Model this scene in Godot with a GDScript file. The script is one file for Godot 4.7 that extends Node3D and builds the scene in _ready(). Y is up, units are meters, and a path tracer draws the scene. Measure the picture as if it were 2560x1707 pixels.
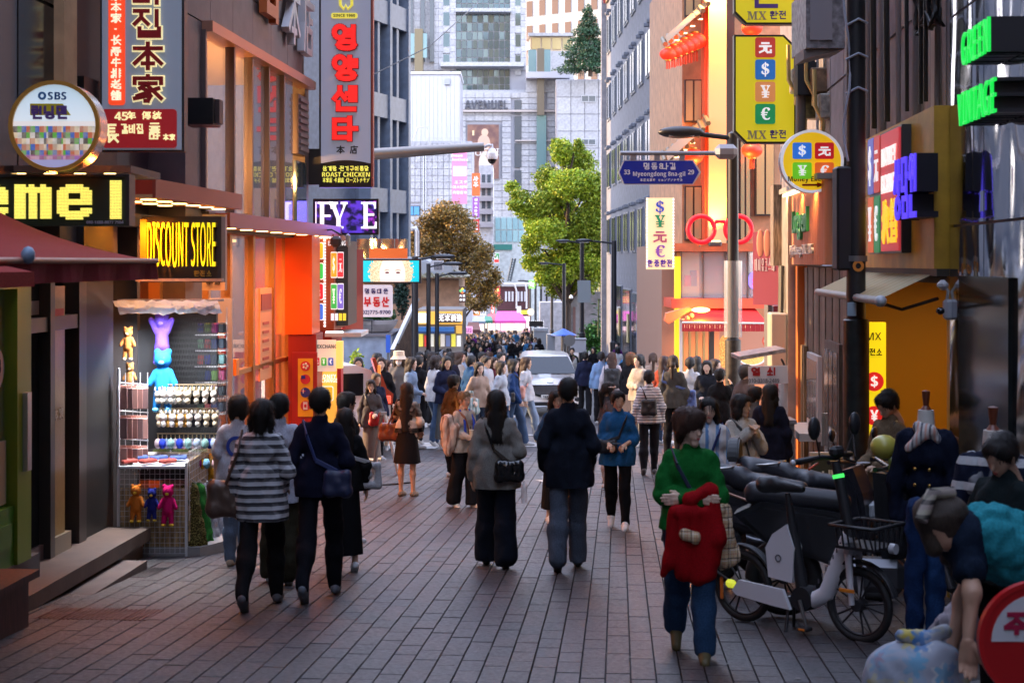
extends Node3D
# Places are worked out in metres from a level camera 1.95 m above the street; the street falls away from it.
const F := 1524.0
const EYE := 1.95
const GLOW := 0.25
const LAMPS := 0.4
const LEFT_TURN := 1.5013      # left-hand fronts: local x runs away down the street,z faces the street
const RIGHT_TURN := -1.6403    # right-hand fronts: local x runs back towards the viewer,z faces the street
var taken := {}
var rng := RandomNumberGenerator.new()
var noise := FastNoiseLite.new()
var M := {}
var cache := {}
var body_scale := 1.0

class G:
	var v := PackedVector3Array()
	var n := PackedVector3Array()
	var uv := PackedVector2Array()
	var c := PackedColorArray()
	var t := Transform3D()
	var col := Color.WHITE
	func tri(a: Vector3,b: Vector3,d: Vector3) -> void:
		a = t * a; b = t * b; d = t * d
		var m := (b - a).cross(d - a).normalized()
		v.append(a); v.append(d); v.append(b)
		for i in 3:
			n.append(m); uv.append(Vector2.ZERO); c.append(col)
	func quad(a: Vector3,b: Vector3,d: Vector3,e: Vector3) -> void:
		a = t * a; b = t * b; d = t * d; e = t * e
		var m := (b - a).cross(e - a)
		if m.length_squared() < 1e-14:
			m = (d - b).cross(e - b)
		m = m.normalized()
		for p in [a,d,b,a,e,d]:
			v.append(p); n.append(m); c.append(col)
		uv.append_array([Vector2(0,1),Vector2(1,0),Vector2(1,1),Vector2(0,1),Vector2(0,0),Vector2(1,0)])
	func smooth(p: Array,q: Array) -> void:   # four points with their normals
		for i in [0,2,1,0,3,2]:
			v.append(t * p[i]); n.append((t.basis * q[i]).normalized()); uv.append(Vector2.ZERO); c.append(col)
	func box(o: Vector3,s: Vector3) -> G:
		var h := s * 0.5
		var p := []
		for i in 8:
			p.append(o + Vector3(h.x if i & 1 else -h.x,h.y if i & 2 else -h.y,h.z if i & 4 else -h.z))
		quad(p[4],p[5],p[7],p[6]); quad(p[1],p[0],p[2],p[3]); quad(p[5],p[1],p[3],p[7])
		quad(p[0],p[4],p[6],p[2]); quad(p[6],p[7],p[3],p[2]); quad(p[0],p[1],p[5],p[4])
		return self
	func span(a: Vector3,b: Vector3) -> G:   # a box between two corners
		return box((a + b) * 0.5,(b - a).abs())
	func cbox(o: Vector3,s: Vector3,r := 0.01) -> G:   # a box with chamfered edges
		var h := s * 0.5
		var k := minf(r,minf(h.x,minf(h.y,h.z)) * 0.9)
		var sg := [-1.0,1.0]
		for ax in 3:
			var b1 := (ax + 1) % 3
			var b2 := (ax + 2) % 3
			for e in sg:
				var q := []
				for w in [[-1,-1],[1,-1],[1,1],[-1,1]]:
					var z := Vector3.ZERO
					z[ax] = e * h[ax]; z[b1] = w[0] * (h[b1] - k); z[b2] = w[1] * (h[b2] - k)
					q.append(o + z)
				if e > 0: quad(q[0],q[1],q[2],q[3])
				else: quad(q[3],q[2],q[1],q[0])
			for e in sg:
				for g in sg:
					var q := []
					for w in [[0,-1],[0,1],[1,1],[1,-1]]:
						var z := Vector3.ZERO
						z[ax] = w[1] * (h[ax] - k)
						z[b1] = e * (h[b1] - (k if w[0] else 0.0)); z[b2] = g * (h[b2] - (0.0 if w[0] else k))
						q.append(o + z)
					if e * g > 0: quad(q[0],q[1],q[2],q[3])
					else: quad(q[3],q[2],q[1],q[0])
		for i in 8:
			var sx := 1.0 if i & 1 else -1.0
			var sy := 1.0 if i & 2 else -1.0
			var sz := 1.0 if i & 4 else -1.0
			var a := o + Vector3(sx * h.x,sy * (h.y - k),sz * (h.z - k))
			var b := o + Vector3(sx * (h.x - k),sy * h.y,sz * (h.z - k))
			var d := o + Vector3(sx * (h.x - k),sy * (h.y - k),sz * h.z)
			if sx * sy * sz > 0: tri(a,b,d)
			else: tri(a,d,b)
		return self
	func tube(pts: Array,r,seg := 8,caps := true) -> G:
		var rings := []
		var nor := []
		var up := Vector3.UP
		for i in pts.size():
			var dir: Vector3 = (pts[mini(i + 1,pts.size() - 1)] - pts[maxi(i - 1,0)]).normalized()
			if i == 0:
				up = Vector3.UP if absf(dir.y) < 0.9 else Vector3.BACK
			var x := up.cross(dir).normalized()
			up = dir.cross(x).normalized()
			var rad: float = r[i] if r is Array else r
			var ring := []
			var nn := []
			for k in seg:
				var a := TAU * k / seg
				var e := x * cos(a) + up * sin(a)
				ring.append(pts[i] + e * rad); nn.append(e)
			rings.append(ring); nor.append(nn)
		for i in pts.size() - 1:
			for k in seg:
				var j := (k + 1) % seg
				smooth([rings[i][k],rings[i][j],rings[i + 1][j],rings[i + 1][k]],[nor[i][k],nor[i][j],nor[i + 1][j],nor[i + 1][k]])
		if caps:
			for k in range(1,seg - 1):
				tri(rings[0][0],rings[0][k + 1],rings[0][k])
				tri(rings[-1][0],rings[-1][k],rings[-1][k + 1])
		return self
	func lathe(o: Vector3,prof: Array,seg := 16) -> G:   # [radius,height] pairs,bottom to top
		for i in prof.size() - 1:
			var a: Array = prof[i]
			var b: Array = prof[i + 1]
			var m := Vector2(b[1] - a[1],a[0] - b[0]).normalized()
			for k in seg:
				var u := TAU * k / seg
				var w := TAU * (k + 1) / seg
				var e := Vector3(cos(u),0,-sin(u))
				var f := Vector3(cos(w),0,-sin(w))
				var ne := e * m.x + Vector3(0,m.y,0)
				var nf := f * m.x + Vector3(0,m.y,0)
				smooth([o + e * a[0] + Vector3(0,a[1],0),o + f * a[0] + Vector3(0,a[1],0),o + f * b[0] + Vector3(0,b[1],0),o + e * b[0] + Vector3(0,b[1],0)],[ne,nf,nf,ne])
		return self
	func ball(o: Vector3,s: Vector3,seg := 10) -> G:
		var rows := maxi(5,seg / 2 + 1)
		for i in rows:
			for k in seg:
				var p := []
				var q := []
				for w in [[0,0],[1,0],[1,1],[0,1]]:
					var la: float = -PI / 2 + PI * (i + w[1]) / rows
					var lo: float = TAU * (k + w[0]) / seg
					var e := Vector3(cos(la) * sin(lo),sin(la),cos(la) * cos(lo))
					p.append(o + e * s); q.append(e / s)
				smooth(p,q)
		return self
	func ext(poly: PackedVector2Array,z0: float,z1: float) -> G:   # an outline in x and y,given depth
		if Geometry2D.is_polygon_clockwise(poly):
			poly = poly.duplicate()
			poly.reverse()
		var ix := Geometry2D.triangulate_polygon(poly)
		for i in range(0,ix.size(),3):
			var a := poly[ix[i]]
			var b := poly[ix[i + 1]]
			var d := poly[ix[i + 2]]
			if (b - a).cross(d - a) < 0:
				var w := b
				b = d; d = w
			tri(Vector3(a.x,a.y,z1),Vector3(b.x,b.y,z1),Vector3(d.x,d.y,z1))
			tri(Vector3(a.x,a.y,z0),Vector3(d.x,d.y,z0),Vector3(b.x,b.y,z0))
		for i in poly.size():
			var a := poly[i]
			var b := poly[(i + 1) % poly.size()]
			quad(Vector3(a.x,a.y,z0),Vector3(b.x,b.y,z0),Vector3(b.x,b.y,z1),Vector3(a.x,a.y,z1))
		return self
	func cext(poly: PackedVector2Array,half: float,k: float) -> G:   # the same outline on both sides with a bevelled edge
		var inner := Geometry2D.offset_polygon(poly,-k)
		ext(poly,-half + k,half - k)
		if inner.size() == 1:
			var q: PackedVector2Array = inner[0]
			ext(q,half - k,half); ext(q,-half,-half + k)
		return self
	func disc(o: Vector3,r: float,z: float,seg := 28) -> G:   # a round plate facing z
		var p := PackedVector2Array()
		for k in seg:
			p.append(Vector2(o.x + r * cos(TAU * k / seg),o.y + r * sin(TAU * k / seg)))
		return ext(p,o.z,o.z + z)
	func rounded(o: Vector3,w: float,h: float,r: float,z: float) -> G:
		var p := PackedVector2Array()
		for q in 4:
			var ce := Vector2(o.x + (w / 2 - r) * (1 if q == 0 or q == 3 else -1),o.y + (h / 2 - r) * (1 if q < 2 else -1))
			for k in 5:
				var a := PI / 2 * q + PI / 8 * k
				p.append(ce + Vector2(cos(a),sin(a)) * r)
		return ext(p,o.z,o.z + z)
	func mesh() -> ArrayMesh:
		var m := ArrayMesh.new()
		if v.is_empty():
			return m
		var a := []
		a.resize(Mesh.ARRAY_MAX)
		a[Mesh.ARRAY_VERTEX] = v; a[Mesh.ARRAY_NORMAL] = n; a[Mesh.ARRAY_TEX_UV] = uv; a[Mesh.ARRAY_COLOR] = c
		m.add_surface_from_arrays(Mesh.PRIMITIVE_TRIANGLES,a)
		return m

func gy(d: float) -> float:
	if d < 44.0: return -0.0564 * d
	if d < 60.0: return -2.4816 - 0.033 * (d - 44.0)
	return -3.0096 - 0.0286 * (d - 60.0)
func spot(px: float,py: float,d: float) -> Vector3:
	return Vector3((px - 512.0) / F * d,EYE - (py - 262.0) / F * d,-d)
func at(o: Node3D,px: float,py: float,d: float) -> Vector3: return spot(px,py,d) - o.position
func foot(px: float,d: float) -> Vector3:
	return Vector3((px - 512.0) / F * d,gy(d),-d)
func left_at(d: float,x0 := -4.6) -> Vector3:
	return Vector3(x0 + 0.0696 * d,gy(d),-d)
func right_at(d: float,x0 := 2.6) -> Vector3:
	return Vector3(x0 + 0.0696 * d,gy(d),-d)

func numbered(called: String) -> String:
	if not taken.has(called):
		taken[called] = 0
		return called
	taken[called] += 1
	return "%s_%03d" % [called,taken[called]]
func thing(called: String,label: String,category: String,pos: Vector3,turn := 0.0,group := "") -> Node3D:
	var o := Node3D.new()
	o.name = numbered(called)
	add_child(o)
	o.position = pos
	o.rotation.y = turn
	o.set_meta("label",label)
	o.set_meta("category",category)
	if group: o.set_meta("group",group)
	return o
func part(called: String,g,m: Material,parent: Node) -> MeshInstance3D:
	var o := MeshInstance3D.new()
	o.name = called
	o.mesh = g.mesh() if g is G else g
	o.material_override = m
	parent.add_child(o,true)
	return o
func ground_part(called: String,g,m: Material) -> MeshInstance3D:
	var o := part(numbered(called),g,m,self)
	o.set_meta("kind","structure")
	return o
func b(o: Vector3,s: Vector3) -> G: return G.new().box(o,s)
func cb(o: Vector3,s: Vector3,r := 0.01) -> G: return G.new().cbox(o,s,r)
func sp(x0: float,x1: float,y0: float,y1: float,z0: float,z1: float) -> G: return G.new().span(Vector3(x0,y0,z0),Vector3(x1,y1,z1))
func at_part(called: String,mesh_: Mesh,m: Material,parent: Node,t: Transform3D) -> MeshInstance3D:
	var o := part(called,mesh_,m,parent)
	o.transform = t
	return o

# ---------- materials (base colours are linear values)
var tex := {}
func ntex(key: String,freq: float,lo: float,hi: float,oct := 4,kind := FastNoiseLite.TYPE_SIMPLEX_SMOOTH,size := 512) -> NoiseTexture2D:
	if tex.has(key): return tex[key]
	var t := NoiseTexture2D.new()
	var f := FastNoiseLite.new()
	f.noise_type = kind; f.frequency = freq; f.fractal_octaves = oct; f.seed = key.hash() % 1000
	t.noise = f; t.width = size; t.height = size; t.seamless = true
	var r := Gradient.new()
	r.set_color(0,Color(lo,lo,lo)); r.set_color(1,Color(hi,hi,hi))
	t.color_ramp = r
	tex[key] = t
	return t
func mat(r: float,g: float,bl: float,rough := 0.7,metal := 0.0,surf := "") -> StandardMaterial3D:
	var key := "%.3f %.3f %.3f %.2f %.2f %s" % [r,g,bl,rough,metal,surf]
	if M.has(key): return M[key]
	var m := StandardMaterial3D.new()
	m.albedo_color = Color(r,g,bl).linear_to_srgb()
	m.roughness = rough
	m.metallic = metal
	if surf != "":
		m.uv1_triplanar = true
		m.uv1_world_triplanar = true
		if surf == "wall":
			m.albedo_texture = ntex("wall",0.012,0.8,1.0,6)
			m.uv1_scale = Vector3.ONE * 0.4
			m.heightmap_enabled = true; m.heightmap_texture = ntex("grain",0.09,0,1,5); m.heightmap_scale = 0.12
		elif surf == "cloth":
			m.uv1_world_triplanar = false
			m.albedo_texture = ntex("cloth",0.05,0.72,1.0,5)
			m.uv1_scale = Vector3.ONE * 2.2
			m.heightmap_enabled = true; m.heightmap_texture = ntex("weave",0.16,0,1,3); m.heightmap_scale = 0.25
			m.metallic_specular = 0.22
		elif surf == "dirty":
			m.albedo_texture = ntex("dirty",0.02,0.55,1.0,6)
			m.uv1_scale = Vector3.ONE * 0.8
			m.roughness_texture = ntex("smudge",0.02,0.6,1.0,5)
		elif surf == "wood":
			m.albedo_texture = ntex("wood",0.02,0.5,1.0,5)
			m.uv1_scale = Vector3(3.0,0.35,3.0)
		elif surf == "hair":
			m.uv1_world_triplanar = false
			m.albedo_texture = ntex("hair",0.05,0.35,1.0,3)
			m.uv1_scale = Vector3(9.0,1.1,9.0)
			m.heightmap_enabled = true; m.heightmap_texture = tex["hair"]; m.heightmap_scale = 0.5
		elif surf == "mirror":
			m.normal_enabled = true
			var t := NoiseTexture2D.new()
			var f := FastNoiseLite.new()
			f.frequency = 0.006; f.fractal_octaves = 2; f.seed = 5
			t.noise = f; t.seamless = true; t.as_normal_map = true; t.bump_strength = 6.0
			m.normal_texture = t; m.normal_scale = 0.55
			m.uv1_scale = Vector3(0.5,0.16,0.5)
	M[key] = m
	return m
func glow(r: float,g: float,bl: float,power := 1.0) -> StandardMaterial3D:
	var key := "glow %.3f %.3f %.3f %.2f" % [r,g,bl,power]
	if M.has(key): return M[key]
	var m := StandardMaterial3D.new()
	var c := Color(r,g,bl).linear_to_srgb()
	m.albedo_color = c
	m.roughness = 0.5
	m.emission_enabled = true
	m.emission = c
	m.emission_energy_multiplier = power * GLOW
	M[key] = m
	return m
func glass(r := 0.8,g := 0.9,bl := 0.95,alpha := 0.12) -> StandardMaterial3D:
	var key := "glass %.2f %.2f %.2f %.2f" % [r,g,bl,alpha]
	if M.has(key): return M[key]
	var m := StandardMaterial3D.new()
	m.albedo_color = Color(Color(r,g,bl).linear_to_srgb(),alpha)
	m.transparency = BaseMaterial3D.TRANSPARENCY_ALPHA
	m.roughness = 0.03
	m.metallic_specular = 0.7
	M[key] = m
	return m
func printed(img: Image,power := 0.0,near := false) -> StandardMaterial3D:
	var m := StandardMaterial3D.new()
	var t := ImageTexture.create_from_image(img)
	m.albedo_texture = t
	m.roughness = 0.5
	if power > 0.0:
		m.emission_enabled = true
		m.emission = Color.BLACK
		m.emission_texture = t
		m.emission_energy_multiplier = power * GLOW
	return m
func cloth(r: float,g: float,bl: float) -> StandardMaterial3D: return mat(r,g,bl,0.85,0.0,"cloth")
func stripes(cols: Array,per_metre: float,vertical := false) -> StandardMaterial3D:   # woven stripes
	var m := StandardMaterial3D.new()
	var im := Image.create(64,64,false,Image.FORMAT_RGB8)
	for y in 64:
		for x in 64:
			var k := x if vertical else y
			im.set_pixel(x,y,cols[k * cols.size() / 64].linear_to_srgb())
	m.albedo_texture = ImageTexture.create_from_image(im)
	m.uv1_triplanar = true
	m.uv1_scale = Vector3.ONE * per_metre
	m.roughness = 0.85
	m.metallic_specular = 0.22
	return m
func lamp(pos: Vector3,to: Vector3,col: Color,energy: float,angle := 60.0,size := 0.05) -> void:
	var l := SpotLight3D.new()
	l.name = numbered("lamp_light")
	add_child(l)
	l.look_at_from_position(pos,to,Vector3.UP if absf((to - pos).normalized().y) < 0.95 else Vector3.FORWARD)
	l.light_color = col; l.light_energy = energy * LAMPS; l.spot_angle = angle; l.spot_angle_attenuation = 0.6
	l.spot_range = 40.0; l.spot_attenuation = 2.0; l.light_size = size; l.shadow_enabled = true
func bulb(pos: Vector3,col: Color,energy: float,size := 0.08) -> void:
	var l := OmniLight3D.new()
	l.name = numbered("bulb_light")
	add_child(l)
	l.position = pos
	l.light_color = col; l.light_energy = energy * LAMPS; l.omni_range = 40.0; l.omni_attenuation = 2.0; l.light_size = size; l.shadow_enabled = true
func panel_light(pos: Vector3,to: Vector3,size: Vector2,col: Color,energy: float) -> void:
	var l := AreaLight3D.new()
	l.name = numbered("panel_light")
	add_child(l)
	l.look_at_from_position(pos,to,Vector3.UP if absf((to - pos).normalized().y) < 0.95 else Vector3.FORWARD)
	l.area_size = size; l.light_color = col; l.light_energy = energy * LAMPS; l.shadow_enabled = true
	l.area_range = 40.0

# ---------- lettering in strokes: Hangul put together from its letters,a few Chinese and Japanese characters drawn by hand
const JAMO := {"g": "0a aa a0","n": "0a 00 a0","d": "aa 0a 00 a0","r": "0a aa a5 05 00 a0","m": "0a aa a0 00 0a","b": "0a 00 a0 aa|05 a5","s": "5a 56 00|56 a0","o": "O","j": "0a aa|5a 55 00|55 a0",
	"c": "3a 7a|07 a7|57 54 00|54 a0","k": "0a aa a0|05 a5","t": "aa 0a 00 a0|05 a5","p": "0a aa|00 a0|3a 30|7a 70","h": "4a 6a|08 a8|o"}
const LEADS := ["g","gg","n","d","dd","r","m","b","bb","s","ss","o","j","jj","c","k","t","p","h"]
const TAILS := ["","g","gg","gs","n","nj","nh","d","r","rg","rm","rb","rs","rt","rp","rh","m","b","bs","s","ss","o","j","c","k","t","p","h"]
const VOWELS := ["3a 30|35 a5","2a 20|7a 70|25 75","3a 30|37 a7|33 a3","2a 20|7a 70|27 77|23 73","7a 70|05 75","4a 40|9a 90|05 45","7a 70|07 77|03 73","4a 40|9a 90|07 47|03 43",
	"H00 a0|50 5a","X00 60|30 36|9a 90|95 c5","X00 60|30 36|8a 80|aa a0|85 a5","X00 60|30 36|9a 90","H00 a0|30 3a|70 7a","H0a aa|5a 50","X04 64|34 30|9a 90|65 95","X04 64|34 30|8a 80|aa a0|65 85","X04 64|34 30|9a 90","H0a aa|3a 30|7a 70","H05 a5","X02 62|9a 90","6a 60"]
const HAN := {"元": "29 89|06 a6|46 42 00|66 61 70 a0 a2","本": "08 a8|5a 50|57 02|57 a2|32 72","家": "5a 59|07 09 a9 a7|27 87|57 25|35 54 62 50 40|52 01|43 12|56 a1|95 64","店": "5a 59|19 a9|19 15 00|57 54|56 86|34 84 80 30 34",
	"年": "3a 06|28 98|35 95|35 32|02 a2|58 50","牛": "38 15|28 98|04 a4|5a 50","老": "18 88|4a 45|05 a5|9a 02|34 31 80 a0 a2|83 42","长": "8a 46|05 a5|3a 30 62|55 a0","寿": "19 99|28 88|06 a6|59 04 00|24 a4|74 70 50|42 51","排": "06 37|02 33|2a 20 01|00 20|5a 50|9a 90|38 58|35 55|32 52|98 a8|95 a5|92 a2",
	"舖": "2a 07|2a 57|17 47|06 56|05 55|13 53 50 10 13|6a 60|68 a8|65 a5|68 60|a8 a0|63 a3|8a 80","長": "2a 24|2a 8a|28 78|26 76|04 a4|34 30 62|54 a0|94 72","壽": "1a 9a|08 a8|27 87|06 a6|15 95|04 a4|03 43 40 00 03|62 a2|84 80 60","傳": "2a 06|17 10|39 a9|48 98 95 45 48|46 96|69 64|34 a4|32 a2|83 80 60","統": "2a 08 36 04 46|25 20|01 02|43 42|7a 78|48 a8|78 46 96|65 62 30|85 81 a1 a2",
	"恭": "29 89|3a 36|7a 76|06 a6|46 02|66 a2|54 50 40|33 21|63 71|84 a2","換": "06 37|02 33|2a 20 01|6a 47|59 98 87|48 a8 a4 44 48|68 66 54|78 76 94|34 a4|64 30|74 a0","張": "0a 4a 48 08 06 46 40 10|6a 65|6a 9a|68 98|66 96|55 a5|65 60 82|85 a0",
	"ロ": "19 99 91 11 19","ー": "05 a5","ス": "19 99 54 00|54 a0","ト": "3a 30|36 94","チ": "89 27|05 a5|57 54 20","キ": "18 99|05 a6|4a 60","ン": "18 36|10 53 a9","ミ": "28 97|25 94|22 90","ョ": "17 87 81 11|14 84","ド": "3a 30|36 84|7a 98|9a b8","ナ": "06 a6|5a 54 10","ギ": "18 99|05 a6|4a 60|8a a9","ル": "3a 34 00|7a 71 a5","カ": "07 97 80 60|5a 54 00","ビ": "2a 21 91|26 96|7a 98","エ": "18 98|58 51|01 a1","テ": "2a 8a|06 a6|56 53 20",
	"大": "07 a7|5a 55 00|55 a0","衆": "2a 8a|28 88|06 a6|55 50|54 10|54 a0|35 11|75 91","美": "3a 49|7a 69|18 98|16 96|04 a4|59 54|54 00|54 a0","容": "5a 59|07 09 a9 a7|37 15|67 95|56 02|56 a2|33 73 70 30 33","錢": "2a 07|2a 47|06 46|04 44|26 20|00 40|7a a1|59 a9|57 a7|54 a4|52 a2|50 90","·": "45 55","$": "88 79 39 28 26 35 65 74 72 61 31 22|5a 50","¥": "0a 55 aa|55 50|15 95|13 93","€": "98 7a 3a 08 02 30 70 92|06 76|04 64"}
func strokes_of(ch: String) -> Array:   # polylines in a unit square
	var out := []
	var code := ch.unicode_at(0)
	if code >= 0xAC00 and code <= 0xD7A3:
		code -= 0xAC00
		var lead: String = LEADS[code / 588]
		var vow: String = VOWELS[(code % 588) / 28]
		var tail: String = TAILS[code % 28]
		var low := 0.0 if tail == "" else 0.4
		if vow.begins_with("H"):
			var mid := low + (1.0 - low) * 0.38
			jamo(out,lead,Rect2(0.15,mid + 0.06,0.7,0.94 - mid))
			lines(out,vow.substr(1),Rect2(0,low + 0.03,1.0,mid - low - 0.09))
		elif vow.begins_with("X"):
			jamo(out,lead,Rect2(0.03,low + (1.0 - low) * 0.45,0.5,(1.0 - low) * 0.55))
			lines(out,vow.substr(1),Rect2(0,low + 0.04,0.95,0.96 - low))
		else:
			jamo(out,lead,Rect2(0,low + (0.08 if tail != "" else 0.1),0.5,(0.92 if tail != "" else 0.8) - low))
			lines(out,vow,Rect2(0.58,low + 0.02,0.42,0.98 - low))
		if tail != "":
			jamo(out,tail,Rect2(0.18,0.0,0.74,0.31))
	elif HAN.has(ch):
		lines(out,HAN[ch],Rect2(0,0,1,1))
	return out
func jamo(out: Array,letters: String,r: Rect2) -> void:
	var w := r.size.x / letters.length()
	for i in letters.length():
		lines(out,JAMO[letters[i]],Rect2(r.position.x + w * i,r.position.y,w * (1.0 if letters.length() == 1 else 0.8),r.size.y))
func lines(out: Array,data: String,r: Rect2) -> void:
	for s in data.split("|"):
		var p := PackedVector2Array()
		if s == "O" or s == "o":
			var tall := 1.0 if s == "O" else 0.62
			for k in 13:
				p.append(Vector2(0.5 + 0.5 * cos(TAU * k / 12),tall * (0.5 + 0.5 * sin(TAU * k / 12))))
		else:
			for q in s.split(" "):
				p.append(Vector2(("0x" + q[0]).hex_to_int() / 10.0,("0x" + q[1]).hex_to_int() / 10.0))
		for i in p.size():
			p[i] = r.position + p[i] * r.size
		out.append(p)
var layer := 0
func write(g: G,text: String,x: float,y: float,w: float,h: float,thick: float,z: float,depth: float,pitch := 0.0,down := false) -> void:   # x,y: lower left of the first character
	for ch in text:
		if ch != " ":
			for line in strokes_of(ch):
				for i in line.size() - 1:
					var a := Vector2(x + thick * .5 + line[i].x * (w - thick),y + thick * .5 + line[i].y * (h - thick))
					var e := Vector2(x + thick * .5 + line[i + 1].x * (w - thick),y + thick * .5 + line[i + 1].y * (h - thick))
					var dir := (e - a).normalized() if a != e else Vector2.RIGHT
					var side := Vector2(-dir.y,dir.x) * thick * 0.5
					a -= dir * thick * 0.45
					e += dir * thick * 0.45
					layer = (layer + 1) % 7
					var zt := z + depth + 0.0006 * layer
					g.ext(PackedVector2Array([a - side,e - side,e + side,a + side]),z,zt)
		if down: y -= pitch if pitch else h * 1.15
		else: x += (pitch if pitch else w * 1.15) * (0.5 if ch == "·" or ch == " " else 1.0)
func latin(text: String,height: float,depth: float,bold := true,serif := false) -> TextMesh:   # cap height in metres,centred
	var t := TextMesh.new()
	var f := SystemFont.new()
	f.font_names = PackedStringArray(["Droid Serif" if serif else "Droid Sans"])
	f.font_weight = 700 if bold else 400
	t.font = f
	t.text = text
	t.font_size = 64
	t.pixel_size = height / 46.0
	t.depth = depth
	t.curve_step = 2.0
	return t
func say(text: String,parent: Node,m: Material,pos: Vector3,height: float,wide := 1.0,depth := 0.01,bold := true,serif := false) -> MeshInstance3D:
	return at_part("lettering",latin(text,height,depth,bold,serif),m,parent,Transform3D(Basis.from_scale(Vector3(wide,1,1)),pos))

# ---------- bodies: tapered bones joined by a smooth minimum and meshed as one skin
func blob(bones: Array,cell: float,k: float,amp := 0.0,fy := 6.0,fxz := 14.0,cut := -9.0) -> Array:
	var lo := Vector3.ONE * 99.0
	var hi := -lo
	var pad := k * 0.6 + cell * 2.5
	for q in bones:
		var r: float = maxf(q[2],q[3]) + pad
		for e in 2:
			lo = lo.min(q[e] - Vector3.ONE * r); hi = hi.max(q[e] + Vector3.ONE * r)
	var nx := int((hi.x - lo.x) / cell) + 2
	var ny := int((hi.y - lo.y) / cell) + 2
	var nz := int((hi.z - lo.z) / cell) + 2
	var f := PackedFloat32Array()
	f.resize(nx * ny * nz)
	f.fill(9.0)
	var sy := nx
	var sz := nx * ny
	for q in bones:
		var a: Vector3 = q[0]
		var ab: Vector3 = q[1] - a
		var l2 := maxf(ab.length_squared(),1e-9)
		var ra: float = q[2]
		var dr: float = q[3] - ra
		var r: float = maxf(ra,q[3]) + pad
		var m0: Vector3 = (a.min(q[1]) - Vector3.ONE * r - lo) / cell
		var m1: Vector3 = (a.max(q[1]) + Vector3.ONE * r - lo) / cell
		for z in range(maxi(0,int(m0.z)),mini(nz,int(m1.z) + 1)):
			for y in range(maxi(0,int(m0.y)),mini(ny,int(m1.y) + 1)):
				var p := lo + Vector3(maxi(0,int(m0.x)),y,z) * cell - a
				var i := z * sz + y * sy + maxi(0,int(m0.x))
				for x in range(maxi(0,int(m0.x)),mini(nx,int(m1.x) + 1)):
					var u := clampf(p.dot(ab) / l2,0.0,1.0)
					var dd := (p - ab * u).length() - ra - dr * u
					var o := f[i]
					var h := k - absf(o - dd)
					f[i] = minf(o,dd) - (h * h * 0.25 / k if h > 0.0 else 0.0)
					p.x += cell
					i += 1
	var vert := PackedVector3Array()
	var idx := PackedInt32Array()
	var id := {}
	var lim := cell * 2.0
	for z in nz - 1:
		for y in ny - 1:
			var i := z * sz + y * sy
			for x in nx - 1:
				var f0 := f[i]
				if absf(f0) < lim:
					var f1 := f[i + 1]
					var f2 := f[i + sy]
					var f3 := f[i + sy + 1]
					var f4 := f[i + sz]
					var f5 := f[i + sz + 1]
					var f6 := f[i + sz + sy]
					var f7 := f[i + sz + sy + 1]
					var c := int(f0 < 0) + int(f1 < 0) + int(f2 < 0) + int(f3 < 0) + int(f4 < 0) + int(f5 < 0) + int(f6 < 0) + int(f7 < 0)
					if c > 0 and c < 8:
						var s := Vector3.ZERO
						var w := 0
						if (f0 < 0) != (f1 < 0): s += Vector3(f0 / (f0 - f1),0,0); w += 1
						if (f2 < 0) != (f3 < 0): s += Vector3(f2 / (f2 - f3),1,0); w += 1
						if (f4 < 0) != (f5 < 0): s += Vector3(f4 / (f4 - f5),0,1); w += 1
						if (f6 < 0) != (f7 < 0): s += Vector3(f6 / (f6 - f7),1,1); w += 1
						if (f0 < 0) != (f2 < 0): s += Vector3(0,f0 / (f0 - f2),0); w += 1
						if (f1 < 0) != (f3 < 0): s += Vector3(1,f1 / (f1 - f3),0); w += 1
						if (f4 < 0) != (f6 < 0): s += Vector3(0,f4 / (f4 - f6),1); w += 1
						if (f5 < 0) != (f7 < 0): s += Vector3(1,f5 / (f5 - f7),1); w += 1
						if (f0 < 0) != (f4 < 0): s += Vector3(0,0,f0 / (f0 - f4)); w += 1
						if (f1 < 0) != (f5 < 0): s += Vector3(1,0,f1 / (f1 - f5)); w += 1
						if (f2 < 0) != (f6 < 0): s += Vector3(0,1,f2 / (f2 - f6)); w += 1
						if (f3 < 0) != (f7 < 0): s += Vector3(1,1,f3 / (f3 - f7)); w += 1
						id[i] = vert.size()
						vert.append(lo + (Vector3(x,y,z) + s / w) * cell)
				i += 1
	for i in id:
		var s0 := f[i] < 0
		var v0: int = id[i]
		if (f[i + 1] < 0) != s0 and id.has(i - sy) and id.has(i - sz) and id.has(i - sy - sz):
			face(idx,v0,id[i - sy],id[i - sy - sz],id[i - sz],s0)
		if (f[i + sy] < 0) != s0 and id.has(i - 1) and id.has(i - sz) and id.has(i - 1 - sz):
			face(idx,v0,id[i - sz],id[i - 1 - sz],id[i - 1],s0)
		if (f[i + sz] < 0) != s0 and id.has(i - 1) and id.has(i - sy) and id.has(i - 1 - sy):
			face(idx,v0,id[i - 1],id[i - 1 - sy],id[i - sy],s0)
	var nor := normals_of(vert,idx)
	if amp > 0.0:
		for i in vert.size():
			var p := vert[i]
			vert[i] = p + nor[i] * amp * (.3 + maxf(-.45,noise.get_noise_3d(p.x * fxz * 10.0,p.y * fy * 10.0,p.z * fxz * 10.0)))
		nor = normals_of(vert,idx)
	if cut > -8.0:
		for i in vert.size():
			if vert[i].y < cut: vert[i].y = cut
	return [vert,nor,idx]
func face(idx: PackedInt32Array,a: int,c: int,d: int,e: int,flip: bool) -> void:
	if flip: idx.append_array([a,d,c,a,e,d])
	else: idx.append_array([a,c,d,a,d,e])
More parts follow.
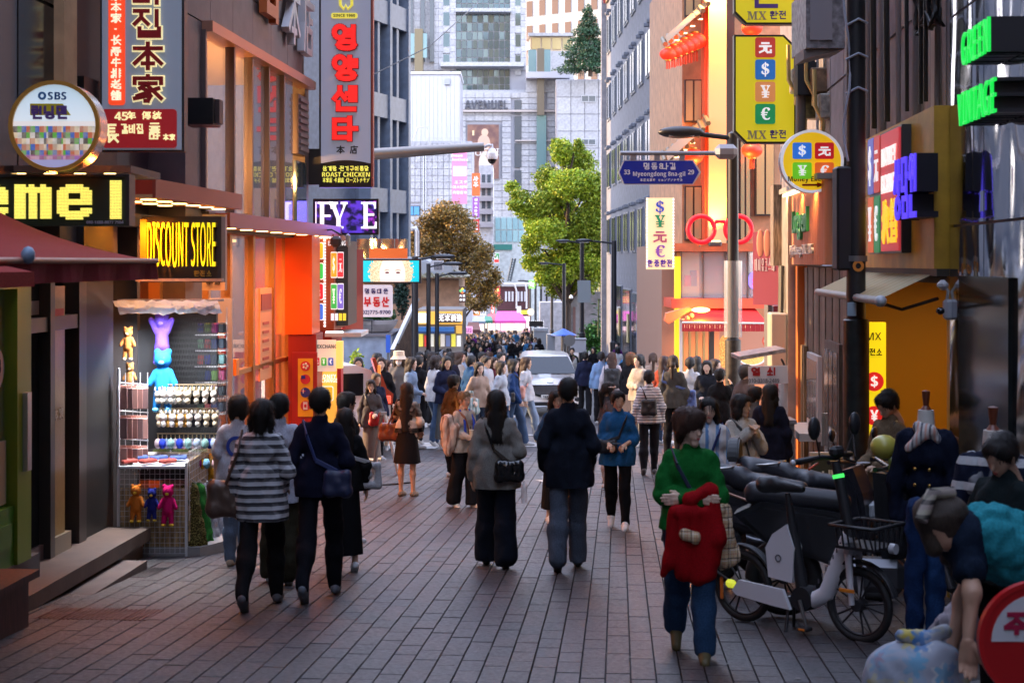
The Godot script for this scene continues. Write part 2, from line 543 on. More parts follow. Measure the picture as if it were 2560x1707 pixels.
func normals_of(vert: PackedVector3Array,idx: PackedInt32Array) -> PackedVector3Array:
	var nor := PackedVector3Array()
	nor.resize(vert.size())
	for i in range(0,idx.size(),3):
		var m := (vert[idx[i + 2]] - vert[idx[i]]).cross(vert[idx[i + 1]] - vert[idx[i]])
		nor[idx[i]] += m; nor[idx[i + 1]] += m; nor[idx[i + 2]] += m
	for i in nor.size(): nor[i] = nor[i].normalized()
	return nor
func joined(list: Array) -> ArrayMesh:   # [arrays,transform] pairs as one surface
	var v := PackedVector3Array()
	var n := PackedVector3Array()
	var ix := PackedInt32Array()
	for q in list:
		var t: Transform3D = q[1]
		var at := v.size()
		v.append_array(t * q[0][0])
		var bb := t.basis
		for e in q[0][1]: n.append((bb * e).normalized())
		var mirrored := bb.determinant() < 0
		var src: PackedInt32Array = q[0][2]
		for i in range(0,src.size(),3):
			ix.append(src[i] + at)
			ix.append(src[i + (2 if mirrored else 1)] + at)
			ix.append(src[i + (1 if mirrored else 2)] + at)
	var a := []
	a.resize(Mesh.ARRAY_MAX)
	a[Mesh.ARRAY_VERTEX] = v; a[Mesh.ARRAY_NORMAL] = n; a[Mesh.ARRAY_INDEX] = ix
	var m := ArrayMesh.new()
	m.add_surface_from_arrays(Mesh.PRIMITIVE_TRIANGLES,a)
	return m
func V(x: float,y: float,z: float) -> Vector3: return Vector3(x,y,z)

func head_shape(cell: float) -> Array:
	var key := "head %.4f" % cell
	if not cache.has(key):
		var q := [[V(0,.03,-.025),V(0,.035,.02),.087,.08],[V(0,-.02,.03),V(0,-.078,.045),.064,.036],[V(0,-.098,.055),V(0,-.095,.06),.02,.02],[V(0,.012,.09),V(0,-.024,.104),.007,.012],
			[V(-.03,.034,.078),V(.03,.034,.078),.014,.014],[V(-.016,-.056,.083),V(.016,-.056,.083),.009,.009],[V(0,-.05,-.025),V(0,-.2,-.04),.053,.06]]
		for s in [-1,1]:
			q.append([V(s * .034,-.018,.05),V(s * .03,-.03,.055),.032,.028])
			q.append([V(s * .086,.006,-.008),V(s * .082,-.03,-.004),.015,.009])
		cache[key] = blob(q,cell,.018)
	return cache[key]
func hand_shape(curled: bool,cell: float) -> Array:   # fingers point to -y,palm faces -x,thumb towards +z
	var key := "hand %s %.4f" % [curled,cell]
	if not cache.has(key):
		var q := [[V(0,0,0),V(0,-.08,.002),.026,.02],[V(0,-.02,.02),V(0,-.085,.03),.018,.016],[V(0,-.02,-.015),V(0,-.08,-.026),.018,.015]]
		var len := [.07,.08,.075,.058]
		for i in 4:
			var z := .032 - i * .0205
			var bend := (.9 if curled else .28) + .05 * i
			var a := V(0,-.088 + absf(i - 1.3) * .004,z)
			var p1: Vector3 = a + V(-sin(bend * .5),-cos(bend * .5),0) * len[i] * .45
			var p2: Vector3 = p1 + V(-sin(bend * 1.3),-cos(bend * 1.3),0) * len[i] * .33
			var p3: Vector3 = p2 + V(-sin(bend * 2.0),-cos(bend * 2.0),0) * len[i] * .25
			q.append([a,p1,.0098,.0092]); q.append([p1,p2,.0092,.0085]); q.append([p2,p3,.0085,.0072])
		q.append([V(-.004,-.02,.024),V(-.014,-.052,.05),.015,.012])
		q.append([V(-.014,-.052,.05),V(-.024,-.084,.056),.011,.009])
		cache[key] = blob(q,cell,.008)
	return cache[key]
func hair_bones(style: String) -> Array:
	var q := [[V(0,.048,-.035),V(0,.05,.005),.096,.088]]
	match style:
		"short":
			q.append([V(0,0,-.07),V(0,-.045,-.068),.055,.04])
			for s in [-1,1]: q.append([V(s * .06,.05,.02),V(s * .07,.0,-.03),.035,.028])
			q.append([V(-.04,.092,.055),V(.045,.09,.06),.03,.026])
		"crop":
			q.append([V(0,.01,-.07),V(0,-.02,-.065),.045,.035])
			q.append([V(-.035,.09,.045),V(.035,.09,.05),.026,.024])
		"bob":
			for s in [-1,1]:
				q.append([V(s * .06,.06,.02),V(s * .082,-.06,.005),.04,.034]); q.append([V(s * .08,-.04,-.03),V(s * .075,-.115,-.02),.04,.03])
			q.append([V(0,.02,-.075),V(0,-.1,-.072),.06,.05])
			q.append([V(-.05,.085,.06),V(.05,.08,.06),.026,.026])
		"curly":
			q = [[V(0,.06,-.04),V(0,.07,.01),.106,.098]]
			for s in [-1,1]:
				q.append([V(s * .065,.06,.02),V(s * .085,.0,-.01),.045,.036]); q.append([V(s * .05,.0,-.06),V(s * .05,-.06,-.055),.045,.036])
			q.append([V(-.05,.1,.055),V(.055,.095,.06),.036,.036])
		"long","ponytail":
			for s in [-1,1]:
				q.append([V(s * .06,.06,.02),V(s * .08,-.05,-.005),.036,.03])
				if style == "long": q.append([V(s * .078,-.05,-.02),V(s * .085,-.24,-.03),.034,.03])
			if style == "long": q.append([V(0,.02,-.08),V(0,-.32,-.1),.062,.065]); q.append([V(-.05,-.1,-.085),V(-.05,-.36,-.1),.04,.03]); q.append([V(.05,-.1,-.085),V(.05,-.35,-.1),.04,.03])
			else: q.append([V(0,.04,-.1),V(0,-.02,-.14),.035,.04]); q.append([V(0,-.02,-.14),V(.01,-.24,-.13),.04,.022])
			q.append([V(-.045,.09,.055),V(.045,.088,.055),.026,.026])
		"verylong":
			for s in [-1,1]:
				q.append([V(s * .06,.06,.02),V(s * .082,-.08,-.01),.036,.034]); q.append([V(s * .06,-.08,-.06),V(s * .07,-.52,-.08),.045,.04])
			q.append([V(0,.02,-.08),V(0,-.56,-.11),.065,.06])
		"hat":
			q = [[V(0,.05,-.02),V(0,.075,-.01),.098,.09]]
	return q
func hair_shape(style: String,cell: float) -> ArrayMesh:
	var key := "hair %s %.4f" % [style,cell]
	if not cache.has(key):
		var curly := style == "curly"
		var a := blob(hair_bones(style),cell,.03,.016 if curly else .009,4.0 if curly else 1.2,4.0 if curly else 7.0)
		var v: PackedVector3Array = a[0]
		var n: PackedVector3Array = a[1]
		var ix: PackedInt32Array = a[2]
		var count := v.size()
		var r := RandomNumberGenerator.new()
		r.seed = 11
		for i in (700 if cell < .012 else 160):   # loose locks lying on the surface
			var k := r.randi() % count
			var m := n[k]
			var p := v[k] + m * .001
			var flow := (V(p.x * 1.5,-1,p.z * .6 + .2) if p.y < .1 else V(p.x * 9.0,-.4,p.z * 7.0 + .3)) + V(r.randfn(),r.randfn(),r.randfn()) * (.7 if curly else .22)
			flow = (flow - m * flow.dot(m)).normalized()
			var side := flow.cross(m).normalized() * r.randf_range(.0022,.005)
			var l := r.randf_range(.02,.045) if style in ["short","crop","curly"] else r.randf_range(.04,.1)
			var at := v.size()
			for s in 4:
				var u := s / 3.0
				var q := p + flow * l * u + m * (.006 * sin(u * PI * .8) + (.004 * u if curly else .002 * u))
				v.append(q - side * (1.0 - u * .8)); v.append(q + side * (1.0 - u * .8))
				n.append(m); n.append(m)
			for s in 3: ix.append_array([at + s * 2,at + s * 2 + 2,at + s * 2 + 1,at + s * 2 + 1,at + s * 2 + 2,at + s * 2 + 3])
		cache[key] = joined([[[v,n,ix],Transform3D()]])
	return cache[key]

const ARMS := {"down": [.25,1.13,-.04,.265,.885,.03],"front": [.24,1.13,.02,.225,.91,.17],"back": [.245,1.15,-.13,.25,.92,-.14],"hold": [.24,1.12,.0,.11,1.07,.24],"cross": [.23,1.13,.06,-.07,1.13,.2],"phone": [.25,1.2,.16,.12,1.42,.28],
	"pocket": [.265,1.14,-.05,.235,.92,.1],"bag": [.265,1.15,-.05,.2,1.0,.12],"chin": [.25,1.15,.1,.06,1.32,.2],"reach": [.25,1.2,.24,.2,.98,.42]}
# style keys: h height,yaw,hair,hc,skin,top,tt (long,short,coat),hem,wide,bottom,bt (pants,loose,skirt,long_skirt),shoe,walk,al,ar (arm poses),look,lean,cell
func pose_of(o: Dictionary) -> Dictionary:
	var w: float = o.get("walk",0.0)
	var j := {}
	j.hips = [V(-.095,.9,0),V(.095,.9,0)]
	j.knees = []; j.ankles = []; j.toes = []
	for i in 2:
		var s := -1.0 if i == 0 else 1.0
		var a := w * s   # this leg forward when positive
		var kz := .16 * a + .03 * absf(a) + .01
		var az := .27 * a
		var lift := .0
		if a < 0: az = .34 * a; lift = .09 * absf(a)
		var kn := V(s * .1,.5 + .01 * absf(a),kz)
		var an := V(s * .105,.085 + lift,az)
		j.knees.append(kn); j.ankles.append(an)
		j.toes.append(an + (V(0,-.05,.175) if lift == 0.0 else V(0,-.1 - lift * .4,.12)))
	j.sh = [V(-.15,1.372,-.01),V(.15,1.372,-.01)]
	j.el = []; j.wr = []
	for i in 2:
		var s := -1.0 if i == 0 else 1.0
		var q: Array = ARMS[o.get("al" if i == 0 else "ar","down")]
		j.el.append(V(s * q[0] * .91,q[1],q[2])); j.wr.append(V(s * q[3] * .93,q[4],q[5]))
	j.head = V(0,1.595,.015)
	return j
func bones_leg(j: Dictionary,r: Array) -> Array:   # thigh,knee,calf,ankle radii
	var q := []
	for i in 2:
		q.append([j.hips[i],j.knees[i],r[0],r[1]])
		var mid: Vector3 = j.knees[i].lerp(j.ankles[i],.35) + V(0,0,-.012)
		q.append([j.knees[i],mid,r[1],r[2]]); q.append([mid,j.ankles[i],r[2],r[3]])
	return q
func bones_torso(add: float) -> Array:
	return [[V(-.075,1.3,0),V(.075,1.3,0),.092 + add,.092 + add],[V(-.13,1.38,-.012),V(.13,1.38,-.012),.045 + add * .8,.045 + add * .8],[V(-.05,1.12,0),V(.05,1.12,0),.09 + add,.09 + add],[V(0,1.12,0),V(0,1.32,0),.095 + add,.095 + add],[V(0,1.38,-.015),V(0,1.47,-.02),.075 + add * .7,.052 + add * .5]]
func person(label: String,pos: Vector3,o: Dictionary,group := "") -> Node3D:
	var h: float = o.get("h",1.68)
	var p := thing("person",label,"person",pos,o.get("yaw",0.0),group)
	var c: float = o.get("cell",.016)
	var key := str([o.get("walk",0.0),o.get("al","down"),o.get("ar","down"),o.get("tt","long"),o.get("hem",.86),o.get("wide",0.0),o.get("bt","pants"),o.get("look",0.0),o.get("nod",0.0),c])
	if not cache.has(key):
		cache[key] = person_shapes(o,c)
	var sh: Dictionary = cache[key]
	var k := h / 1.735
	p.scale = Vector3(k * .92,k,k * .92)
	var sk: Array = o.get("skin",[.5,.3,.2])
	part("body",sh.skin,mat(sk[0],sk[1],sk[2],.55),p)
	part("top",sh.top,as_cloth(o.get("top",[.05,.05,.06])),p)
	part("trousers" if not str(o.get("bt","pants")).contains("skirt") else "skirt",sh.bottom,as_cloth(o.get("bottom",[.02,.02,.03])),p)
	for q in sh.shoes: part("shoe",q,as_mat(o.get("shoe",[.5,.5,.5]),.6),p)
	var hd: Transform3D = sh.head
	if o.get("hair","short") != "none":
		at_part("hat" if o.get("hair","short") == "hat" else "hair",hair_shape(o.get("hair","short"),maxf(.008,c * .62)),as_mat(o.get("hc",[.008,.006,.005]),.62,"hair"),p,hd)
	if o.get("face",absf(wrapf(o.get("yaw",0.0),-PI,PI)) < 2.0):
		if not cache.has("eye"):
			var e := G.new()
			e.col = Color(.55,.5,.46)
			e.ball(V(0,0,-.003),V(.0145,.0065,.008),8)
			e.col = Color(.012,.008,.006)
			e.ball(V(0,0,.002),V(.0065,.0062,.0045),8)
			e.tube([V(-.015,.004,.003),V(0,.0075,.005),V(.015,.003,-.003)],.0022,5)
			cache["eye"] = e.mesh()
			cache["brow"] = G.new().tube([V(-.02,-.004,.002),V(0,.002,0),V(.02,-.004,-.011)],[.002,.0036,.0018],5).mesh()
			cache["lips"] = G.new().ball(V(0,-.0535,.0905),V(.021,.0045,.006),8).ball(V(0,-.0605,.0895),V(.018,.006,.0065),8).mesh()
			var em := StandardMaterial3D.new()
			em.vertex_color_use_as_albedo = true
			em.roughness = .3
			M["eye"] = em
		for s in [-1,1]:
			at_part("eye",cache["eye"],M["eye"],p,hd * Transform3D(Basis.from_scale(V(s,1,1)),V(s * .033,.01,.0815)))
			at_part("eyebrow",cache["brow"],mat(.012,.008,.006,.5),p,hd * Transform3D(Basis.from_scale(V(s,1,1)),V(s * .034,.038,.091)))
		at_part("lips",cache["lips"],mat(o.get("lip",.38),.1,.09,.4),p,hd)
	return p
func as_cloth(q) -> Material: return q if q is Material else cloth(q[0],q[1],q[2])
func as_mat(q,rough: float,surf := "") -> Material: return q if q is Material else mat(q[0],q[1],q[2],rough,0.0,surf)
func person_shapes(o: Dictionary,c: float) -> Dictionary:
	var j := pose_of(o)
	var tt: String = o.get("tt","long")
	var bt: String = o.get("bt","pants")
	var wide: float = o.get("wide",0.0)
	var hem: float = o.get("hem",.86)
	var out := {}
	# the body itself
	var q := bones_torso(-.012)
	q.append([V(-.07,.95,0),V(.07,.95,0),.1,.1])
	q += bones_leg(j,[.072,.048,.05,.032])
	for i in 2:
		q.append([j.ankles[i],j.toes[i] + V(0,.01,-.03),.028,.018])
		q.append([j.sh[i],j.el[i],.04,.035]); q.append([j.el[i],j.wr[i],.036,.025])
	var list := [[blob(q,maxf(c,.017),.03),Transform3D()]]
	var hd := Transform3D(Basis(Vector3.UP,o.get("look",0.0)) * Basis(Vector3.RIGHT,o.get("nod",0.0)),j.head)
	out.head = hd
	list.append([head_shape(.0065 if c < .02 else .011),hd])
	for i in 2:
		var dir: Vector3 = (j.wr[i] - j.el[i]).normalized()
		var y := -dir
		var palm := V(-1 if i == 1 else 1,0,0)
		if dir.z > .5: palm = V(0,-1,0) if absf(dir.y) < .7 else V(-1 if i == 1 else 1,0,0)
		var x := -(palm - y * palm.dot(y)).normalized()
		var z := x.cross(y)
		var bs := Basis(x,y,z)
		if z.dot(V(0,1,1)) < 0: bs = Basis(x,y,-z)
		list.append([hand_shape(dir.z > .5,.0055 if c < .02 else .009),Transform3D(bs,j.wr[i])])
	out.skin = joined(list)
	# top
	q = bones_torso(.016 + wide * .5)
	if hem < 1.05:
		var yy := hem + .03
		while yy < 1.12:
			var e: float = lerpf(.128,.1,clampf((yy - .9) / .22,0.0,1.0)) + wide
			q.append([V(-.075 - wide * .3,yy,0),V(.075 + wide * .3,yy,0),e,e])
			yy += .085
	for i in 2:
		var e: float = wide * .5
		if tt == "short": q.append([j.sh[i],j.sh[i].lerp(j.el[i],.8),.06 + e,.058 + e])
		elif tt == "rolled":
			q.append([j.sh[i],j.el[i],.058 + e,.05 + e]); q.append([j.el[i],j.el[i].lerp(j.wr[i],.25),.05 + e,.048 + e])
		else:
			q.append([j.sh[i],j.el[i],.058 + e,.05 + e]); q.append([j.el[i],j.wr[i],.05 + e,.04 + e * .6])
	out.top = joined([[blob(q,c,.03,.036,3.2,4.2,hem),Transform3D()]])
	# bottom
	if bt == "skirt" or bt == "long_skirt":
		var g := G.new()
		var y1 := .52 if bt == "skirt" else .2
		var flare := .2 if bt == "skirt" else .19 + wide
		var rows := 14
		for r in rows:
			for s in 40:
				var pp := []
				var nn := []
				for w in [[0,0],[1,0],[1,1],[0,1]]:
					var u: float = float(r + w[1]) / rows
					var a: float = TAU * (s + w[0]) / 40
					var rad := lerpf(.135,flare,pow(u,.8)) * (1.0 + .07 * u * sin(a * 9.0 + 1.5 * sin(a * 2.0)))
					var zz := lerpf(0.0,(j.ankles[0].z + j.ankles[1].z) * .4,u)
					pp.append(V(sin(a) * rad * 1.1,lerpf(1.04,y1,u),cos(a) * rad * .92 + zz)); nn.append(V(sin(a),.15,cos(a)))
				g.smooth([pp[3],pp[2],pp[1],pp[0]],[nn[3],nn[2],nn[1],nn[0]])
		out.bottom = g.mesh()
	else:
		q = [[V(-.07,.95,0),V(.07,.95,0),.108,.108],[V(0,.93,0),V(0,1.0,0),.09,.09]]
		q += bones_leg(j,[.094,.07,.07,.052] if bt == "pants" else ([.1,.08,.083,.082] if bt == "loose" else [.106,.098,.105,.115]))
		out.bottom = joined([[blob(q,c,.03,.028,2.6,3.6,-9.0 if bt == "pants" else .05),Transform3D()]])
	out.shoes = []
	for i in 2:
		var a: Vector3 = j.ankles[i]
		var t: Vector3 = j.toes[i]
		var d := (t - a)
		out.shoes.append(joined([[blob([[a + d * -.22 + V(0,-.045,0),a + d * .2 + V(0,-.012,0),.042,.05],[a + d * .15 + V(0,-.035,0),t + d * .08 + V(0,-.002,0),.048,.038]],maxf(.011,c * .7),.02),Transform3D()]]))
	return out
# a bag hung on a person; strap: "cross" over one shoulder to the far hip,"shoulder",or "hand"
func bag(label: String,p: Node3D,kind: String,side: float,strap: String,m: Material,size: Vector3,at: Vector3,ms: Material = null) -> void:
	var o := thing("shoulder_bag" if strap != "hand" else "hand_bag",label,"bag",p.position,p.rotation.y)
	o.scale = p.scale
	var g := blob([[at + V(-size.x * .36,size.y * .28,0),at + V(size.x * .36,size.y * .28,0),size.z * .4,size.z * .4],[at + V(-size.x * .4,-size.y * .3,0),at + V(size.x * .4,-size.y * .3,0),size.z * .5,size.z * .5],[at + V(-size.x * .4,size.y * .28,0),at + V(-size.x * .4,-size.y * .3,0),size.z * .4,size.z * .5],[at + V(size.x * .4,size.y * .28,0),at + V(size.x * .4,-size.y * .3,0),size.z * .4,size.z * .5],[at,at + V(.001,0,0),size.z * .55,size.z * .55]],.014,.04,.008)
	part("bag_body",joined([[g,Transform3D()]]),m,o)
	var s := G.new()
	var top := at + V(0,size.y * .4,0)
	var pts := []
	if strap == "cross":
		pts = [top,V(-.02 * side,1.16,-.15),V(-.1 * side,1.36,-.135),V(-.15 * side,1.465,-.01),V(-.1 * side,1.36,.135),V(.02 * side,1.16,.15),V(.16 * side,.98,.1),top] if at.z < 0 else [top,V(-.02 * side,1.16,.15),V(-.1 * side,1.36,.14),V(-.15 * side,1.465,-.01),V(-.1 * side,1.36,-.145),V(.02 * side,1.16,-.15),V(.17 * side,.98,-.08),top]
	elif strap == "shoulder":
		pts = [top + V(0,0,.08),V(side * .19,1.3,.09),V(side * .165,1.475,-.01),V(side * .19,1.3,-.12),top + V(0,0,-.08)]
	else:
		pts = [top + V(-size.x * .25,-.01,0),top + V(-size.x * .15,.13,0),top + V(size.x * .15,.13,0),top + V(size.x * .25,-.01,0)]
	for i in pts.size() - 1:
		var a: Vector3 = pts[i]
		var e: Vector3 = pts[i + 1]
		for w in 3:
			var off := (V(0,1,0) - (e - a).normalized() * (e - a).normalized().y) * (w - 1) * .013
			s.tube([a + off,e + off],.009,6)
	part("strap",s,ms if ms else m,o)
func held(called: String,label: String,category: String,p: Node3D,g,m: Material) -> Node3D:
	var o := thing(called,label,category,p.position,p.rotation.y)
	o.scale = p.scale
	part("case",g,m,o)
	return o

func _ready() -> void:
	rng.seed = 7
	noise.seed = 3
	noise.frequency = 0.1
	noise.fractal_octaves = 3
	var cam := Camera3D.new()
	cam.name = "camera"
	add_child(cam)
	cam.position = Vector3(0,EYE,0)
	cam.projection = Camera3D.PROJECTION_FRUSTUM
	cam.near = 0.1
	cam.far = 900.0
	cam.size = 0.1 * 682.0 / F
	cam.frustum_offset = Vector2(0,-0.1 * 79.0 / F)
	var look := CameraAttributesPhysical.new()
	look.frustum_focal_length = 50.0
	look.frustum_near = 0.1
	look.frustum_far = 900.0
	look.exposure_aperture = 4.0
	look.frustum_focus_distance = 22.0
	cam.attributes = look
	var we := WorldEnvironment.new()
	we.name = "world"
	var env := Environment.new()
	var sky := Sky.new()
	var sm := ProceduralSkyMaterial.new()
	sm.sky_top_color = Color(0.5,0.54,0.64)
	sm.sky_horizon_color = Color(0.88,0.83,0.78)
	sm.sky_curve = 0.12
	sm.ground_bottom_color = Color(0.2,0.19,0.19)
	sm.ground_horizon_color = Color(0.6,0.56,0.55)
	sky.sky_material = sm
	env.background_mode = Environment.BG_SKY
	env.sky = sky
	env.background_energy_multiplier = 3.3
	env.tonemap_mode = Environment.TONE_MAPPER_LINEAR
	env.tonemap_exposure = 4.1
	env.sdfgi_enabled = true
	env.ssao_enabled = true
	env.ssil_enabled = true
	we.environment = env
	add_child(we)
	var sun := DirectionalLight3D.new()
	sun.name = "sun"
	add_child(sun)
	sun.look_at_from_position(Vector3.ZERO,Vector3(0.93,-0.3,0.2))
	sun.light_color = Color(1.0,0.8,0.56)
	sun.light_energy = 0.9
	sun.light_angular_distance = 0.5
	sun.shadow_enabled = true
	build_ground()
	build_far()
	build_left()
	build_right()
	build_vehicles()
	build_people()
	build_trees()

func build_ground() -> void:
	# bed of the paving,asphalt crossing and the ground beyond,each a sheet above the one below
	var g := G.new()
	var ds := [-12.0,0.0,44.0,60.0,120.0,420.0]
	for i in ds.size() - 1:
		var w0 := 60.0 if ds[i] < 60 else 260.0
		g.quad(Vector3(-w0,gy(ds[i]) - .03,-ds[i]),Vector3(w0,gy(ds[i]) - .03,-ds[i]),Vector3(w0,gy(ds[i + 1]) - .03,-ds[i + 1]),Vector3(-w0,gy(ds[i + 1]) - .03,-ds[i + 1]))
	ground_part("ground",g,mat(.055,.05,.052,.9,0,"dirty"))
	var pv := Node3D.new()
	pv.name = "pavement"
	add_child(pv)
	pv.set_meta("kind","structure")
	# pavers: long courses down the street,each stone a little out of level
	var dir := Vector3(.0694,-.0564,-.9976).normalized()
	var side := Vector3(.9976,0,.0694)
	var up := side.cross(dir).normalized()
	var tones := []
	var base := [[.082,.071,.076],[.092,.077,.08],[.073,.066,.072],[.104,.077,.078],[.088,.08,.086],[.065,.06,.066]]
	for c in base:
		var pm := mat(c[0],c[1],c[2],.52,0,"dirty").duplicate()
		pm.uv1_scale = Vector3.ONE * 1.7
		pm.heightmap_enabled = true; pm.heightmap_texture = ntex("grain",0.09,0,1,5); pm.heightmap_scale = 0.5
		tones.append(pm)
	var stone := G.new()
	var l := .2988
	var wd := .1482
	var top := [Vector3(-wd / 2 + .0045,.03,l / 2 - .0025),Vector3(wd / 2 - .0045,.03,l / 2 - .0025),Vector3(wd / 2 - .0045,.03,-l / 2 + .0025),Vector3(-wd / 2 + .0045,.03,-l / 2 + .0025)]
	var low := [Vector3(-wd / 2 + .002,.02,l / 2 - .0005),Vector3(wd / 2 - .002,.02,l / 2 - .0005),Vector3(wd / 2 - .002,.02,-l / 2 + .0005),Vector3(-wd / 2 + .002,.02,-l / 2 + .0005)]
	stone.quad(top[0],top[1],top[2],top[3])
	for k in 4:
		var j := (k + 1) % 4
		stone.quad(low[k],low[j],top[j],top[k])
		var dn := Vector3(0,-.02,0)
		stone.quad(low[k] + dn,low[j] + dn,low[j],low[k])
	var sm := stone.mesh()
	var rest := []
	for t in tones: rest.append([])
	var count := 0
	for i in range(-46,70):
		for k in range(18,96):
			var d := k * .3 + (.15 if i % 2 else .0)
			var x := i * .15
			var p := Vector3(.0696 * d,gy(d),-d) + side * x
			if p.x < -4.4 + .0696 * d or p.x > 3.6 + .0696 * d or d > 28.6: continue
			var px := 512 + p.x / d * F
			if px < -60 or px > 1090: continue
			var tone := int(absf(noise.get_noise_2d(i * 31.0,int(k / 3.0) * 17.0)) * 14.0 + rng.randf() * 1.6) % 6
			var bs := Basis(side,up,-dir).rotated(side,rng.randf_range(-.006,.006)).rotated(dir,rng.randf_range(-.008,.008))
			var t := Transform3D(bs,p + up * rng.randf_range(-.031,-.027))
			if d > 8.6 and d < 11.6 and count < 300 and p.x > -2.2 and p.x < 1.7:
				at_part("paver",sm,tones[tone],pv,t)
				count += 1
			else:
				rest[tone].append(t)
	for q in tones.size():
		var mm := MultiMesh.new()
		mm.transform_format = MultiMesh.TRANSFORM_3D
		mm.mesh = sm
		mm.instance_count = rest[q].size()
		for i in rest[q].size(): mm.set_instance_transform(i,rest[q][i])
		var mi := MultiMeshInstance3D.new()
		mi.name = "paver_field"
		mi.multimesh = mm
		mi.material_override = tones[q]
		pv.add_child(mi,true)
		mi.set_meta("kind","stuff")
	# trodden gum and small spots on the stones
	var gum := G.new()
	for i in 160:
		var d := rng.randf_range(7.5,24.0)
		var p := Vector3(.0696 * d + rng.randf_range(-3.4,2.4),gy(d) + .0035,-d)
		var r := rng.randf_range(.008,.026)
		for k in 7: gum.tri(p,p + side * cos(TAU * k / 7) * r - dir * sin(TAU * k / 7) * r * 1.2,p + side * cos(TAU * (k + 1) / 7) * r - dir * sin(TAU * (k + 1) / 7) * r * 1.2)
	var gs := part("gum_spots",gum,mat(.2,.19,.18,.8),pv)
	gs.set_meta("kind","stuff")
	# the cross street
	var road := G.new()
	var e := .012
	road.quad(Vector3(-40,gy(28.6) - e,-28.6),Vector3(40,gy(28.6) - e,-28.6),Vector3(40,gy(44) - e,-44),Vector3(-40,gy(44) - e,-44))
	ground_part("road",road,mat(.085,.08,.086,.8,0,"dirty"))
	var far := G.new()
	far.quad(Vector3(-40,gy(44) - e,-44.0),Vector3(40,gy(44) - e,-44.0),Vector3(40,gy(60) - e,-60),Vector3(-40,gy(60) - e,-60))
	far.quad(Vector3(-40,gy(60) - e,-60.0),Vector3(40,gy(60) - e,-60.0),Vector3(40,gy(140) - e,-140),Vector3(-40,gy(140) - e,-140))
	ground_part("far_pavement",far,mat(.11,.1,.105,.8,0,"dirty"))
	# painted markings
	var paint := G.new()
	for q in [[-.6,.5,30.2,31.4],[-2.6,-1.5,29.6,31.6],[-4.6,-3.6,29.6,31.6],[1.4,2.5,30.2,32.2],[3.4,4.4,30.2,32.2],[-.7,.9,34.2,34.5],[2.2,4.0,34.8,35.1],[-3.4,-1.7,38,38.3],[1.5,1.75,35,43]]:
		paint.quad(Vector3(q[0],gy(q[2]) + .004,-q[2]),Vector3(q[1],gy(q[2]) + .004,-q[2]),Vector3(q[1] + .12,gy(q[3]) + .004,-q[3]),Vector3(q[0] + .12,gy(q[3]) + .004,-q[3]))
	paint.quad(Vector3(.45,gy(22.4) + .008,-22.4),Vector3(.62,gy(22.5) + .008,-22.5),Vector3(.62,gy(23.6) + .008,-23.6),Vector3(.45,gy(23.2) + .008,-23.2))
	paint.tri(Vector3(.33,gy(22.6) + .009,-22.6),Vector3(.73,gy(22.5) + .009,-22.5),Vector3(.53,gy(21.9) + .009,-21.9))
	ground_part("road_markings",paint,mat(.62,.62,.62,.7,0,"dirty"))
	# manhole covers and the iron grate by the step
	grate("iron_drain_grate","dark ribbed iron drain grate set in paving beside stall platform",Vector3(-3.42,0,-13.2),.85,.62)
	grate("rusty_drain_grate","rusty red ribbed grate set in paving before the dark doorstep",Vector3(-3.0,0,-11.1),.9,.5,[.16,.06,.045])
	grate("round_manhole","dark square drain grate in paving under the parked electric bicycle",Vector3(2.75,0,-9.9),.5,.4)
func grate(called: String,label: String,p: Vector3,w: float,l: float,c := [.03,.03,.032]) -> void:
	var o := thing("drain_grate",label,"grate",Vector3(p.x,gy(-p.z) + .004,p.z),-.07)
	o.rotation.x = -.0564
	part("frame",b(Vector3.ZERO,Vector3(w,.012,l)),mat(c[0] * .6,c[1] * .6,c[2] * .6,.7,.3,"dirty"),o)
	var bar := b(Vector3.ZERO,Vector3(w / 26.0 * .55,.012,l * .9)).mesh()
	for i in 24: at_part("bar",bar,mat(c[0],c[1],c[2],.55,.4,"dirty"),o,Transform3D(Basis(),Vector3((i - 11.5) * w / 26.0,.011,0)))

# ---------- the far end of the street
func pb(o: Node3D,d: float,px0: float,py0: float,px1: float,py1: float,z0: float,z1: float) -> G:   # a box seen square on,z measured from the thing's own plane
	var p := at(o,px0,py1,d)
	var q := at(o,px1,py0,d)
	var zz := -d - o.position.z
	return G.new().span(Vector3(p.x,p.y,z0 + zz),Vector3(q.x,q.y,z1 + zz))
func pieces(called: String,o: Node3D,d: float,px0: float,py0: float,px1: float,py1: float,nx: int,ny: int,z: float,thick: float,ms: Array,gap := 0.03,skip := [],tilt := 0.0) -> void:
	var p := at(o,px0,py1,d)
	var q := at(o,px1,py0,d)
	var w := (q.x - p.x) / nx
	var h := (q.y - p.y) / ny
	var bm := b(Vector3.ZERO,Vector3(w - gap,h - gap,thick)).mesh()
	for i in nx:
		for k in ny:
			var cx := px0 + (px1 - px0) * (i + .5) / nx
			var cy := py1 + (py0 - py1) * (k + .5) / ny
			var off := false
			for r in skip:
				if cx > r[0] and cx < r[2] and cy > r[1] and cy < r[3]: off = true
			if off: continue
			var bs := Basis(Vector3.UP,rng.randf_range(-tilt,tilt)) * Basis(Vector3.RIGHT,rng.randf_range(-tilt,tilt))
			at_part(called,bm,ms[rng.randi() % ms.size()],o,Transform3D(bs,Vector3(p.x + w * (i + .5),p.y + h * (k + .5),z + thick * .5 - d - o.position.z)))
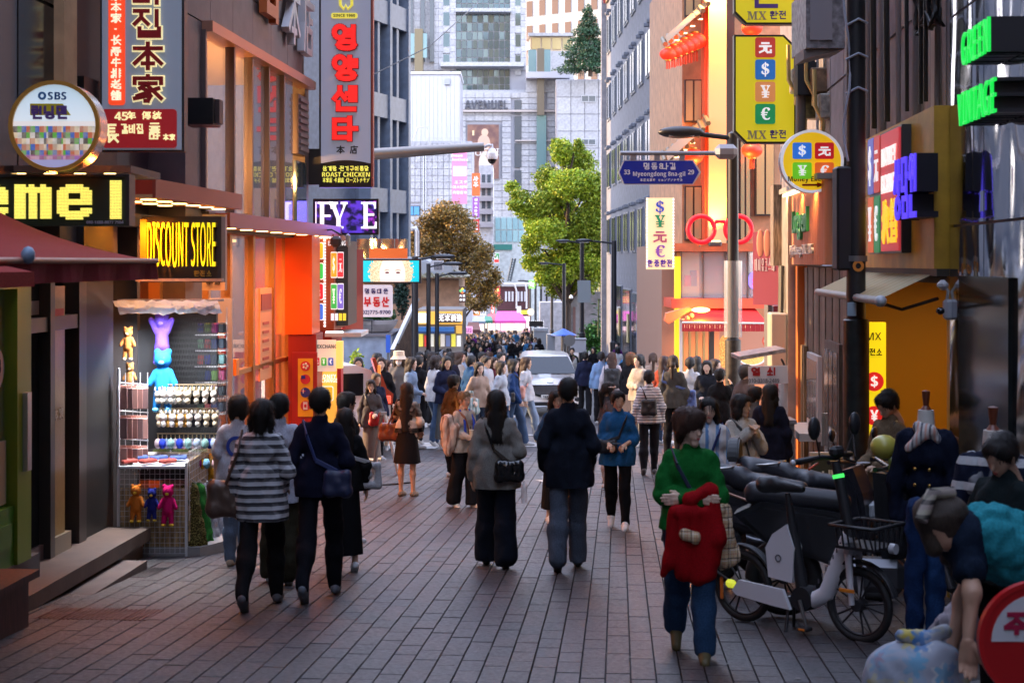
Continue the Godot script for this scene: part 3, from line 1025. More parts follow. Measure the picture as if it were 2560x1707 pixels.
func far_window(o: Node3D,d: float,px0: float,py0: float,px1: float,py1: float,z: float,m: Material,fm: Material,bars := 1) -> void:
	var w := part("window",pb(o,d,px0,py0,px1,py1,z - .3,z + .02),fm,o)
	var t := (px1 - px0) * .06
	for i in bars:
		var a := px0 + t + (px1 - px0 - t) * i / bars
		part("pane",pb(o,d,a,py0 + t,a + (px1 - px0 - t) / bars - t,py1 - t,z + .021,z + .04),m,w)
func build_far() -> void:
	var white := [mat(.42,.435,.47,.5,0,"wall"),mat(.39,.405,.44,.5,0,"wall"),mat(.45,.465,.49,.5,0,"wall")]
	var joint := mat(.3,.31,.35,.8)
	var tealglass := [mat(.05,.09,.11,.06,.35),mat(.07,.11,.12,.05,.4),mat(.04,.07,.08,.08,.3)]
	var slate := mat(.06,.08,.1,.2,.2)
	var fr := mat(.35,.37,.4,.5)
	# department store: tower and block,seen head on
	var d := 200.0
	var o := thing("department_store_tower","white panelled tower with tall mirrored window bands above the store","building",spot(466,100,d) + Vector3(0,0,-8))
	var z := 0.0
	part("core",pb(o,d,400,-40,526,100,-14,-.2),joint,o)
	part("side_fin",pb(o,d,421,-40,425,62,-.1,.5),slate,o)
	part("side_fin",pb(o,d,409,-40,413,62,-.1,.5),slate,o)
	part("side_fin",pb(o,d,430,-40,434,62,-.1,.5),slate,o)
	pieces("panel",o,d,434,-10,443,70,2,13,-.2,.3,white)
	pieces("panel",o,d,450,-10,456,70,1,13,-.2,.3,white)
	pieces("panel",o,d,510,-10,515,70,1,13,-.2,.3,white)
	pieces("panel",o,d,521,-10,526,70,1,13,-.2,.3,white)
	pieces("panel",o,d,400,-10,434,70,5,13,-.2,.1,white)
	for y in [-8,12,33,54]:
		far_window(o,d,443,y,450,y + 14,.1,tealglass[0],fr)
		far_window(o,d,515,y + 1,521,y + 14,.1,tealglass[1],fr)
		pieces("panel",o,d,443,y + 14,450,y + 20,1,1,-.2,.3,white)
		pieces("panel",o,d,515,y + 14,521,y + 21,1,1,-.2,.3,white)
	pieces("pane",o,d,456,-10,510,10,10,3,-.2,.15,tealglass,.1,[],.01)
	part("ledge",pb(o,d,456,10,511,13.5,-.2,1.6),white[0],o)
	pieces("pane",o,d,456,14,510,66,10,6,-.2,.15,tealglass,.1,[],.012)
	part("balcony_ledge",pb(o,d,441,64,524,68,-.2,2.2),white[2],o)
	pieces("pane",o,d,456,69,510,92,10,3,-.2,.15,tealglass,.1,[],.012)
	part("cornice",pb(o,d,440,91.5,526,97,-.2,2.0),white[1],o)
	for x in [[407,417],[421,428],[528,536],[543,550]]:
		part("parapet_glass",pb(o,d,x[0],36 if x[0] < 500 else 52,x[1],60 if x[0] < 500 else 75,2,2.4),mat(.12,.22,.25,.1,.3),o)
	part("brown_pier",pb(o,d,416,32,424,78,1,3),mat(.16,.13,.07,.5),o)
	o = thing("department_store_block","white tiled store block carrying the dark store name and a tall poster","building",spot(505,170,d - 6))
	part("core",pb(o,d - 6,456,92,556,350,-12,-.25),joint,o)
	var holes := [[514,96,522,200],[466,122,501,181],[534,92,544,172]]
	pieces("panel",o,d - 6,457,92,556,184,11,16,-.25,.25,white,.06,holes)
	pieces("panel",o,d - 6,457,184,556,262,11,12,-.25,.25,white,.06,[])
	for y in [100,116,143,170]:
		part("stair_window",pb(o,d - 6,514.5,y,521.5,y + (14 if y == 100 else 24),-.2,.1),slate,o)
	part("string_course",pb(o,d - 6,458,110,556,112,0,.5),mat(.4,.36,.34,.7),o)
	part("string_course",pb(o,d - 6,515,140,556,141.2,0,.5),mat(.4,.36,.34,.7),o)
	part("glazed_lift_shaft",pb(o,d - 6,536.5,116,546,172,-.1,1.2),mat(.1,.2,.22,.1,.3),o)
	part("brown_lift_pier",pb(o,d - 6,537,50,544,116,-.1,1.6),mat(.1,.08,.05,.5),o)
	part("roof_slab",pb(o,d - 6,526,74,569,80,-10,2.5),mat(.36,.36,.4,.7),o)
	part("upper_wall",pb(o,d - 6,526,74,556,92,-10,.1),white[1],o)
	say("AVENUEL",o,mat(.05,.055,.075,.5),at(o,486.5,105,d - 6) + Vector3(0,0,.25),1.1,.82,.3)
	o = thing("store_poster","tall dark brown fashion poster framed on the white store wall","poster",spot(483,151.5,d - 6))
	part("frame",pb(o,d - 6,466.4,123.5,499.8,179.6,-.2,.15),mat(.2,.2,.22,.6),o)
	part("print",pb(o,d - 6,467.4,124.5,498.8,178.6,.151,.2),printed(poster_image()),o)
	say("GUCCI",o,mat(.6,.58,.55,.5),at(o,483,152,d - 6) + Vector3(0,0,.26),.9,1.15,.05,false)
	o = thing("metal_clad_hall","pale ribbed metal clad hall without windows below the white tower","building",spot(434,145,170))
	part("core",pb(o,170,396,74,460,146,-10,0),mat(.42,.44,.5,.35,.5),o)
	for i in 15: part("metal_sheet",pb(o,170,396 + i * 4.2,73.5,396 + i * 4.2 + 4.0,145,.02,.14 + .03 * (i % 2)),mat(.4,.43,.5,.33 + .02 * (i % 3),.55),o)
	part("parapet",pb(o,170,392,72,461,74.5,-9,.5),mat(.6,.62,.66,.5),o)
	part("louver_box",pb(o,170,445,79,450,85,.15,.7),mat(.3,.32,.36,.6),o)
	o = thing("white_tiled_wall_building","white square-tiled building under the metal hall, mostly hidden by trees","building",spot(440,230,150))
	part("core",pb(o,150,396,141,472,345,-9,0),joint,o)
	pieces("panel",o,150,398,142,472,262,13,18,0,.12,white,.05,[[406,205,421,216]])
	far_window(o,150,407,205.5,420,215.5,.1,mat(.1,.3,.55,.2),slate,2)
	for i in 2: part("drain_pipe",pb(o,150,423 + i * 2.5,150,424 + i * 2.5,240,.13,.3),mat(.5,.52,.55,.5),o)
	o = thing("rooftop_rail","thin grey rooftop railing with a small dish frame on the tiled wall","railing",spot(440,142,149))
	for i in 14: part("bar",pb(o,149,425 + i * 3.0,138,425.4 + i * 3.0,143,0,.05),fr,o)
	part("rail",pb(o,149,425,137.6,466,138.2,0,.06),fr,o)
	part("rail",pb(o,149,425,140.3,466,140.7,0,.06),fr,o)
	part("dish_frame",G.new().tube([Vector3(-2.6,.2,0),Vector3(-2.2,1.4,0),Vector3(-1.2,1.5,0),Vector3(-1.1,0,0)],.07,5),fr,o)
	# right wing,sunlit tower and roof garden wall
	o = thing("white_side_wing","plain white panelled wing with two small grey vents below the pine","building",spot(585,160,190))
	part("core",pb(o,190,556,79,640,350,-12,-.2),joint,o)
	pieces("panel",o,190,557,80,640,216,6,8,-.2,.25,white,.07,[])
	far_window(o,190,581,95,596,102,.15,slate,fr,2)
	far_window(o,190,581,138.5,596,145,.15,slate,fr,2)
	o = thing("roof_terrace_railing","dark metal terrace railing along the white wing below the pine","railing",spot(592,76,188))
	for i in 10: part("post",pb(o,188,576 + i * 4,69,576.5 + i * 4,77,0,.06),slate,o)
	for y in [69,71,73,75]: part("rail",pb(o,188,576,y,614,y + .35,.01,.07),slate,o)
	o = thing("sunlit_tower","white office tower catching warm evening sun, with brown windows","building",spot(560,70,260),-.6)
	part("core",b(Vector3(7,8,-8),Vector3(34,66,18)),mat(.7,.66,.6,.6,0,"wall"),o)
	for i in 8:
		for k in 5:
			var w := part("window",b(Vector3(-5.5 + i * 2.6,-6 + k * 4.2,1.02),Vector3(1.5,2.9,.1)),mat(.3,.3,.3,.5),o)
			part("pane",b(Vector3(-5.5 + i * 2.6,-6 + k * 4.2,1.1),Vector3(1.2,2.6,.06)),mat(.12,.06,.03,.1,.1),w)
	for k in 8: part("cladding_joint",b(Vector3(7,-8 + k * 4.2,1.06),Vector3(34.02,.12,.1)),mat(.45,.42,.38,.6),o)
	o = thing("rooftop_glass_pavilion","yellowish glass rooftop pavilion with white frame beside the pine","building",spot(552,65,215))
	part("back_wall",pb(o,215,530,33,572,80,-4,-.1),mat(.62,.5,.36,.6),o)
	pieces("pane",o,215,531,37,572,50,4,1,0,.1,[mat(.4,.33,.16,.1,.2),mat(.3,.26,.13,.1,.2)],.2)
	part("roof",pb(o,215,528,33.5,574,36.5,-4,.8),white[2],o)
	part("lower_wall",pb(o,215,528,51,574,80,-4,.1),white[2],o)
	# a tall pale block behind the viewer's street end,mirrored in the tower's glass
	o = thing("opposite_tower","tall cream tower block with ribbed front, mirrored in the store windows","building",Vector3(4,-2,110),.7)
	part("core",b(Vector3(0,42,0),Vector3(26,86,16)),mat(.66,.5,.28,.6,0,"wall"),o)
	for i in 7: part("rib",b(Vector3(-12 + i * 4,42,-8.3),Vector3(1.1,86,.7)),mat(.5,.36,.2,.6),o)
	# banners and little building under the poster
	o = thing("pink_banner","tall pink beauty salon banner hanging on the white tiled wall","banner",spot(459.5,177,140))
	part("cloth",pb(o,140,452,151.5,467,203.5,0,.08),mat(.6,.2,.34,.6),o)
	part("white_picture",pb(o,140,453,166,466.4,176,.081,.1),mat(.65,.62,.64,.6),o)
	var g := G.new()
	write(g,"エステ",-.7 + .25,-.3 - .3,.34,.3,.05,.09,.02,.42)
	write(g,"에스테틱",-.62,-1.05,.3,.3,.045,.09,.02,.34)
	write(g,"美容店本",-.62,-1.55,.3,.3,.045,.09,.02,.34)
	part("lettering",g,mat(.75,.7,.72,.6),o)
	say("Dream",o,mat(.75,.7,.72,.6),at(o,457,155.5,140) + Vector3(0,0,.1),.24,1,.02)
	say("Aesthetic",o,mat(.75,.7,.72,.6),at(o,460,159.5,140) + Vector3(0,0,.1),.24,1,.02)
	o = thing("orange_fortune_sign","upright orange sign with white Korean letters beside the pink banner","sign",spot(476,184,125))
	part("box",pb(o,125,472,173,480,195.5,-.15,.15),mat(.7,.13,.03,.5),o)
	g = G.new()
	write(g,"사주",-.22,.25,.42,.42,.08,.15,.03,.5,true)
	part("lettering",g,mat(.8,.8,.78,.5),o)
	o = thing("violet_upright_sign","upright violet sign below the orange one on a small building","sign",spot(476,207,125))
	part("box",pb(o,125,472.5,197,479.3,217,-.15,.15),mat(.28,.09,.36,.5),o)
	g = G.new()
	write(g,"에이스타로",-.13,.5,.26,.22,.05,.15,.03,.3,true)
	part("lettering",g,mat(.75,.7,.75,.5),o)
	o = thing("red_upright_sign","small red upright sign lowest of the three beside the tree","sign",spot(476,226,125))
	part("box",pb(o,125,472.5,219,479.3,232,-.15,.15),mat(.45,.02,.03,.5),o)
	for i in 3: part("white_line",pb(o,125,473.5,221.5 + i * 3.4,478,222.8 + i * 3.4,.15,.17),mat(.75,.7,.7,.5),o)
	o = thing("balcony_house","narrow white house with railed balconies behind the upright signs","building",spot(485,225,128))
	part("wall",pb(o,128,479,165,493,330,-6,0),white[1],o)
	for i in 4:
		part("balcony",pb(o,128,478.5,184 + i * 13,493.5,188 + i * 13,0,.8),mat(.22,.22,.24,.6),o)
		for k in 2: far_window(o,128,481.5 + k * 5.5,174 + i * 13,485.5 + k * 5.5,182.5 + i * 13,.02,slate,white[0])
	o = thing("teal_glass_house","pale teal glass fronted building behind the ginkgo","building",spot(507,250,132))
	part("wall",pb(o,132,493,216,540,330,-6,0),mat(.5,.55,.55,.6,0,"wall"),o)
	pieces("pane",o,132,495,217,524,242,5,2,0,.08,[mat(.25,.42,.45,.15,.1),mat(.3,.48,.5,.15,.1)],.08)
	part("green_band",pb(o,132,493,244,512,249.5,.02,.15),mat(.02,.16,.13,.5),o)
	o = thing("fire_stair","black iron fire stair on the pale wall above maroon house","staircase",spot(512,270,126))
	part("stringer",G.new().tube([at(o,507.5,281,126),at(o,512.5,258,126)],.09,5),slate,o)
	part("stringer",G.new().tube([at(o,510.5,281,126),at(o,515.5,258,126)],.09,5),slate,o)
	for i in 9: part("tread",pb(o,126,508 + i * .55,279 - i * 2.5,511.8 + i * .55,279.7 - i * 2.5,-.3,.3),slate,o)
	o = thing("convenience_store_sign","small white sign with a green and red number seven","sign",spot(496.5,257,124))
	part("box",pb(o,124,494,252.5,499.2,262.5,-.1,.1),mat(.7,.72,.7,.5),o)
	part("red_strip",pb(o,124,494.4,259,498.9,262,.1,.12),mat(.55,.03,.02,.5),o)
	part("green_strip",pb(o,124,497.9,253,499,258.6,.1,.12),mat(.02,.2,.06,.5),o)
	say("7",o,mat(.02,.3,.08,.5),at(o,496,255.6,124) + Vector3(0,0,.12),.38,1.2,.02)
	o = thing("maroon_house","dark maroon house with narrow white windows above the magenta awning","building",spot(513,330,120))
	part("wall",pb(o,120,497,285,531,345,-6,0),mat(.07,.018,.025,.7,0,"wall"),o)
	for i in 6: far_window(o,120,505 + i * 3.3 + (2.5 if i > 2 else 0.0),291,507 + i * 3.3 + (2.5 if i > 2 else 0.0),301,.02,mat(.5,.52,.56,.3),white[0])
	part("parapet",pb(o,120,496.5,283.5,531.5,286,-6,.2),mat(.3,.3,.3,.7),o)
	for i in 2: part("drain_pipe",G.new().tube([at(o,514.5 + i * 11,284,120) + Vector3(0,0,.2),at(o,516.5 + i * 10,290,120) + Vector3(0,0,.2),at(o,516.5 + i * 10,308,120) + Vector3(0,0,.2)],.07,6),mat(.5,.5,.52,.5),o)
	awning_far("magenta_awning","broad magenta awning over the bright stalls at the street's far end",495,311,526,319.5,108,[.5,.05,.28])
	awning_far("red_awning","pinkish red awning next to the magenta one",487,314,501,319.5,110,[.5,.06,.08])
	awning_far("green_awning","small dark green awning next to the red one",484,316,493,319.5,109,[.02,.15,.1])
	awning_far("blue_grey_awning","small blue grey awning over the stalls below the brown tree",473,316,486,320,100,[.2,.27,.34])
	awning_far("brown_awning","dark brown slanting awning near the money exchange corner",467,322,481,328,80,[.12,.06,.06])
	stall_row()
	far_signs()
	midground_left()
	midground_right()
func poster_image() -> Image:
	var im := Image.create(96,160,false,Image.FORMAT_RGB8)
	var nz := FastNoiseLite.new()
	nz.frequency = .03
	for y in 160:
		for x in 96:
			var u := x / 96.0
			var v := y / 160.0
			var c := Color(.12,.055,.05).lerp(Color(.24,.12,.08),clampf(nz.get_noise_2d(x,y) + .4,0,1))
			if Vector2((u - .55) / .11,(v - .14) / .07).length() < 1: c = Color(.62,.4,.28)
			elif Vector2((u - .52) / .2,(v - .34) / .16).length() < 1: c = Color(.55,.36,.27)
			elif Vector2((u - .56) / .2,(v - .72) / .24).length() < 1: c = Color(.6,.52,.44)
			elif absf(u - .18) < .03 and v > .1 and v < .2: c = Color(.7,.55,.3)
			im.set_pixel(x,y,c.linear_to_srgb())
	return im
func awning_far(called: String,label: String,px0: float,py0: float,px1: float,py1: float,d: float,c: Array) -> void:
	var o := thing("stall_awning",label,"awning",spot((px0 + px1) / 2,py1,d))
	var p := at(o,px0,py0,d)
	var q := at(o,px1,py1,d)
	var m := mat(c[0],c[1],c[2],.7)
	var g := G.new()
	var w := (q.x - p.x) * .18
	g.quad(V(p.x,q.y,1.5),V(q.x,q.y,1.5),V(q.x - w,p.y,-.5),V(p.x + w * .4,p.y,-.5))
	g.quad(V(p.x,q.y - .18,1.5),V(q.x,q.y - .18,1.5),V(q.x,q.y,1.5),V(p.x,q.y,1.5))
	part("canvas",g,m,o)
	for s in [p.x + .05,q.x - .05]: part("post",b(V(s,q.y - 1.1,1.3),V(.07,2.2,.07)),mat(.3,.3,.3,.5),o)
func stall_row() -> void:
	# lit market stalls at the far end: goods and bright boxes
	for i in 7:
		var px := 478 + i * 8.0
		var d := 112.0
		var o := thing("market_stall",["lit stall with pink goods under the far awnings","lit stall with pale yellow goods under the far awnings","lit stall with white and rosy goods under the far awnings"][i % 3],"stall",spot(px,335,d),0,"lit stalls at the far end of the street")
		part("counter",b(V(0,-.3,0),V(.56,1.0,.5)),mat(.4,.32,.28,.6),o)
		part("back_panel",b(V(0,.8,-.4),V(.58,1.2,.06)),glow([.9,.9,.9][i % 3],[.55,.7,.75][i % 3],[.6,.45,.7][i % 3],.9),o)
		for k in 5: part("goods",G.new().ball(V(-.22 + k * .11,.3,.1),V(.06,.08,.06),6),mat(.3 + .1 * (k % 3),.15 + .1 * (i % 3),.12 + .08 * (k % 2),.6),o)
func sign_far(called: String,label: String,px0: float,py0: float,px1: float,py1: float,d: float,m: Material,text: String,tm: Material,down := false) -> Node3D:
	var o := thing(called,label,"sign",spot((px0 + px1) / 2,(py0 + py1) / 2,d))
	part("box",pb(o,d,px0,py0,px1,py1,-.12,.12),m,o)
	var n := text.length()
	var w := (px1 - px0) / F * d
	var h := (py1 - py0) / F * d
	var g := G.new()
	if n > 0:
		if down:
			var ph := h * .9 / n
			write(g,text,-w * .34,h * .45 - ph * .95,w * .68,ph * .8,minf(w,ph) * .12,.12,.02,ph,true)
		else:
			var pw := w * .94 / n
			write(g,text,-w * .46,-h * .32,pw * .82,h * .64,minf(pw,h) * .13,.12,.02,pw)
		part("lettering",g,tm,o)
	return o
func far_signs() -> void:
	var wh := glow(.9,.9,.92,1.0)
	sign_far("red_hanging_sign","tall red lit sign with yellow letters beside the maroon house",494,286,500,303,116,glow(.75,.04,.04,.8),"부산집",glow(.9,.8,.2,1.2),true)
	sign_far("small_red_sign","narrow red lit sign below the brown tree",491,304,494.5,313,112,glow(.8,.08,.05,.9),"식당",wh,true)
	sign_far("green_lit_sign","small bright green lit sign under the ginkgo",529,280,535,288,110,glow(.2,.8,.1,1.0),"약",wh)
	var o := sign_far("yellow_round_sign","yellow bar sign ending in a round lamp above the far stalls",521,310,530,313.5,105,glow(.9,.75,.05,1.0),"",wh)
	part("round_end",G.new().disc(at(o,530.5,311.5,105),.24,.14,16),glow(.95,.7,.35,1.1),o)
	sign_far("white_letter_sign","white lit sign standing over the far stalls",517,306,521,312,106,glow(.85,.9,.95,.8),"8",wh)
	sign_far("orange_round_sign","orange lit sign hanging over shops below the brown tree",473.5,309.5,480,315,95,glow(.9,.25,.05,1.0),"육",wh)
	sign_far("white_shop_sign","white lit shop sign next to the orange one",480,309,486,315,95,glow(.85,.88,.9,.9),"국수",mat(.1,.1,.3,.5))
	sign_far("pink_shop_sign","pink lit shop sign by the corner kiosk",466,326,472.5,333,78,glow(.9,.45,.7,.9),"네일",glow(.3,.02,.3,.6))
	o = sign_far("black_board_sign","black sign board edged in white lamps at the far right of the lane",529,320.5,543.5,326,92,mat(.02,.02,.025,.4),"",wh)
	for i in 8: part("lamp",b(V(-.42 + i * .12,.18,.13),V(.05,.04,.03)),wh,o)
	for i in 4: part("lamp",b(V(.44,.1 - i * .1,.13),V(.04,.05,.03)),wh,o)
	o = sign_far("square_diamond_sign","dark sign with a coloured diamond hanging from the peach house",459,286,466,302,62,mat(.12,.06,.04,.5),"",wh)
	var cols := [[.9,.2,.05],[.1,.4,.8],[.2,.7,.2],[.9,.8,.1]]
	for i in 4:
		var t := Transform3D(Basis(Vector3.BACK,PI / 4),V(0,.15,.13)) * Transform3D(Basis(),V((i % 2 - .5) * .1,(i / 2 - .5) * .1,0))
		var g := G.new()
		g.t = t
		part("diamond",g.box(V(0,0,.01),V(.09,.09,.03)),glow(cols[i][0],cols[i][1],cols[i][2],.8),o)
	var g2 := G.new()
	write(g2,"大衆",-.12,-.1,.1,.1,.018,.12,.02,.13)
	write(g2,"本家",-.12,-.26,.1,.1,.018,.12,.02,.13)
	part("lettering",g2,wh,o)

func street_lamp(label: String,pos: Vector3,h: float,arm: float,side: float,r := .09) -> void:
	var o := thing("street_lamp",label,"street lamp",pos,0,"dark street lamps with flat heads")
	var m := mat(.018,.02,.026,.45,.3)
	part("pole",G.new().lathe(V(0,0,0),[[r * 1.5,0],[r * 1.5,h * .3],[r,h * .31],[r * .9,h],[.01,h + .01]],12),m,o)
	part("arm",G.new().tube([V(0,h - .12,0),V(side * arm * .5,h - .06,0),V(side * arm,h - .02,0)],r * .4,6),m,o)
	var hd := G.new().ball(V(side * (arm + .32),h,0),V(.38,.075,.17),10)
	part("lamp_head",hd,m,o)
	part("lens",b(V(side * (arm + .32),h - .068,0),V(.4,.02,.2)),mat(.5,.5,.5,.3),o)
func midground_left() -> void:
	# blue glass tower
	var o := thing("blue_glass_tower","blue grey glass tower with stone piers rising behind the roast chicken sign","building",foot(370,70),1.243)
	var pier := mat(.13,.17,.24,.5,0,"wall")
	var gl := [mat(.05,.1,.14,.05,.45),mat(.07,.13,.17,.06,.45),mat(.04,.08,.11,.05,.4)]
	part("core",sp(-.3,4.3,-2,40,-16,-.4),mat(.07,.09,.13,.6),o)
	part("side_mass",sp(-34,-.31,-2,40,-16,-.6),mat(.16,.19,.25,.6,0,"wall"),o)  # unseen bulk added to keep the low sun off the crossing
	for f in 7:
		var y := 3.2 + f * 4.4
		part("floor_band",sp(-.3,4.3,y,y + 1.1,-.4,.12),pier,o)
		for i in 4:
			part("pane",b(V(.2 + i * 1.12,y + 2.75,-.3),V(.98,3.2,.05)),gl[(i + f) % 3],o)
	for i in 5: part("pier",sp(-.36 + i * 1.12,-.1 + i * 1.12,3.2,40,-.4,.2 if i % 2 == 0 else .05),pier,o)
	for i in 4: part("shop_pane",b(V(.2 + i * 1.12,1.2,-.3),V(.98,4.0,.05)),gl[i % 3],o)
	part("corner_pier",sp(4.3,4.6,-2,40,-2,.1),pier,o)
	# bullet camera pole: the long arm reaches in from the left
	o = thing("camera_mast","long grey steel arm reaching over the crossing with cameras at its tip","mast",foot(300,31))
	var grey := mat(.2,.19,.18,.4,.5)
	var e := o.position
	part("post",G.new().tube([V(0,0,0),spot(300,150,31) - e],.12,10),grey,o)
	part("arm",G.new().tube([spot(300,156.5,31) - e,spot(372,154,31) - e,spot(484,146.5,31) - e],[.13,.12,.09],12),grey,o)
	o = thing("dome_camera","white dome camera with black globe hanging at the steel arm's tip","camera",spot(490,152,31))
	e = o.position
	part("bracket",G.new().tube([spot(484,147,31) - e,spot(488,145,31) - e,spot(492,145,31) - e,spot(492,149,31) - e],.035,6),mat(.6,.6,.62,.4),o)
	part("housing",G.new().lathe(spot(492,158,31) - e,[[.11,-.02],[.12,.03],[.115,.1],[.06,.2],[.01,.21]],16),mat(.7,.7,.72,.4),o)
	part("globe",G.new().ball(spot(492,158.5,31) - e,V(.095,.11,.095),14),mat(.01,.01,.012,.1),o)
	# peach house
	var d := 66.0
	o = thing("peach_house","peach plastered two-storey house with a pale tiled hip roof","building",foot(425,d))
	var peach := mat(.62,.36,.22,.7,0,"wall")
	part("wall",pb(o,d,345,276,459,350,-8,0),peach,o)
	part("upper_wall",pb(o,d,345,262,452,276,-8,-.6),mat(.4,.42,.46,.7),o)
	var rf := G.new()
	var p0 := at(o,340,277,d)
	var p1 := at(o,466,276.5,d)
	var p2 := at(o,452,270.5,d)
	rf.quad(V(p0.x,p0.y,.8),V(p1.x,p1.y,.8),V(p2.x,p2.y,-2),V(p0.x,p2.y,-2))
	rf.quad(V(p1.x,p1.y,.8),V(p1.x,p1.y,-8),V(p2.x,p2.y,-7),V(p2.x,p2.y,-2))
	var roof := part("roof",rf,mat(.3,.27,.16,.7,0,"wall"),o)
	for i in 22:
		var t := i / 21.0
		part("tile_rib",G.new().tube([V(lerpf(p0.x,p1.x,t),p0.y + .03,.8),V(lerpf(p0.x,p2.x,t),p2.y + .03,-2)],.05,5),mat(.34,.3,.18,.7),roof)
	part("eave_board",pb(o,d,341,276.6,466,278,.6,.78),mat(.3,.2,.12,.7),o)
	var gab := G.new()
	gab.ext(PackedVector2Array([Vector2(p0.x,p2.y - .2),Vector2(p2.x - .1,p2.y - .2),Vector2(spot(421,0,d).x - o.position.x,(at(o,0,258,d)).y),Vector2(p0.x,(at(o,0,250,d)).y)]),-7.0,-2.0)
	part("gable",gab,mat(.42,.44,.47,.7),o)
	far_window(o,d,391,293,406,304,.02,mat(.05,.06,.06,.2),mat(.3,.2,.14,.6))
	for i in 9: part("rafter_end",pb(o,d,424 + i * 4.2,278.2,425 + i * 4.2,279.4,.1,.7),mat(.2,.12,.07,.7),o)
	o = thing("air_conditioner","white boxed air conditioner on the hip roof's edge","air conditioner",spot(437.5,271,d - 2))
	part("case",pb(o,d - 2,431,260,443.5,270.5,-.3,.3),mat(.55,.55,.58,.5),o)
	for i in 6: part("slat",pb(o,d - 2,434.5 + i * 1.4,261.5,435.4 + i * 1.4,269.5,.3,.33),mat(.1,.1,.12,.5),o)
	# corner exchange shop below it
	d = 58.0
	o = thing("corner_exchange_shop","corner money exchange shop with yellow lit fascia and blue awning stripe","shop",foot(440,d))
	part("shell",pb(o,d,417,309,463,352,-4,0),mat(.3,.27,.25,.7),o)
	part("fascia",pb(o,d,417.5,311,462.5,323.5,.01,.25),glow(.85,.45,.06,.7),o)
	part("dark_board",pb(o,d,437,312.5,461,322,.25,.3),mat(.08,.05,.03,.5),o)
	var g := G.new()
	write(g,"元本換錢",.0,.23,.2,.24,.035,.3,.02,.23)
	part("lettering",g,glow(.95,.85,.8,1.1),o)
	var l1 := at(o,450,312.6,d)
	say("MONEY EXCHANGE",o,glow(.95,.9,.8,1.0),at(o,449,313.8,d) + V(0,0,.32),.07,1,.01)
	(o.get_child(3) as Node3D).position = V(spot(439,0,d).x - o.position.x,(at(o,0,320.5,d)).y - .23,0)
	part("globe_board",pb(o,d,418.5,312.5,428,322,.25,.3),glow(.8,.85,.9,.8),o)
	part("awning",pb(o,d,418,326,455,330,.1,.8),mat(.05,.2,.5,.6),o)
	part("awning_edge",pb(o,d,418,330,455,332,.6,.82),mat(.03,.08,.2,.6),o)
	var cols := [[.85,.7,.1],[.75,.06,.05],[.8,.78,.7],[.85,.75,.1],[.75,.7,.65],[.15,.2,.4],[.85,.75,.1],[.8,.78,.75]]
	for i in 8: part("poster",pb(o,d,419 + i * 5.4,333.5 + (i % 2) * 1.5,423.2 + i * 5.4,346,.02,.06),glow(cols[i][0],cols[i][1],cols[i][2],.65),o)
	part("side_poster",pb(o,d,456,325,462,333,.02,.1),glow(.85,.5,.1,.6),o)
	# ramp with timber guard
	d = 46.0
	o = thing("ramp_stair","outdoor stair with tall timber slat guard and white edge strip","staircase",foot(400,d))
	var ps := [at(o,391,352,d),at(o,413,309,d + 6)]
	var wood := mat(.17,.11,.075,.7,0,"wood")
	for i in 26:
		var t := i / 25.0
		var q: Vector3 = ps[0].lerp(ps[1],t)
		part("slat",b(q + V(.16,-.55,0),V(.035,1.5,.14)),wood,o)
	g = G.new()
	g.quad(ps[0] + V(-.02,.1,.12),ps[0] + V(.1,.1,.12),ps[1] + V(.1,.25,.12),ps[1] + V(-.02,.25,.12))
	g.quad(ps[0] + V(-.02,-1.4,.12),ps[0] + V(-.02,.1,.12),ps[1] + V(-.02,.25,.12),ps[1] + V(-.02,-1.4,.12))
	part("white_edge",g,mat(.75,.72,.68,.5),o)
	part("flank",G.new().ext(PackedVector2Array([Vector2(ps[0].x - .1,-.2),Vector2(ps[1].x + 1.0,-.2),Vector2(ps[1].x + 1.0,ps[1].y - 1.4),Vector2(ps[0].x,ps[0].y - 1.3)]),-7,-6.2),mat(.3,.34,.4,.7),o)
	part("handrail",G.new().tube([ps[0] + V(.2,.25,0),ps[1] + V(.2,.35,0)],.03,6),mat(.03,.03,.03,.4),o)
	# terrace with planter
	o = thing("terrace_wall","low blue grey terrace wall behind the white van","wall",foot(375,47))
	part("wall",pb(o,47,330,335,392,372,-4,0),mat(.26,.32,.42,.7,0,"wall"),o)
	part("coping",pb(o,47,330,333.5,392,336,-4,.1),mat(.12,.11,.12,.7),o)
	o = thing("bowl_planter","big grey bowl planter on the terrace","planter",spot(377,333.5,48))
	part("bowl",G.new().lathe(V(0,0,0),[[.25,0],[.45,.1],[.62,.32],[.66,.45],[.6,.45],[.5,.4]],20),mat(.3,.3,.32,.6),o)
	bush(o,"leaves",V(0,.55,0),V(.62,.35,.5),900,.07,[[.02,.06,.015],[.03,.09,.02]])
	o = thing("terrace_chair","dark metal chair standing beside the bowl planter","chair",spot(366,333.5,47.5))
	for q in [V(-.2,.22,.2),V(.2,.22,.2),V(-.2,.45,-.2),V(.2,.45,-.2)]: part("leg",b(V(q.x,q.y,q.z),V(.035,q.y * 2,.035)),mat(.02,.022,.03,.4),o)
	part("seat",cb(V(0,.44,0),V(.44,.04,.44)),mat(.02,.022,.03,.4),o)
	part("backrest",cb(V(0,.78,-.2),V(.44,.2,.03)),mat(.02,.022,.03,.4),o)
	o = thing("blue_notice_board","narrow bright blue notice board at the foot of ramp","sign",spot(387.5,342,45))
	part("board",pb(o,45,386,334.5,390.3,352,-.05,.05),mat(.02,.1,.5,.5),o)
	part("stand",pb(o,45,387,352,389.3,372,-.04,.04),mat(.1,.1,.1,.5),o)
	o = thing("dark_cypress","narrow dark green cypress standing before the peach house","tree",spot(402,314,55))
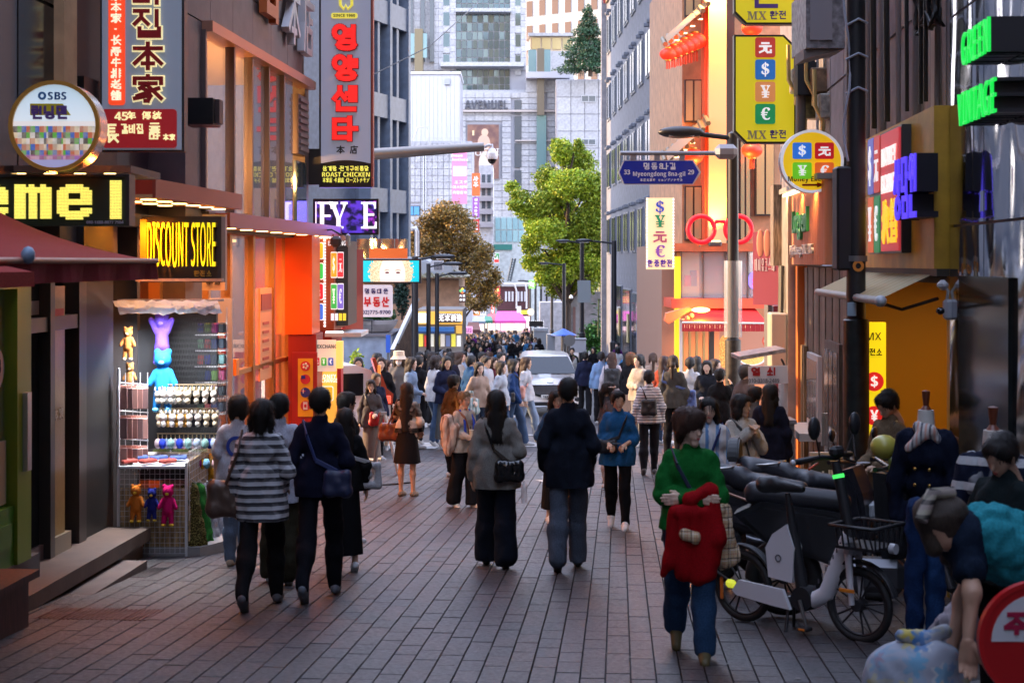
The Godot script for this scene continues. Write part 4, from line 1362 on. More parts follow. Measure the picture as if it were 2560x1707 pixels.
	part("trunk",G.new().tube([V(0,-.2,0),V(0,1.2,0)],[.04,.02],6),mat(.06,.04,.03,.8),o)
	bush(o,"crown",V(0,.75,0),V(.28,.85,.28),900,.07,[[.012,.035,.025],[.02,.05,.035]])
	street_lamp("dark street lamp with square post rising beside the timber ramp",foot(415,44),4.6,.5,1.0,.1)
	street_lamp("dark street lamp in front of the corner exchange shop",foot(428.5,52),4.65,.5,1.0,.08)
	street_lamp("dark street lamp beside the corner exchange shop's dark board",foot(437,55),4.4,.45,1.0,.08)
	# things behind the exchange booth: flue
	o = thing("steel_flue","bent galvanised flue pipe above the advertising screen","pipe",spot(415,250,50))
	part("pipe",G.new().tube([at(o,417,256,50),at(o,417,231,50),at(o,415.5,228.5,50),at(o,412.5,228.5,50)],.09,8),mat(.5,.52,.55,.35,.6),o)
	o = thing("white_flat_roof_house","small white flat house with a red band behind the flue","building",spot(417,250,90))
	part("wall",pb(o,90,405,236,423,300,-5,0),mat(.6,.6,.63,.7,0,"wall"),o)
	part("red_band",pb(o,90,411,231,421,242,.01,.2),mat(.35,.06,.06,.6),o)
func bush(o: Node3D,called: String,c: Vector3,r: Vector3,n: int,s: float,cols: Array) -> void:
	var g := G.new()
	for i in n:
		var e := V(rng.randfn(),rng.randfn(),rng.randfn()).normalized() * pow(rng.randf(),.45)
		var q := e * r * (1.0 + .25 * noise.get_noise_3d(e.x * 30.0,e.y * 30.0,e.z * 30.0 + c.x * 10)) + c
		var a := V(rng.randfn(),rng.randfn(),rng.randfn()).normalized() * s
		var bb := a.cross(V(rng.randfn(),rng.randfn(),rng.randfn())).normalized() * s * .55
		var k: Array = cols[rng.randi() % cols.size()]
		var v := rng.randf_range(.75,1.25)
		g.col = Color(k[0] * v,k[1] * v,k[2] * v)
		g.quad(q - a,q - bb,q + a,q + bb)
	part(called,g,leaf_mat(),o)
func leaf_mat() -> Material:
	if not M.has("leaf"):
		var m := StandardMaterial3D.new()
		m.vertex_color_use_as_albedo = true
		m.roughness = .6
		m.backlight_enabled = true
		m.backlight = Color(.25,.3,.1)
		M["leaf"] = m
	return M["leaf"]
func midground_right() -> void:
	# grey plastered block running away along the street
	var o := thing("grey_plaster_block","long grey plastered block with pairs of narrow windows and red ribbed panels","building",Vector3(5.32,gy(48),-48),-1.5498)
	# local x runs towards the viewer,so the block lies at negative x
	var wall := mat(.2,.22,.28,.75,0,"wall")
	part("wall",sp(-28.3,0,-3,30,-14,0),wall,o)
	part("corner_pier",sp(-28.6,-28.31,-3,30,-14,.25),mat(.3,.32,.37,.7,0,"wall"),o)
	var dark := mat(.05,.065,.085,.12,.2)
	var frm := mat(.16,.18,.22,.6)
	for row in 4:
		var y := [5.0,8.2,11.5,14.8][row] as float
		for i in 9:
			if row > 1 and i > 6: pass
			var x := -26.9 + i * 2.95
			for k in 2:
				var w := part("window",b(V(x + k * .95,y + .85,.02),V(.72,1.75,.08)),frm,o)
				part("pane",b(V(x + k * .95,y + .85,.07),V(.56,1.58,.05)),dark,w)
				part("lamp_bracket",cb(V(x + k * .95 + .1,y + 1.95,.1),V(.16,.16,.2),.03),frm,o)
	for i in 26:
		part("ribbed_panel",sp(-27.6 + i * 1.0,-26.66 + i * 1.0,17.4,30,.01,.1),mat(.3,.22,.12,.7),o)
		part("red_rib",sp(-27.66 + i * 1.0,-27.6 + i * 1.0,17.4,30,.01,.22),mat(.3,.05,.06,.6),o)
	for i in 5:
		var x := -21.0 + i * 4.0
		var w := part("shop_window",b(V(x,2.0 - .1 * i,.02),V(3.3,3.1,.1)),frm,o)
		for k in 2: part("pane",b(V(x - .8 + k * 1.6,2.05 - .1 * i,.08),V(1.5,2.9,.06)),mat(.06,.08,.1,.06,.3),w)
		part("sill",b(V(x,.4 - .1 * i,.1),V(3.5,.12,.25)),mat(.3,.32,.36,.7),o)
		part("poster",b(V(x + .9,1.9 - .1 * i,.13),V(.6,1.2,.02)),mat([.5,.6,.1,.4,.5][i],[.35,.5,.2,.3,.5][i],.1 + .1 * i,.5),w)
	part("drain_pipe",G.new().tube([V(-1.6,-1,.15),V(-1.6,30,.15)],.09,8),mat(.22,.24,.29,.6),o)
	part("door",b(V(-1.4,1.3,.05),V(1.2,2.9,.1)),mat(.25,.32,.4,.5),o)
	for i in 2: part("open_window_flap",b(V(-.9 - i * .2,13.0 + i * 5.0,.3),V(.5,.05,.6)),mat(.5,.52,.56,.3),o)
	o = thing("bullet_camera","white bullet camera on the grey plastered wall","camera",spot(654,296,55))
	part("case",cb(V(0,0,0),V(.28,.12,.14),.03),mat(.6,.6,.62,.4),o)
	part("mount",b(V(.18,.05,-.03),V(.12,.06,.06)),mat(.5,.5,.5,.4),o)
	# pavilion with red pillars beyond it
	var d := 92.0
	o = thing("red_pavilion","traditional red pillared pavilion with tiled roof and lit orange fascia","building",spot(590,285,d))
	var red := mat(.32,.03,.02,.5)
	part("floor_slab",pb(o,d,566,283,640,287,-6,1),mat(.3,.3,.32,.7),o)
	part("fascia",pb(o,d,560,246.5,640,261,-5.5,.4),mat(.55,.07,.04,.5),o)
	part("lit_fascia",pb(o,d,583.5,246.7,596,260.5,.41,.5),glow(.9,.3,.05,.8),o)
	part("lit_lantern",pb(o,d,589.5,247.2,594.5,260,.51,.6),glow(1.0,.75,.3,1.3),o)
	part("far_fascia",pb(o,88,596,209,640,222,-1,0),mat(.55,.07,.04,.5),o)
	for i in 8: part("pillar",pb(o,d,574 + i * 5.6,261,575.9 + i * 5.6,284,-.2 - (i % 2) * 3.0,.1 - (i % 2) * 3.0),red,o)
	part("back_screen",pb(o,d,572,261,640,284,-4.2,-4),mat(.16,.03,.02,.6),o)
	var rf := G.new()
	var a := at(o,574,247,d)
	var c := at(o,606,228,d)
	var e := at(o,660,247,d)
	for i in 14:
		var t0 := i / 14.0
		var t1 := (i + 1) / 14.0
		var y0 := lerpf(a.y,c.y,t0 * t0 * .5 + t0 * .5)
		var y1 := lerpf(a.y,c.y,t1 * t1 * .5 + t1 * .5)
		rf.quad(V(lerpf(a.x,c.x,t0),y0,1),V(e.x,y0,1),V(e.x,y1,-2.0 * t1),V(lerpf(a.x,c.x,t1),y1,-2.0 * t1))
	part("roof",rf,mat(.12,.22,.2,.5,0,"wall"),o)
	part("roof_edge",G.new().tube([a + V(0,.1,1.05),V(lerpf(a.x,c.x,.5),lerpf(a.y,c.y,.38) + .15,.2),c + V(0,.2,-1.6)],.16,6),mat(.42,.2,.06,.5),o)
	for i in 9: part("hanging_strip",pb(o,d,582 + i * 3.0,261,582.5 + i * 3.0,267 + (i % 3) * 2,.1,.15),mat(.6,.4,.1,.5),o)
	o = thing("terrace_railing","stone terrace railing with lit panels below the red pavilion","railing",spot(594,290,90))
	for i in 6: part("post",pb(o,90,580 + i * 5,282,581 + i * 5,291.5,0,.2),mat(.35,.35,.36,.7),o)
	part("rail",pb(o,90,580,281.3,608,282.4,-.05,.25),mat(.35,.35,.36,.7),o)
	for i in 2: part("lit_panel",pb(o,90,593.5 + i * 5,283,597.2 + i * 5,291,.05,.12),glow(.9,.75,.35,.7),o)
	o = thing("terrace_retaining_wall","pale concrete retaining wall below the pavilion terrace","wall",spot(590,340,90))
	part("wall",pb(o,90,569,291.5,645,350,-8,.3),mat(.34,.33,.35,.8,0,"wall"),o)
	part("pier",pb(o,90,569.5,281,578,350,-2,.8),mat(.4,.4,.42,.8,0,"wall"),o)
	part("reddish_strip",pb(o,90,572.5,306,575,350,.81,.85),mat(.24,.14,.13,.8),o)
	o = thing("ivy_wall","long concrete wall with creepers leading down past the lamps","wall",spot(560,345,110))
	part("wall",pb(o,110,540,302,572,350,-3,0),mat(.3,.3,.32,.8,0,"wall"),o)
	bush(o,"creeper",V(.9,-.2,.2),V(.5,1.6,.2),700,.12,[[.02,.07,.02],[.03,.1,.03]])
	o = thing("bright_shrub","bright green leafy shrub growing against the concrete wall","shrub",spot(593,340,82))
	part("stem",G.new().tube([V(0,-1,0),V(.2,1,0)],.05,6),mat(.08,.06,.04,.8),o)
	bush(o,"leaves",V(.2,.1,0),V(.95,.9,.6),1500,.12,[[.03,.13,.015],[.05,.18,.025],[.02,.08,.01]])
	o = thing("tall_broadleaf_plant","tall plant with drooping dark green leaves beside the grey block","plant",spot(598,325,80))
	part("stem",G.new().tube([V(0,-.6,0),V(.05,1.4,0)],.04,6),mat(.05,.08,.03,.8),o)
	for i in 12:
		var an := i * 2.4
		var y := .1 + i * .11
		var g := G.new()
		g.col = Color(.02,.075,.02)
		var dirr := V(cos(an),.35,sin(an)) * .5
		var sd := V(-sin(an),0,cos(an)) * .13
		g.quad(V(0,y,0),V(0,y,0) + dirr * .5 + sd,V(0,y,0) + dirr + V(0,-.15,0),V(0,y,0) + dirr * .5 - sd)
		part("leaf",g,leaf_mat(),o)
	o = thing("blue_parasol","blue double-tiered parasol over a kiosk on the far pavement","parasol",spot(563.5,350,76))
	var bl := mat(.02,.1,.5,.6)
	part("canopy",G.new().lathe(V(0,.75,0),[[.64,0],[.62,.05],[.3,.2],[.29,.19]],8),bl,o)
	part("vent_cap",G.new().lathe(V(0,.92,0),[[.36,0],[.05,.16],[.0,.17]],8),bl,o)
	part("pole",G.new().tube([V(0,-.6,0),V(0,1.0,0)],.03,6),mat(.3,.3,.3,.4),o)
	o = thing("grey_utility_cabinet","pair of grey panelled kiosks in the lane beyond the white car","kiosk",spot(541,345,80))
	part("box",pb(o,80,533.5,328,548,352,-.8,0),mat(.26,.3,.33,.6),o)
	part("frame",pb(o,80,534.5,329.5,547,330.5,.0,.05),mat(.4,.43,.46,.5),o)
	part("second_box",pb(o,76,547,334,555,352,-.8,0),mat(.3,.33,.36,.6),o)
	o = thing("white_notice_box","white box cabinet by the lamp before the concrete wall","cabinet",spot(578,345,72))
	part("box",pb(o,72,571,339,586,352,-.6,0),mat(.5,.5,.52,.6),o)
	part("lid",pb(o,72,570.5,338.2,586.5,339.2,-.65,.05),mat(.42,.42,.44,.6),o)
	o = thing("round_traffic_mirror","round grey back of a traffic mirror near the blue parasol","mirror",spot(569.5,340,70))
	part("disc",G.new().disc(V(0,0,0),.27,.05,20),mat(.2,.19,.18,.6),o)
	part("pole",G.new().tube([V(0,-1.6,-.03),V(0,.2,-.03)],.03,6),mat(.2,.2,.2,.5),o)
	o = thing("grey_back_sign","grey back of a road sign fixed to the lamp post by the pavilion","sign",spot(584,291,73))
	part("plate",pb(o,73,577.5,280,590.5,302,0,.04),mat(.25,.29,.31,.5),o)
	street_lamp("dark street lamp standing close to the grey plastered block's windows",foot(614,62),5.3 + .6,.9,-1.0,.11)
	street_lamp("dark street lamp carrying a grey sign plate by the pavilion",foot(582,74),6.4,.6,-1.0,.11)
	street_lamp("dark street lamp below the ginkgo by the blue parasol",foot(564,84),5.6,.75,-1.0,.11)
	street_lamp("dark street lamp among the row of posts down the far lane",foot(552,100),5.6,.9,-1.0,.1)
	for i in 4: street_lamp("dark slender post in the row down the far lane",foot(530 + i * 5.6,118 + i * 2),5.2,.3,-1.0,.1)
	o = thing("wall_camera","white dome camera on the concrete pier below the pavilion","camera",spot(571,298,86))
	part("housing",G.new().lathe(V(0,0,0),[[.1,0],[.12,.06],[.05,.2],[0,.21]],12),mat(.7,.7,.7,.4),o)
	part("globe",G.new().ball(V(0,-.02,0),V(.09,.12,.09),10),mat(.01,.01,.01,.1),o)

# ---------- left side of the street
func lb(o: Node3D,d0: float,d1: float,y0: float,y1: float,z0: float,z1: float) -> G:   # a box by distance down the street,height and depth from the front
	var s := 1.0 if o.rotation.y > 0 else -1.0
	var q := -o.position.z
	return G.new().span(V(s * (d0 - q) / .9976,y0 - o.position.y,z0),V(s * (d1 - q) / .9976,y1 - o.position.y,z1))
func lx(o: Node3D,d: float) -> float: return (d + o.position.z) / .9976 * (1.0 if o.rotation.y > 0 else -1.0)
func icon(o: Node3D,ch: String,c: Array,at: Vector3,w: float,h: float,power := .7,border := true) -> void:   # a lit square with a currency sign
	var t := Node3D.new()
	t.name = "currency_tile"
	o.add_child(t,true)
	t.position = at
	if border: part("border",G.new().rounded(V(0,0,0),w * 1.1,h * 1.1,minf(w,h) * .14,.012),glow(.85,.85,.85,power),t)
	part("plate",G.new().rounded(V(0,0,.0121),w,h,minf(w,h) * .12,.012),glow(c[0],c[1],c[2],power),t)
	if ch in ["$","€","¥"]:
		var l := say(ch,t,glow(.9,.9,.9,power),V(0,0,.03),h * .62,w / h,.012,true,true)
	else:
		var g := G.new()
		write(g,ch,-w * .32,-h * .3,w * .64,h * .6,minf(w,h) * .1,.024,.008)
		part("lettering",g,glow(.9,.9,.9,power),t)
func led_text(g: G,rows: Array,x: float,y: float,p: float,z: float) -> void:   # lamps of a dot display,one small lens per dot
	for r in rows.size():
		for i in rows[r].length():
			if rows[r][i] == "#":
				for a in 2:
					for e in 2: g.box(V(x + (i + .25 + a * .5) * p,y - (r + .25 + e * .5) * p,z),V(p * .36,p * .36,.01))
func build_left() -> void:
	near_left()
	restaurant()
	stall()
	exchange()
func near_left() -> void:
	var o := thing("dark_stone_building","dark polished stone building front above the red awning","building",left_at(9,-4.75),LEFT_TURN)
	var stone := mat(.02,.017,.018,.12,.15)
	var alu := mat(.05,.042,.04,.4,.2)
	part("wall_above",lb(o,-26,13.05,2.3,23,-6,0),mat(.03,.025,.026,.6),o)
	part("wall_behind",lb(o,-26,13.96,-1,2.3,-6,-.9),mat(.06,.05,.048,.7),o)
	for i in 6:
		for k in 3:
			part("stone_panel",lb(o,7.0 + i,7.97 + i,2.5 + k * 1.6,4.07 + k * 1.6,.001,.03),stone if (i + k) % 3 else mat(.03,.022,.022,.1,.25),o)
	part("lit_beige_column",lb(o,12.75,13.05,3.3,9,.03,.12),mat(.55,.36,.2,.5,0,"wall"),o)
	part("dark_panel",lb(o,13.5,14.28,-1,3.6,-.3,.02),mat(.008,.007,.007,.5),o)
	part("black_recess",lb(o,13.1,14.6,2.0,9,-2,-.05),mat(.05,.042,.042,.6),o)
	part("steel_jamb",lb(o,13.3,13.48,-.5,1.95,-.1,.05),alu,o)
	part("ochre_pillar",lb(o,12.71,13.03,-.5,1.75,-.1,.02),mat(.32,.18,.05,.3,0,"wall"),o)
	part("jamb",lb(o,12.6,12.7,-.5,1.9,-.1,.06),alu,o)
	part("pillar_foot",lb(o,12.71,13.1,-.5,-.35,-.1,.05),mat(.2,.15,.1,.4),o)
	var g := G.new()
	var gp := lx(o,12.75)
	g.t = Transform3D(Basis(),V(gp,-o.position.y,0))
	write(g,"本家",.02,.62,.09,.1,.014,.02,.004,.12)
	part("lettering",g,mat(.5,.42,.32,.5),o)
	part("red_notice",lb(o,12.76,12.98,1.4,1.56,.021,.03),mat(.35,.02,.02,.5),o)
	var dr := part("glass_door",lb(o,12.22,12.58,-.45,1.45,-.05,-.03),mat(.02,.02,.022,.05,.1),o)
	part("door_frame",lb(o,12.1,12.21,-.5,1.5,-.06,.04),alu,dr)
	part("door_head",lb(o,12.1,13.3,1.38,1.5,-.06,.04),alu,dr)
	part("striped_blind",lb(o,12.22,12.58,1.52,1.95,-.05,-.03),stripes([Color(.02,.02,.02),Color(.35,.28,.25)],3.5),dr)
	o = thing("added_shade_block","unseen dark block added behind the viewer to dim the near street","building",Vector3(-1.6,-1,30))  # unseen block added to cut low sky light from behind the viewer
	part("wall",b(V(0,9,4),V(26,20,8)),mat(.16,.12,.1,.8,0,"wall"),o)
	for i in 6: part("window",b(V(-7.5 + i * 3,8,-.04),V(1.4,1.8,.1)),mat(.05,.06,.07,.1),o)
	# steps
	o = thing("doorstep","brown stone doorstep running along the dark entrance","step",left_at(12,-4.75),LEFT_TURN)
	part("tread",lb(o,10.9,14.15,-.62,-.5,-.9,.42),mat(.12,.075,.055,.6,0,"wall"),o)
	part("riser",lb(o,10.9,14.1,-1.0,-.62,-.9,.36),mat(.12,.075,.055,.6,0,"wall"),o)
	part("edge_strip",lb(o,11.0,13.0,-.5,-.38,-.1,.0),mat(.16,.1,.09,.4),o)
	part("kerb_stone",lb(o,11.0,13.4,-.9,-.66,.36,.62),mat(.13,.09,.075,.7,0,"wall"),o)
	o = thing("red_brown_platform","low red brown platform box at the green shop's foot","platform",left_at(9.5,-4.1),LEFT_TURN)
	part("top_board",lb(o,7,10.65,-.24,-.19,-.7,.06),mat(.13,.035,.025,.5,0,"wood"),o)
	part("side",lb(o,7,10.6,-.75,-.24,-.7,.0),mat(.13,.035,.025,.5,0,"wood"),o)
	# green shop front
	o = thing("green_shop_front","bright green painted timber shop front with glazed door","shop front",left_at(11,-4.62),LEFT_TURN)
	var green := mat(.17,.27,.015,.4)
	part("post",lb(o,11.6,11.87,-.35,1.95,-.12,.05),green,o)
	part("lintel",lb(o,8,11.6,1.75,1.95,-.12,.05),green,o)
	part("lower_panel",lb(o,8,11.6,-.35,.1,-.1,.02),mat(.06,.2,.02,.4),o)
	part("panel_moulding",lb(o,8,11.52,-.2,-.02,.02,.04),mat(.06,.2,.02,.4),o)
	part("glass",lb(o,8,11.6,.1,1.75,-.06,-.05),glass(.8,.85,.85,.1),o)
	part("cream_board",lb(o,9,11.58,.12,.6,-.04,-.03),mat(.5,.45,.3,.6),o)
	part("round_sticker",G.new().disc(V(lx(o,11.4),1.15 - o.position.y,-.045),.17,.004),mat(.6,.6,.6,.5),o)
	g = G.new()
	g.t = Transform3D(Basis(),V(lx(o,11.28),1.12 - o.position.y,-.04))
	write(g,"오설",.0,.0,.1,.1,.016,.0,.003,.12)
	part("lettering",g,mat(.03,.03,.1,.5),o)
	part("door_pull",lb(o,11.7,11.78,.35,.95,.05,.09),mat(.5,.5,.52,.35,.6),o)
	part("base",lb(o,8,12.1,-.9,-.35,-.1,.03),mat(.1,.1,.1,.6),o)
	part("inner_wall",lb(o,8,11.6,-.4,2,-1.3,-1.2),mat(.16,.13,.09,.7),o)
	part("inner_lamp",G.new().ball(V(lx(o,10.6),1.5 - o.position.y,-.7),V(.07,.07,.07),10),glow(1,.7,.3,3.0),o)
	# awnings
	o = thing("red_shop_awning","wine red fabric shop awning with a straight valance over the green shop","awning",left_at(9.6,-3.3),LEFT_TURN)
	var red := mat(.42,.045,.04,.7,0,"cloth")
	g = G.new()
	var y := 1.96 - o.position.y
	var xa := lx(o,7.2)
	var xb := lx(o,10.9)
	for i in 8:
		var t0 := i / 8.0
		var t1 := (i + 1) / 8.0
		var s0 := .5 * t0 - .08 * sin(t0 * PI)
		var s1 := .5 * t1 - .08 * sin(t1 * PI)
		g.quad(V(xa,y + s0,-1.45 * t0),V(xb,y + s0,-1.45 * t0),V(xb,y + s1,-1.45 * t1),V(xa,y + s1,-1.45 * t1))
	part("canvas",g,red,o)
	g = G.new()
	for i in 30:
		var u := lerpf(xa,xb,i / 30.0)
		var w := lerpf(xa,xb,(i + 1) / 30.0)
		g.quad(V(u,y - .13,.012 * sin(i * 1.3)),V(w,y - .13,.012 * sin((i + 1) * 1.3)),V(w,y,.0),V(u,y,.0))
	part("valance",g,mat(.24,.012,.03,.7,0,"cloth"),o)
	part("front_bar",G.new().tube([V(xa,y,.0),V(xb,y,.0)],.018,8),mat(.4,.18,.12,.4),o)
	part("end_cap",G.new().ball(V(lx(o,8.45),y + .03,.03),V(.05,.05,.04),8),mat(.2,.3,.42,.4),o)
	part("folding_arm",G.new().tube([V(lx(o,10.6),y - .02,-.05),V(lx(o,9.8),y + .1,-.8),V(lx(o,10.4),y + .35,-1.4)],.022,6),mat(.3,.3,.3,.4),o)
	o = thing("second_red_awning","edge of a second wine red awning below the striped one","awning",left_at(7.6,-3.15),LEFT_TURN)
	y = 1.9 - o.position.y
	g = G.new()
	g.quad(V(lx(o,6),y,0),V(lx(o,8.2),y,0),V(lx(o,8.2),y + .3,-1.4),V(lx(o,6),y + .3,-1.4))
	part("canvas",g,red,o)
	part("valance",lb(o,6,8.2,1.82,1.9,-.01,.01),red,o)
	# dot display
	o = thing("dot_display","black dot display spelling yellow green letters above the red awning","sign",spot(50,200,11.5))
	part("case",pb(o,11.5,-60,174.5,129.5,225.5,-.15,0),mat(.015,.025,.012,.5),o)
	part("frame",pb(o,11.5,-60,174,130,176.5,-.16,.02),mat(.02,.02,.02,.4),o)
	part("frame",pb(o,11.5,126.5,176.6,130,225.5,-.16,.02),mat(.02,.02,.02,.4),o)
	g = G.new()
	var e := ["...######...",".##########.","############","####....####","####....####","############","############","####........","####....####","############",".##########.","...######..."]
	var m := ["####.##..##..","#############","#############","####.###.####","####.###.####","####.###.####","####.###.####","####.###.####","####.###.####","####.###.####","####.###.####","####.###.####"]
	var top := spot(0,184,11.5).y - o.position.y
	led_text(g,e,spot(-26,0,11.5).x - o.position.x,top,.0217,.006)
	led_text(g,m,spot(14.5,0,11.5).x - o.position.x,top,.0217,.006)
	led_text(g,e,spot(57,0,11.5).x - o.position.x,top,.0222,.006)
	led_text(g,["####","####","####","####","####","####","####","####","####","####","####","####","####"],spot(110,0,11.5).x - o.position.x,top + .03,.0225,.006)
	part("lit_dots",g,glow(.9,.78,.16,1.1),o)
	say("080-1688-0077 7504",o,mat(.4,.4,.5,.5),at(o,105,222,11.5) + V(0,0,.003),.022,1,.004)
	o = thing("display_canopy","dark metal canopy with small warm lamps above the dot display","canopy",spot(60,172,12))
	part("slab",pb(o,12,-40,166,134,173,-.9,.1),mat(.05,.045,.045,.5,.2),o)
	for i in 4:
		if i % 2: lamp(spot(20 + i * 30,176,11.9),spot(-30 + i * 45,240,11.0),Color(1,.5,.15),1.3,70)
		part("lamp",G.new().ball(at(o,20 + i * 30,173,12),V(.05,.015,.04),8),glow(1,.6,.2,6.0),o)
	# round lightbox
	o = thing("round_photo_sign","round light box sign with blue sky, lettering and a shop photo","sign",spot(55,126,11.2))
	part("drum",G.new().tube([V(0,0,-.2),V(0,0,-.005)],.335,36),mat(.5,.5,.52,.2,.9),o)
	part("gold_ring",ring_of(.335,.305,.03,40),mat(.6,.33,.06,.35,.3),o)
	part("print",disc_uv(.306,.01),printed(round_image(),.75),o)
	say("SBS",o,mat(.02,.1,.3,.5),V(.02,.22,.015),.055,1.1,.008)
	part("ring_mark",ring_of(.03,.014,.008,16,V(-.09,.222,.011)),mat(.05,.2,.45,.5),o)
	g = G.new()
	write(g,"런닝맨",-.17,.05,.085,.1,.018,.012,.006,.092)
	part("lettering",g,mat(.14,.08,.3,.5),o)
	part("yellow_patch",G.new().ext(PackedVector2Array([Vector2(-.18,.08),Vector2(.12,.08),Vector2(.06,.165),Vector2(-.18,.165)]),.0102,.0112),mat(.75,.65,.02,.5),o)
	part("bracket",b(V(-.3,.05,-.3),V(.08,.08,.5)),mat(.05,.05,.05,.5),o)
	# tall restaurant sign
	o = thing("tall_beef_house_sign","tall grey light box sign with red Chinese and Korean characters","sign",spot(142,60,13.8))
	var d := 13.8
	part("case",pb(o,d,100,-60,184,151,-.16,-.01),mat(.03,.03,.035,.4),o)
	part("face",pb(o,d,102,-60,181.5,149.5,-.009,0),glow(.22,.26,.34,.35),o)
	part("red_strip",G.new().rounded(at(o,117,30,d) + V(0,0,.001),.15,1.36,.03,.015),glow(.8,.06,.015,.9),o)
	g = G.new()
	var ww := spot(111.5,0,d).x - o.position.x
	write(g,"家本家·长寿牛排老舖",ww,(at(o,0,1.3,d)).y,.092,.09,.012,.016,.008,.0996,true)
	part("strip_lettering",g,glow(.95,.75,.55,.9),o)
	for pass_ in 2:
		g = G.new()
		write(g,"비집本家",spot(133.5,0,d).x - o.position.x - (.012 if pass_ == 0 else 0.0),(at(o,0,6,d)).y - (.012 if pass_ == 0 else 0.0),.275 + (.024 if pass_ == 0 else 0.0),.262 + (.024 if pass_ == 0 else 0.0),.06 if pass_ == 0 else .036,.001,.02 if pass_ == 0 else .034,.293,true)
		part("outline" if pass_ == 0 else "big_lettering",g,glow(.85,.75,.4,.8) if pass_ == 0 else mat(.4,.01,.015,.4),o)
	part("red_board",G.new().rounded(at(o,140,128.5,d) + V(0,0,.001),.67,.35,.03,.03),glow(.3,.01,.015,.5),o)
	g = G.new()
	var q := at(o,118,118.5,d)
	say("45",o,glow(.9,.8,.4,.8),at(o,122.5,116.5,d) + V(0,0,.04),.075,1.1,.01)
	write(g,"年",spot(128,0,d).x - o.position.x,q.y - .01,.08,.075,.012,.031,.008)
	write(g,"傳統",spot(143,0,d).x - o.position.x,q.y - .01,.08,.075,.01,.031,.008,.095)
	write(g,"長",spot(105.5,0,d).x - o.position.x,q.y - .22,.13,.17,.02,.031,.008)
	write(g,"갈비집",spot(122,0,d).x - o.position.x,q.y - .14,.065,.09,.012,.031,.008,.07)
	write(g,"壽",spot(150,0,d).x - o.position.x,q.y - .19,.1,.15,.014,.031,.008)
	write(g,"本家",spot(164,0,d).x - o.position.x,q.y - .2,.05,.06,.009,.031,.008)
	part("small_lettering",g,glow(.9,.8,.4,.8),o)
	o = thing("black_box_sign","black projecting box sign seen from its dark side","sign",spot(200,110,15.2))
	part("case",pb(o,15.2,184,97.5,213,124,-.4,0),mat(.012,.012,.014,.4),o)
	part("bracket",pb(o,15.2,213,98,217.5,122,-.3,-.1),mat(.05,.03,.03,.5),o)
func ring_of(r1: float,r0: float,z: float,seg: int,c := Vector3.ZERO) -> G:
	var g := G.new()
	for k in seg:
		var a := TAU * k / seg
		var e := TAU * (k + 1) / seg
		var u := V(cos(a),sin(a),0)
		var w := V(cos(e),sin(e),0)
		var zz := V(0,0,z)
		g.quad(c + u * r0 + zz,c + u * r1 + zz,c + w * r1 + zz,c + w * r0 + zz)
		g.quad(c + u * r1,c + w * r1,c + w * r1 + zz,c + u * r1 + zz)
		g.quad(c + w * r0,c + u * r0,c + u * r0 + zz,c + w * r0 + zz)
		g.quad(c + w * r0,c + w * r1,c + u * r1,c + u * r0)
	return g
func disc_uv(r: float,z: float,seg := 40) -> G:
	var g := G.new()
	for k in seg:
		g.tri(V(0,0,z),V(cos(TAU * k / seg),sin(TAU * k / seg),0) * r + V(0,0,z),V(cos(TAU * (k + 1) / seg),sin(TAU * (k + 1) / seg),0) * r + V(0,0,z))
	for i in g.v.size(): g.uv[i] = Vector2(.5 + g.v[i].x / r * .5,.5 - g.v[i].y / r * .5)
	return g
func round_image() -> Image:
	var n := 256
	var im := Image.create(n,n,false,Image.FORMAT_RGB8)
	var nz := FastNoiseLite.new()
	nz.frequency = .03
	for y in n:
		for x in n:
			var u := x / float(n)
			var v := y / float(n)
			var c := Color(.45,.62,.75).lerp(Color(.75,.8,.82),v * 1.6)
			if v > .44 and v < .5: c = Color(.72,.7,.68)
			elif v >= .5:
				var k := int(u * 19) * 2 + int(v * 14) * 3 + int(u * 5)
				c = [Color(.1,.08,.07),Color(.5,.3,.2),Color(.1,.35,.05),Color(.6,.5,.35),Color(.06,.12,.4),Color(.6,.55,.5),Color(.45,.12,.06)][k % 7]
				c = c.lerp(Color(.3,.3,.25),clampf(nz.get_noise_2d(x,y) * .9 + .15,0,1))
			if v > .84: c = c.lerp(Color(.4,.12,.3),.6)
			if v > .9: c = Color(.3,.3,.5)
			im.set_pixel(x,y,c.linear_to_srgb())
	return im
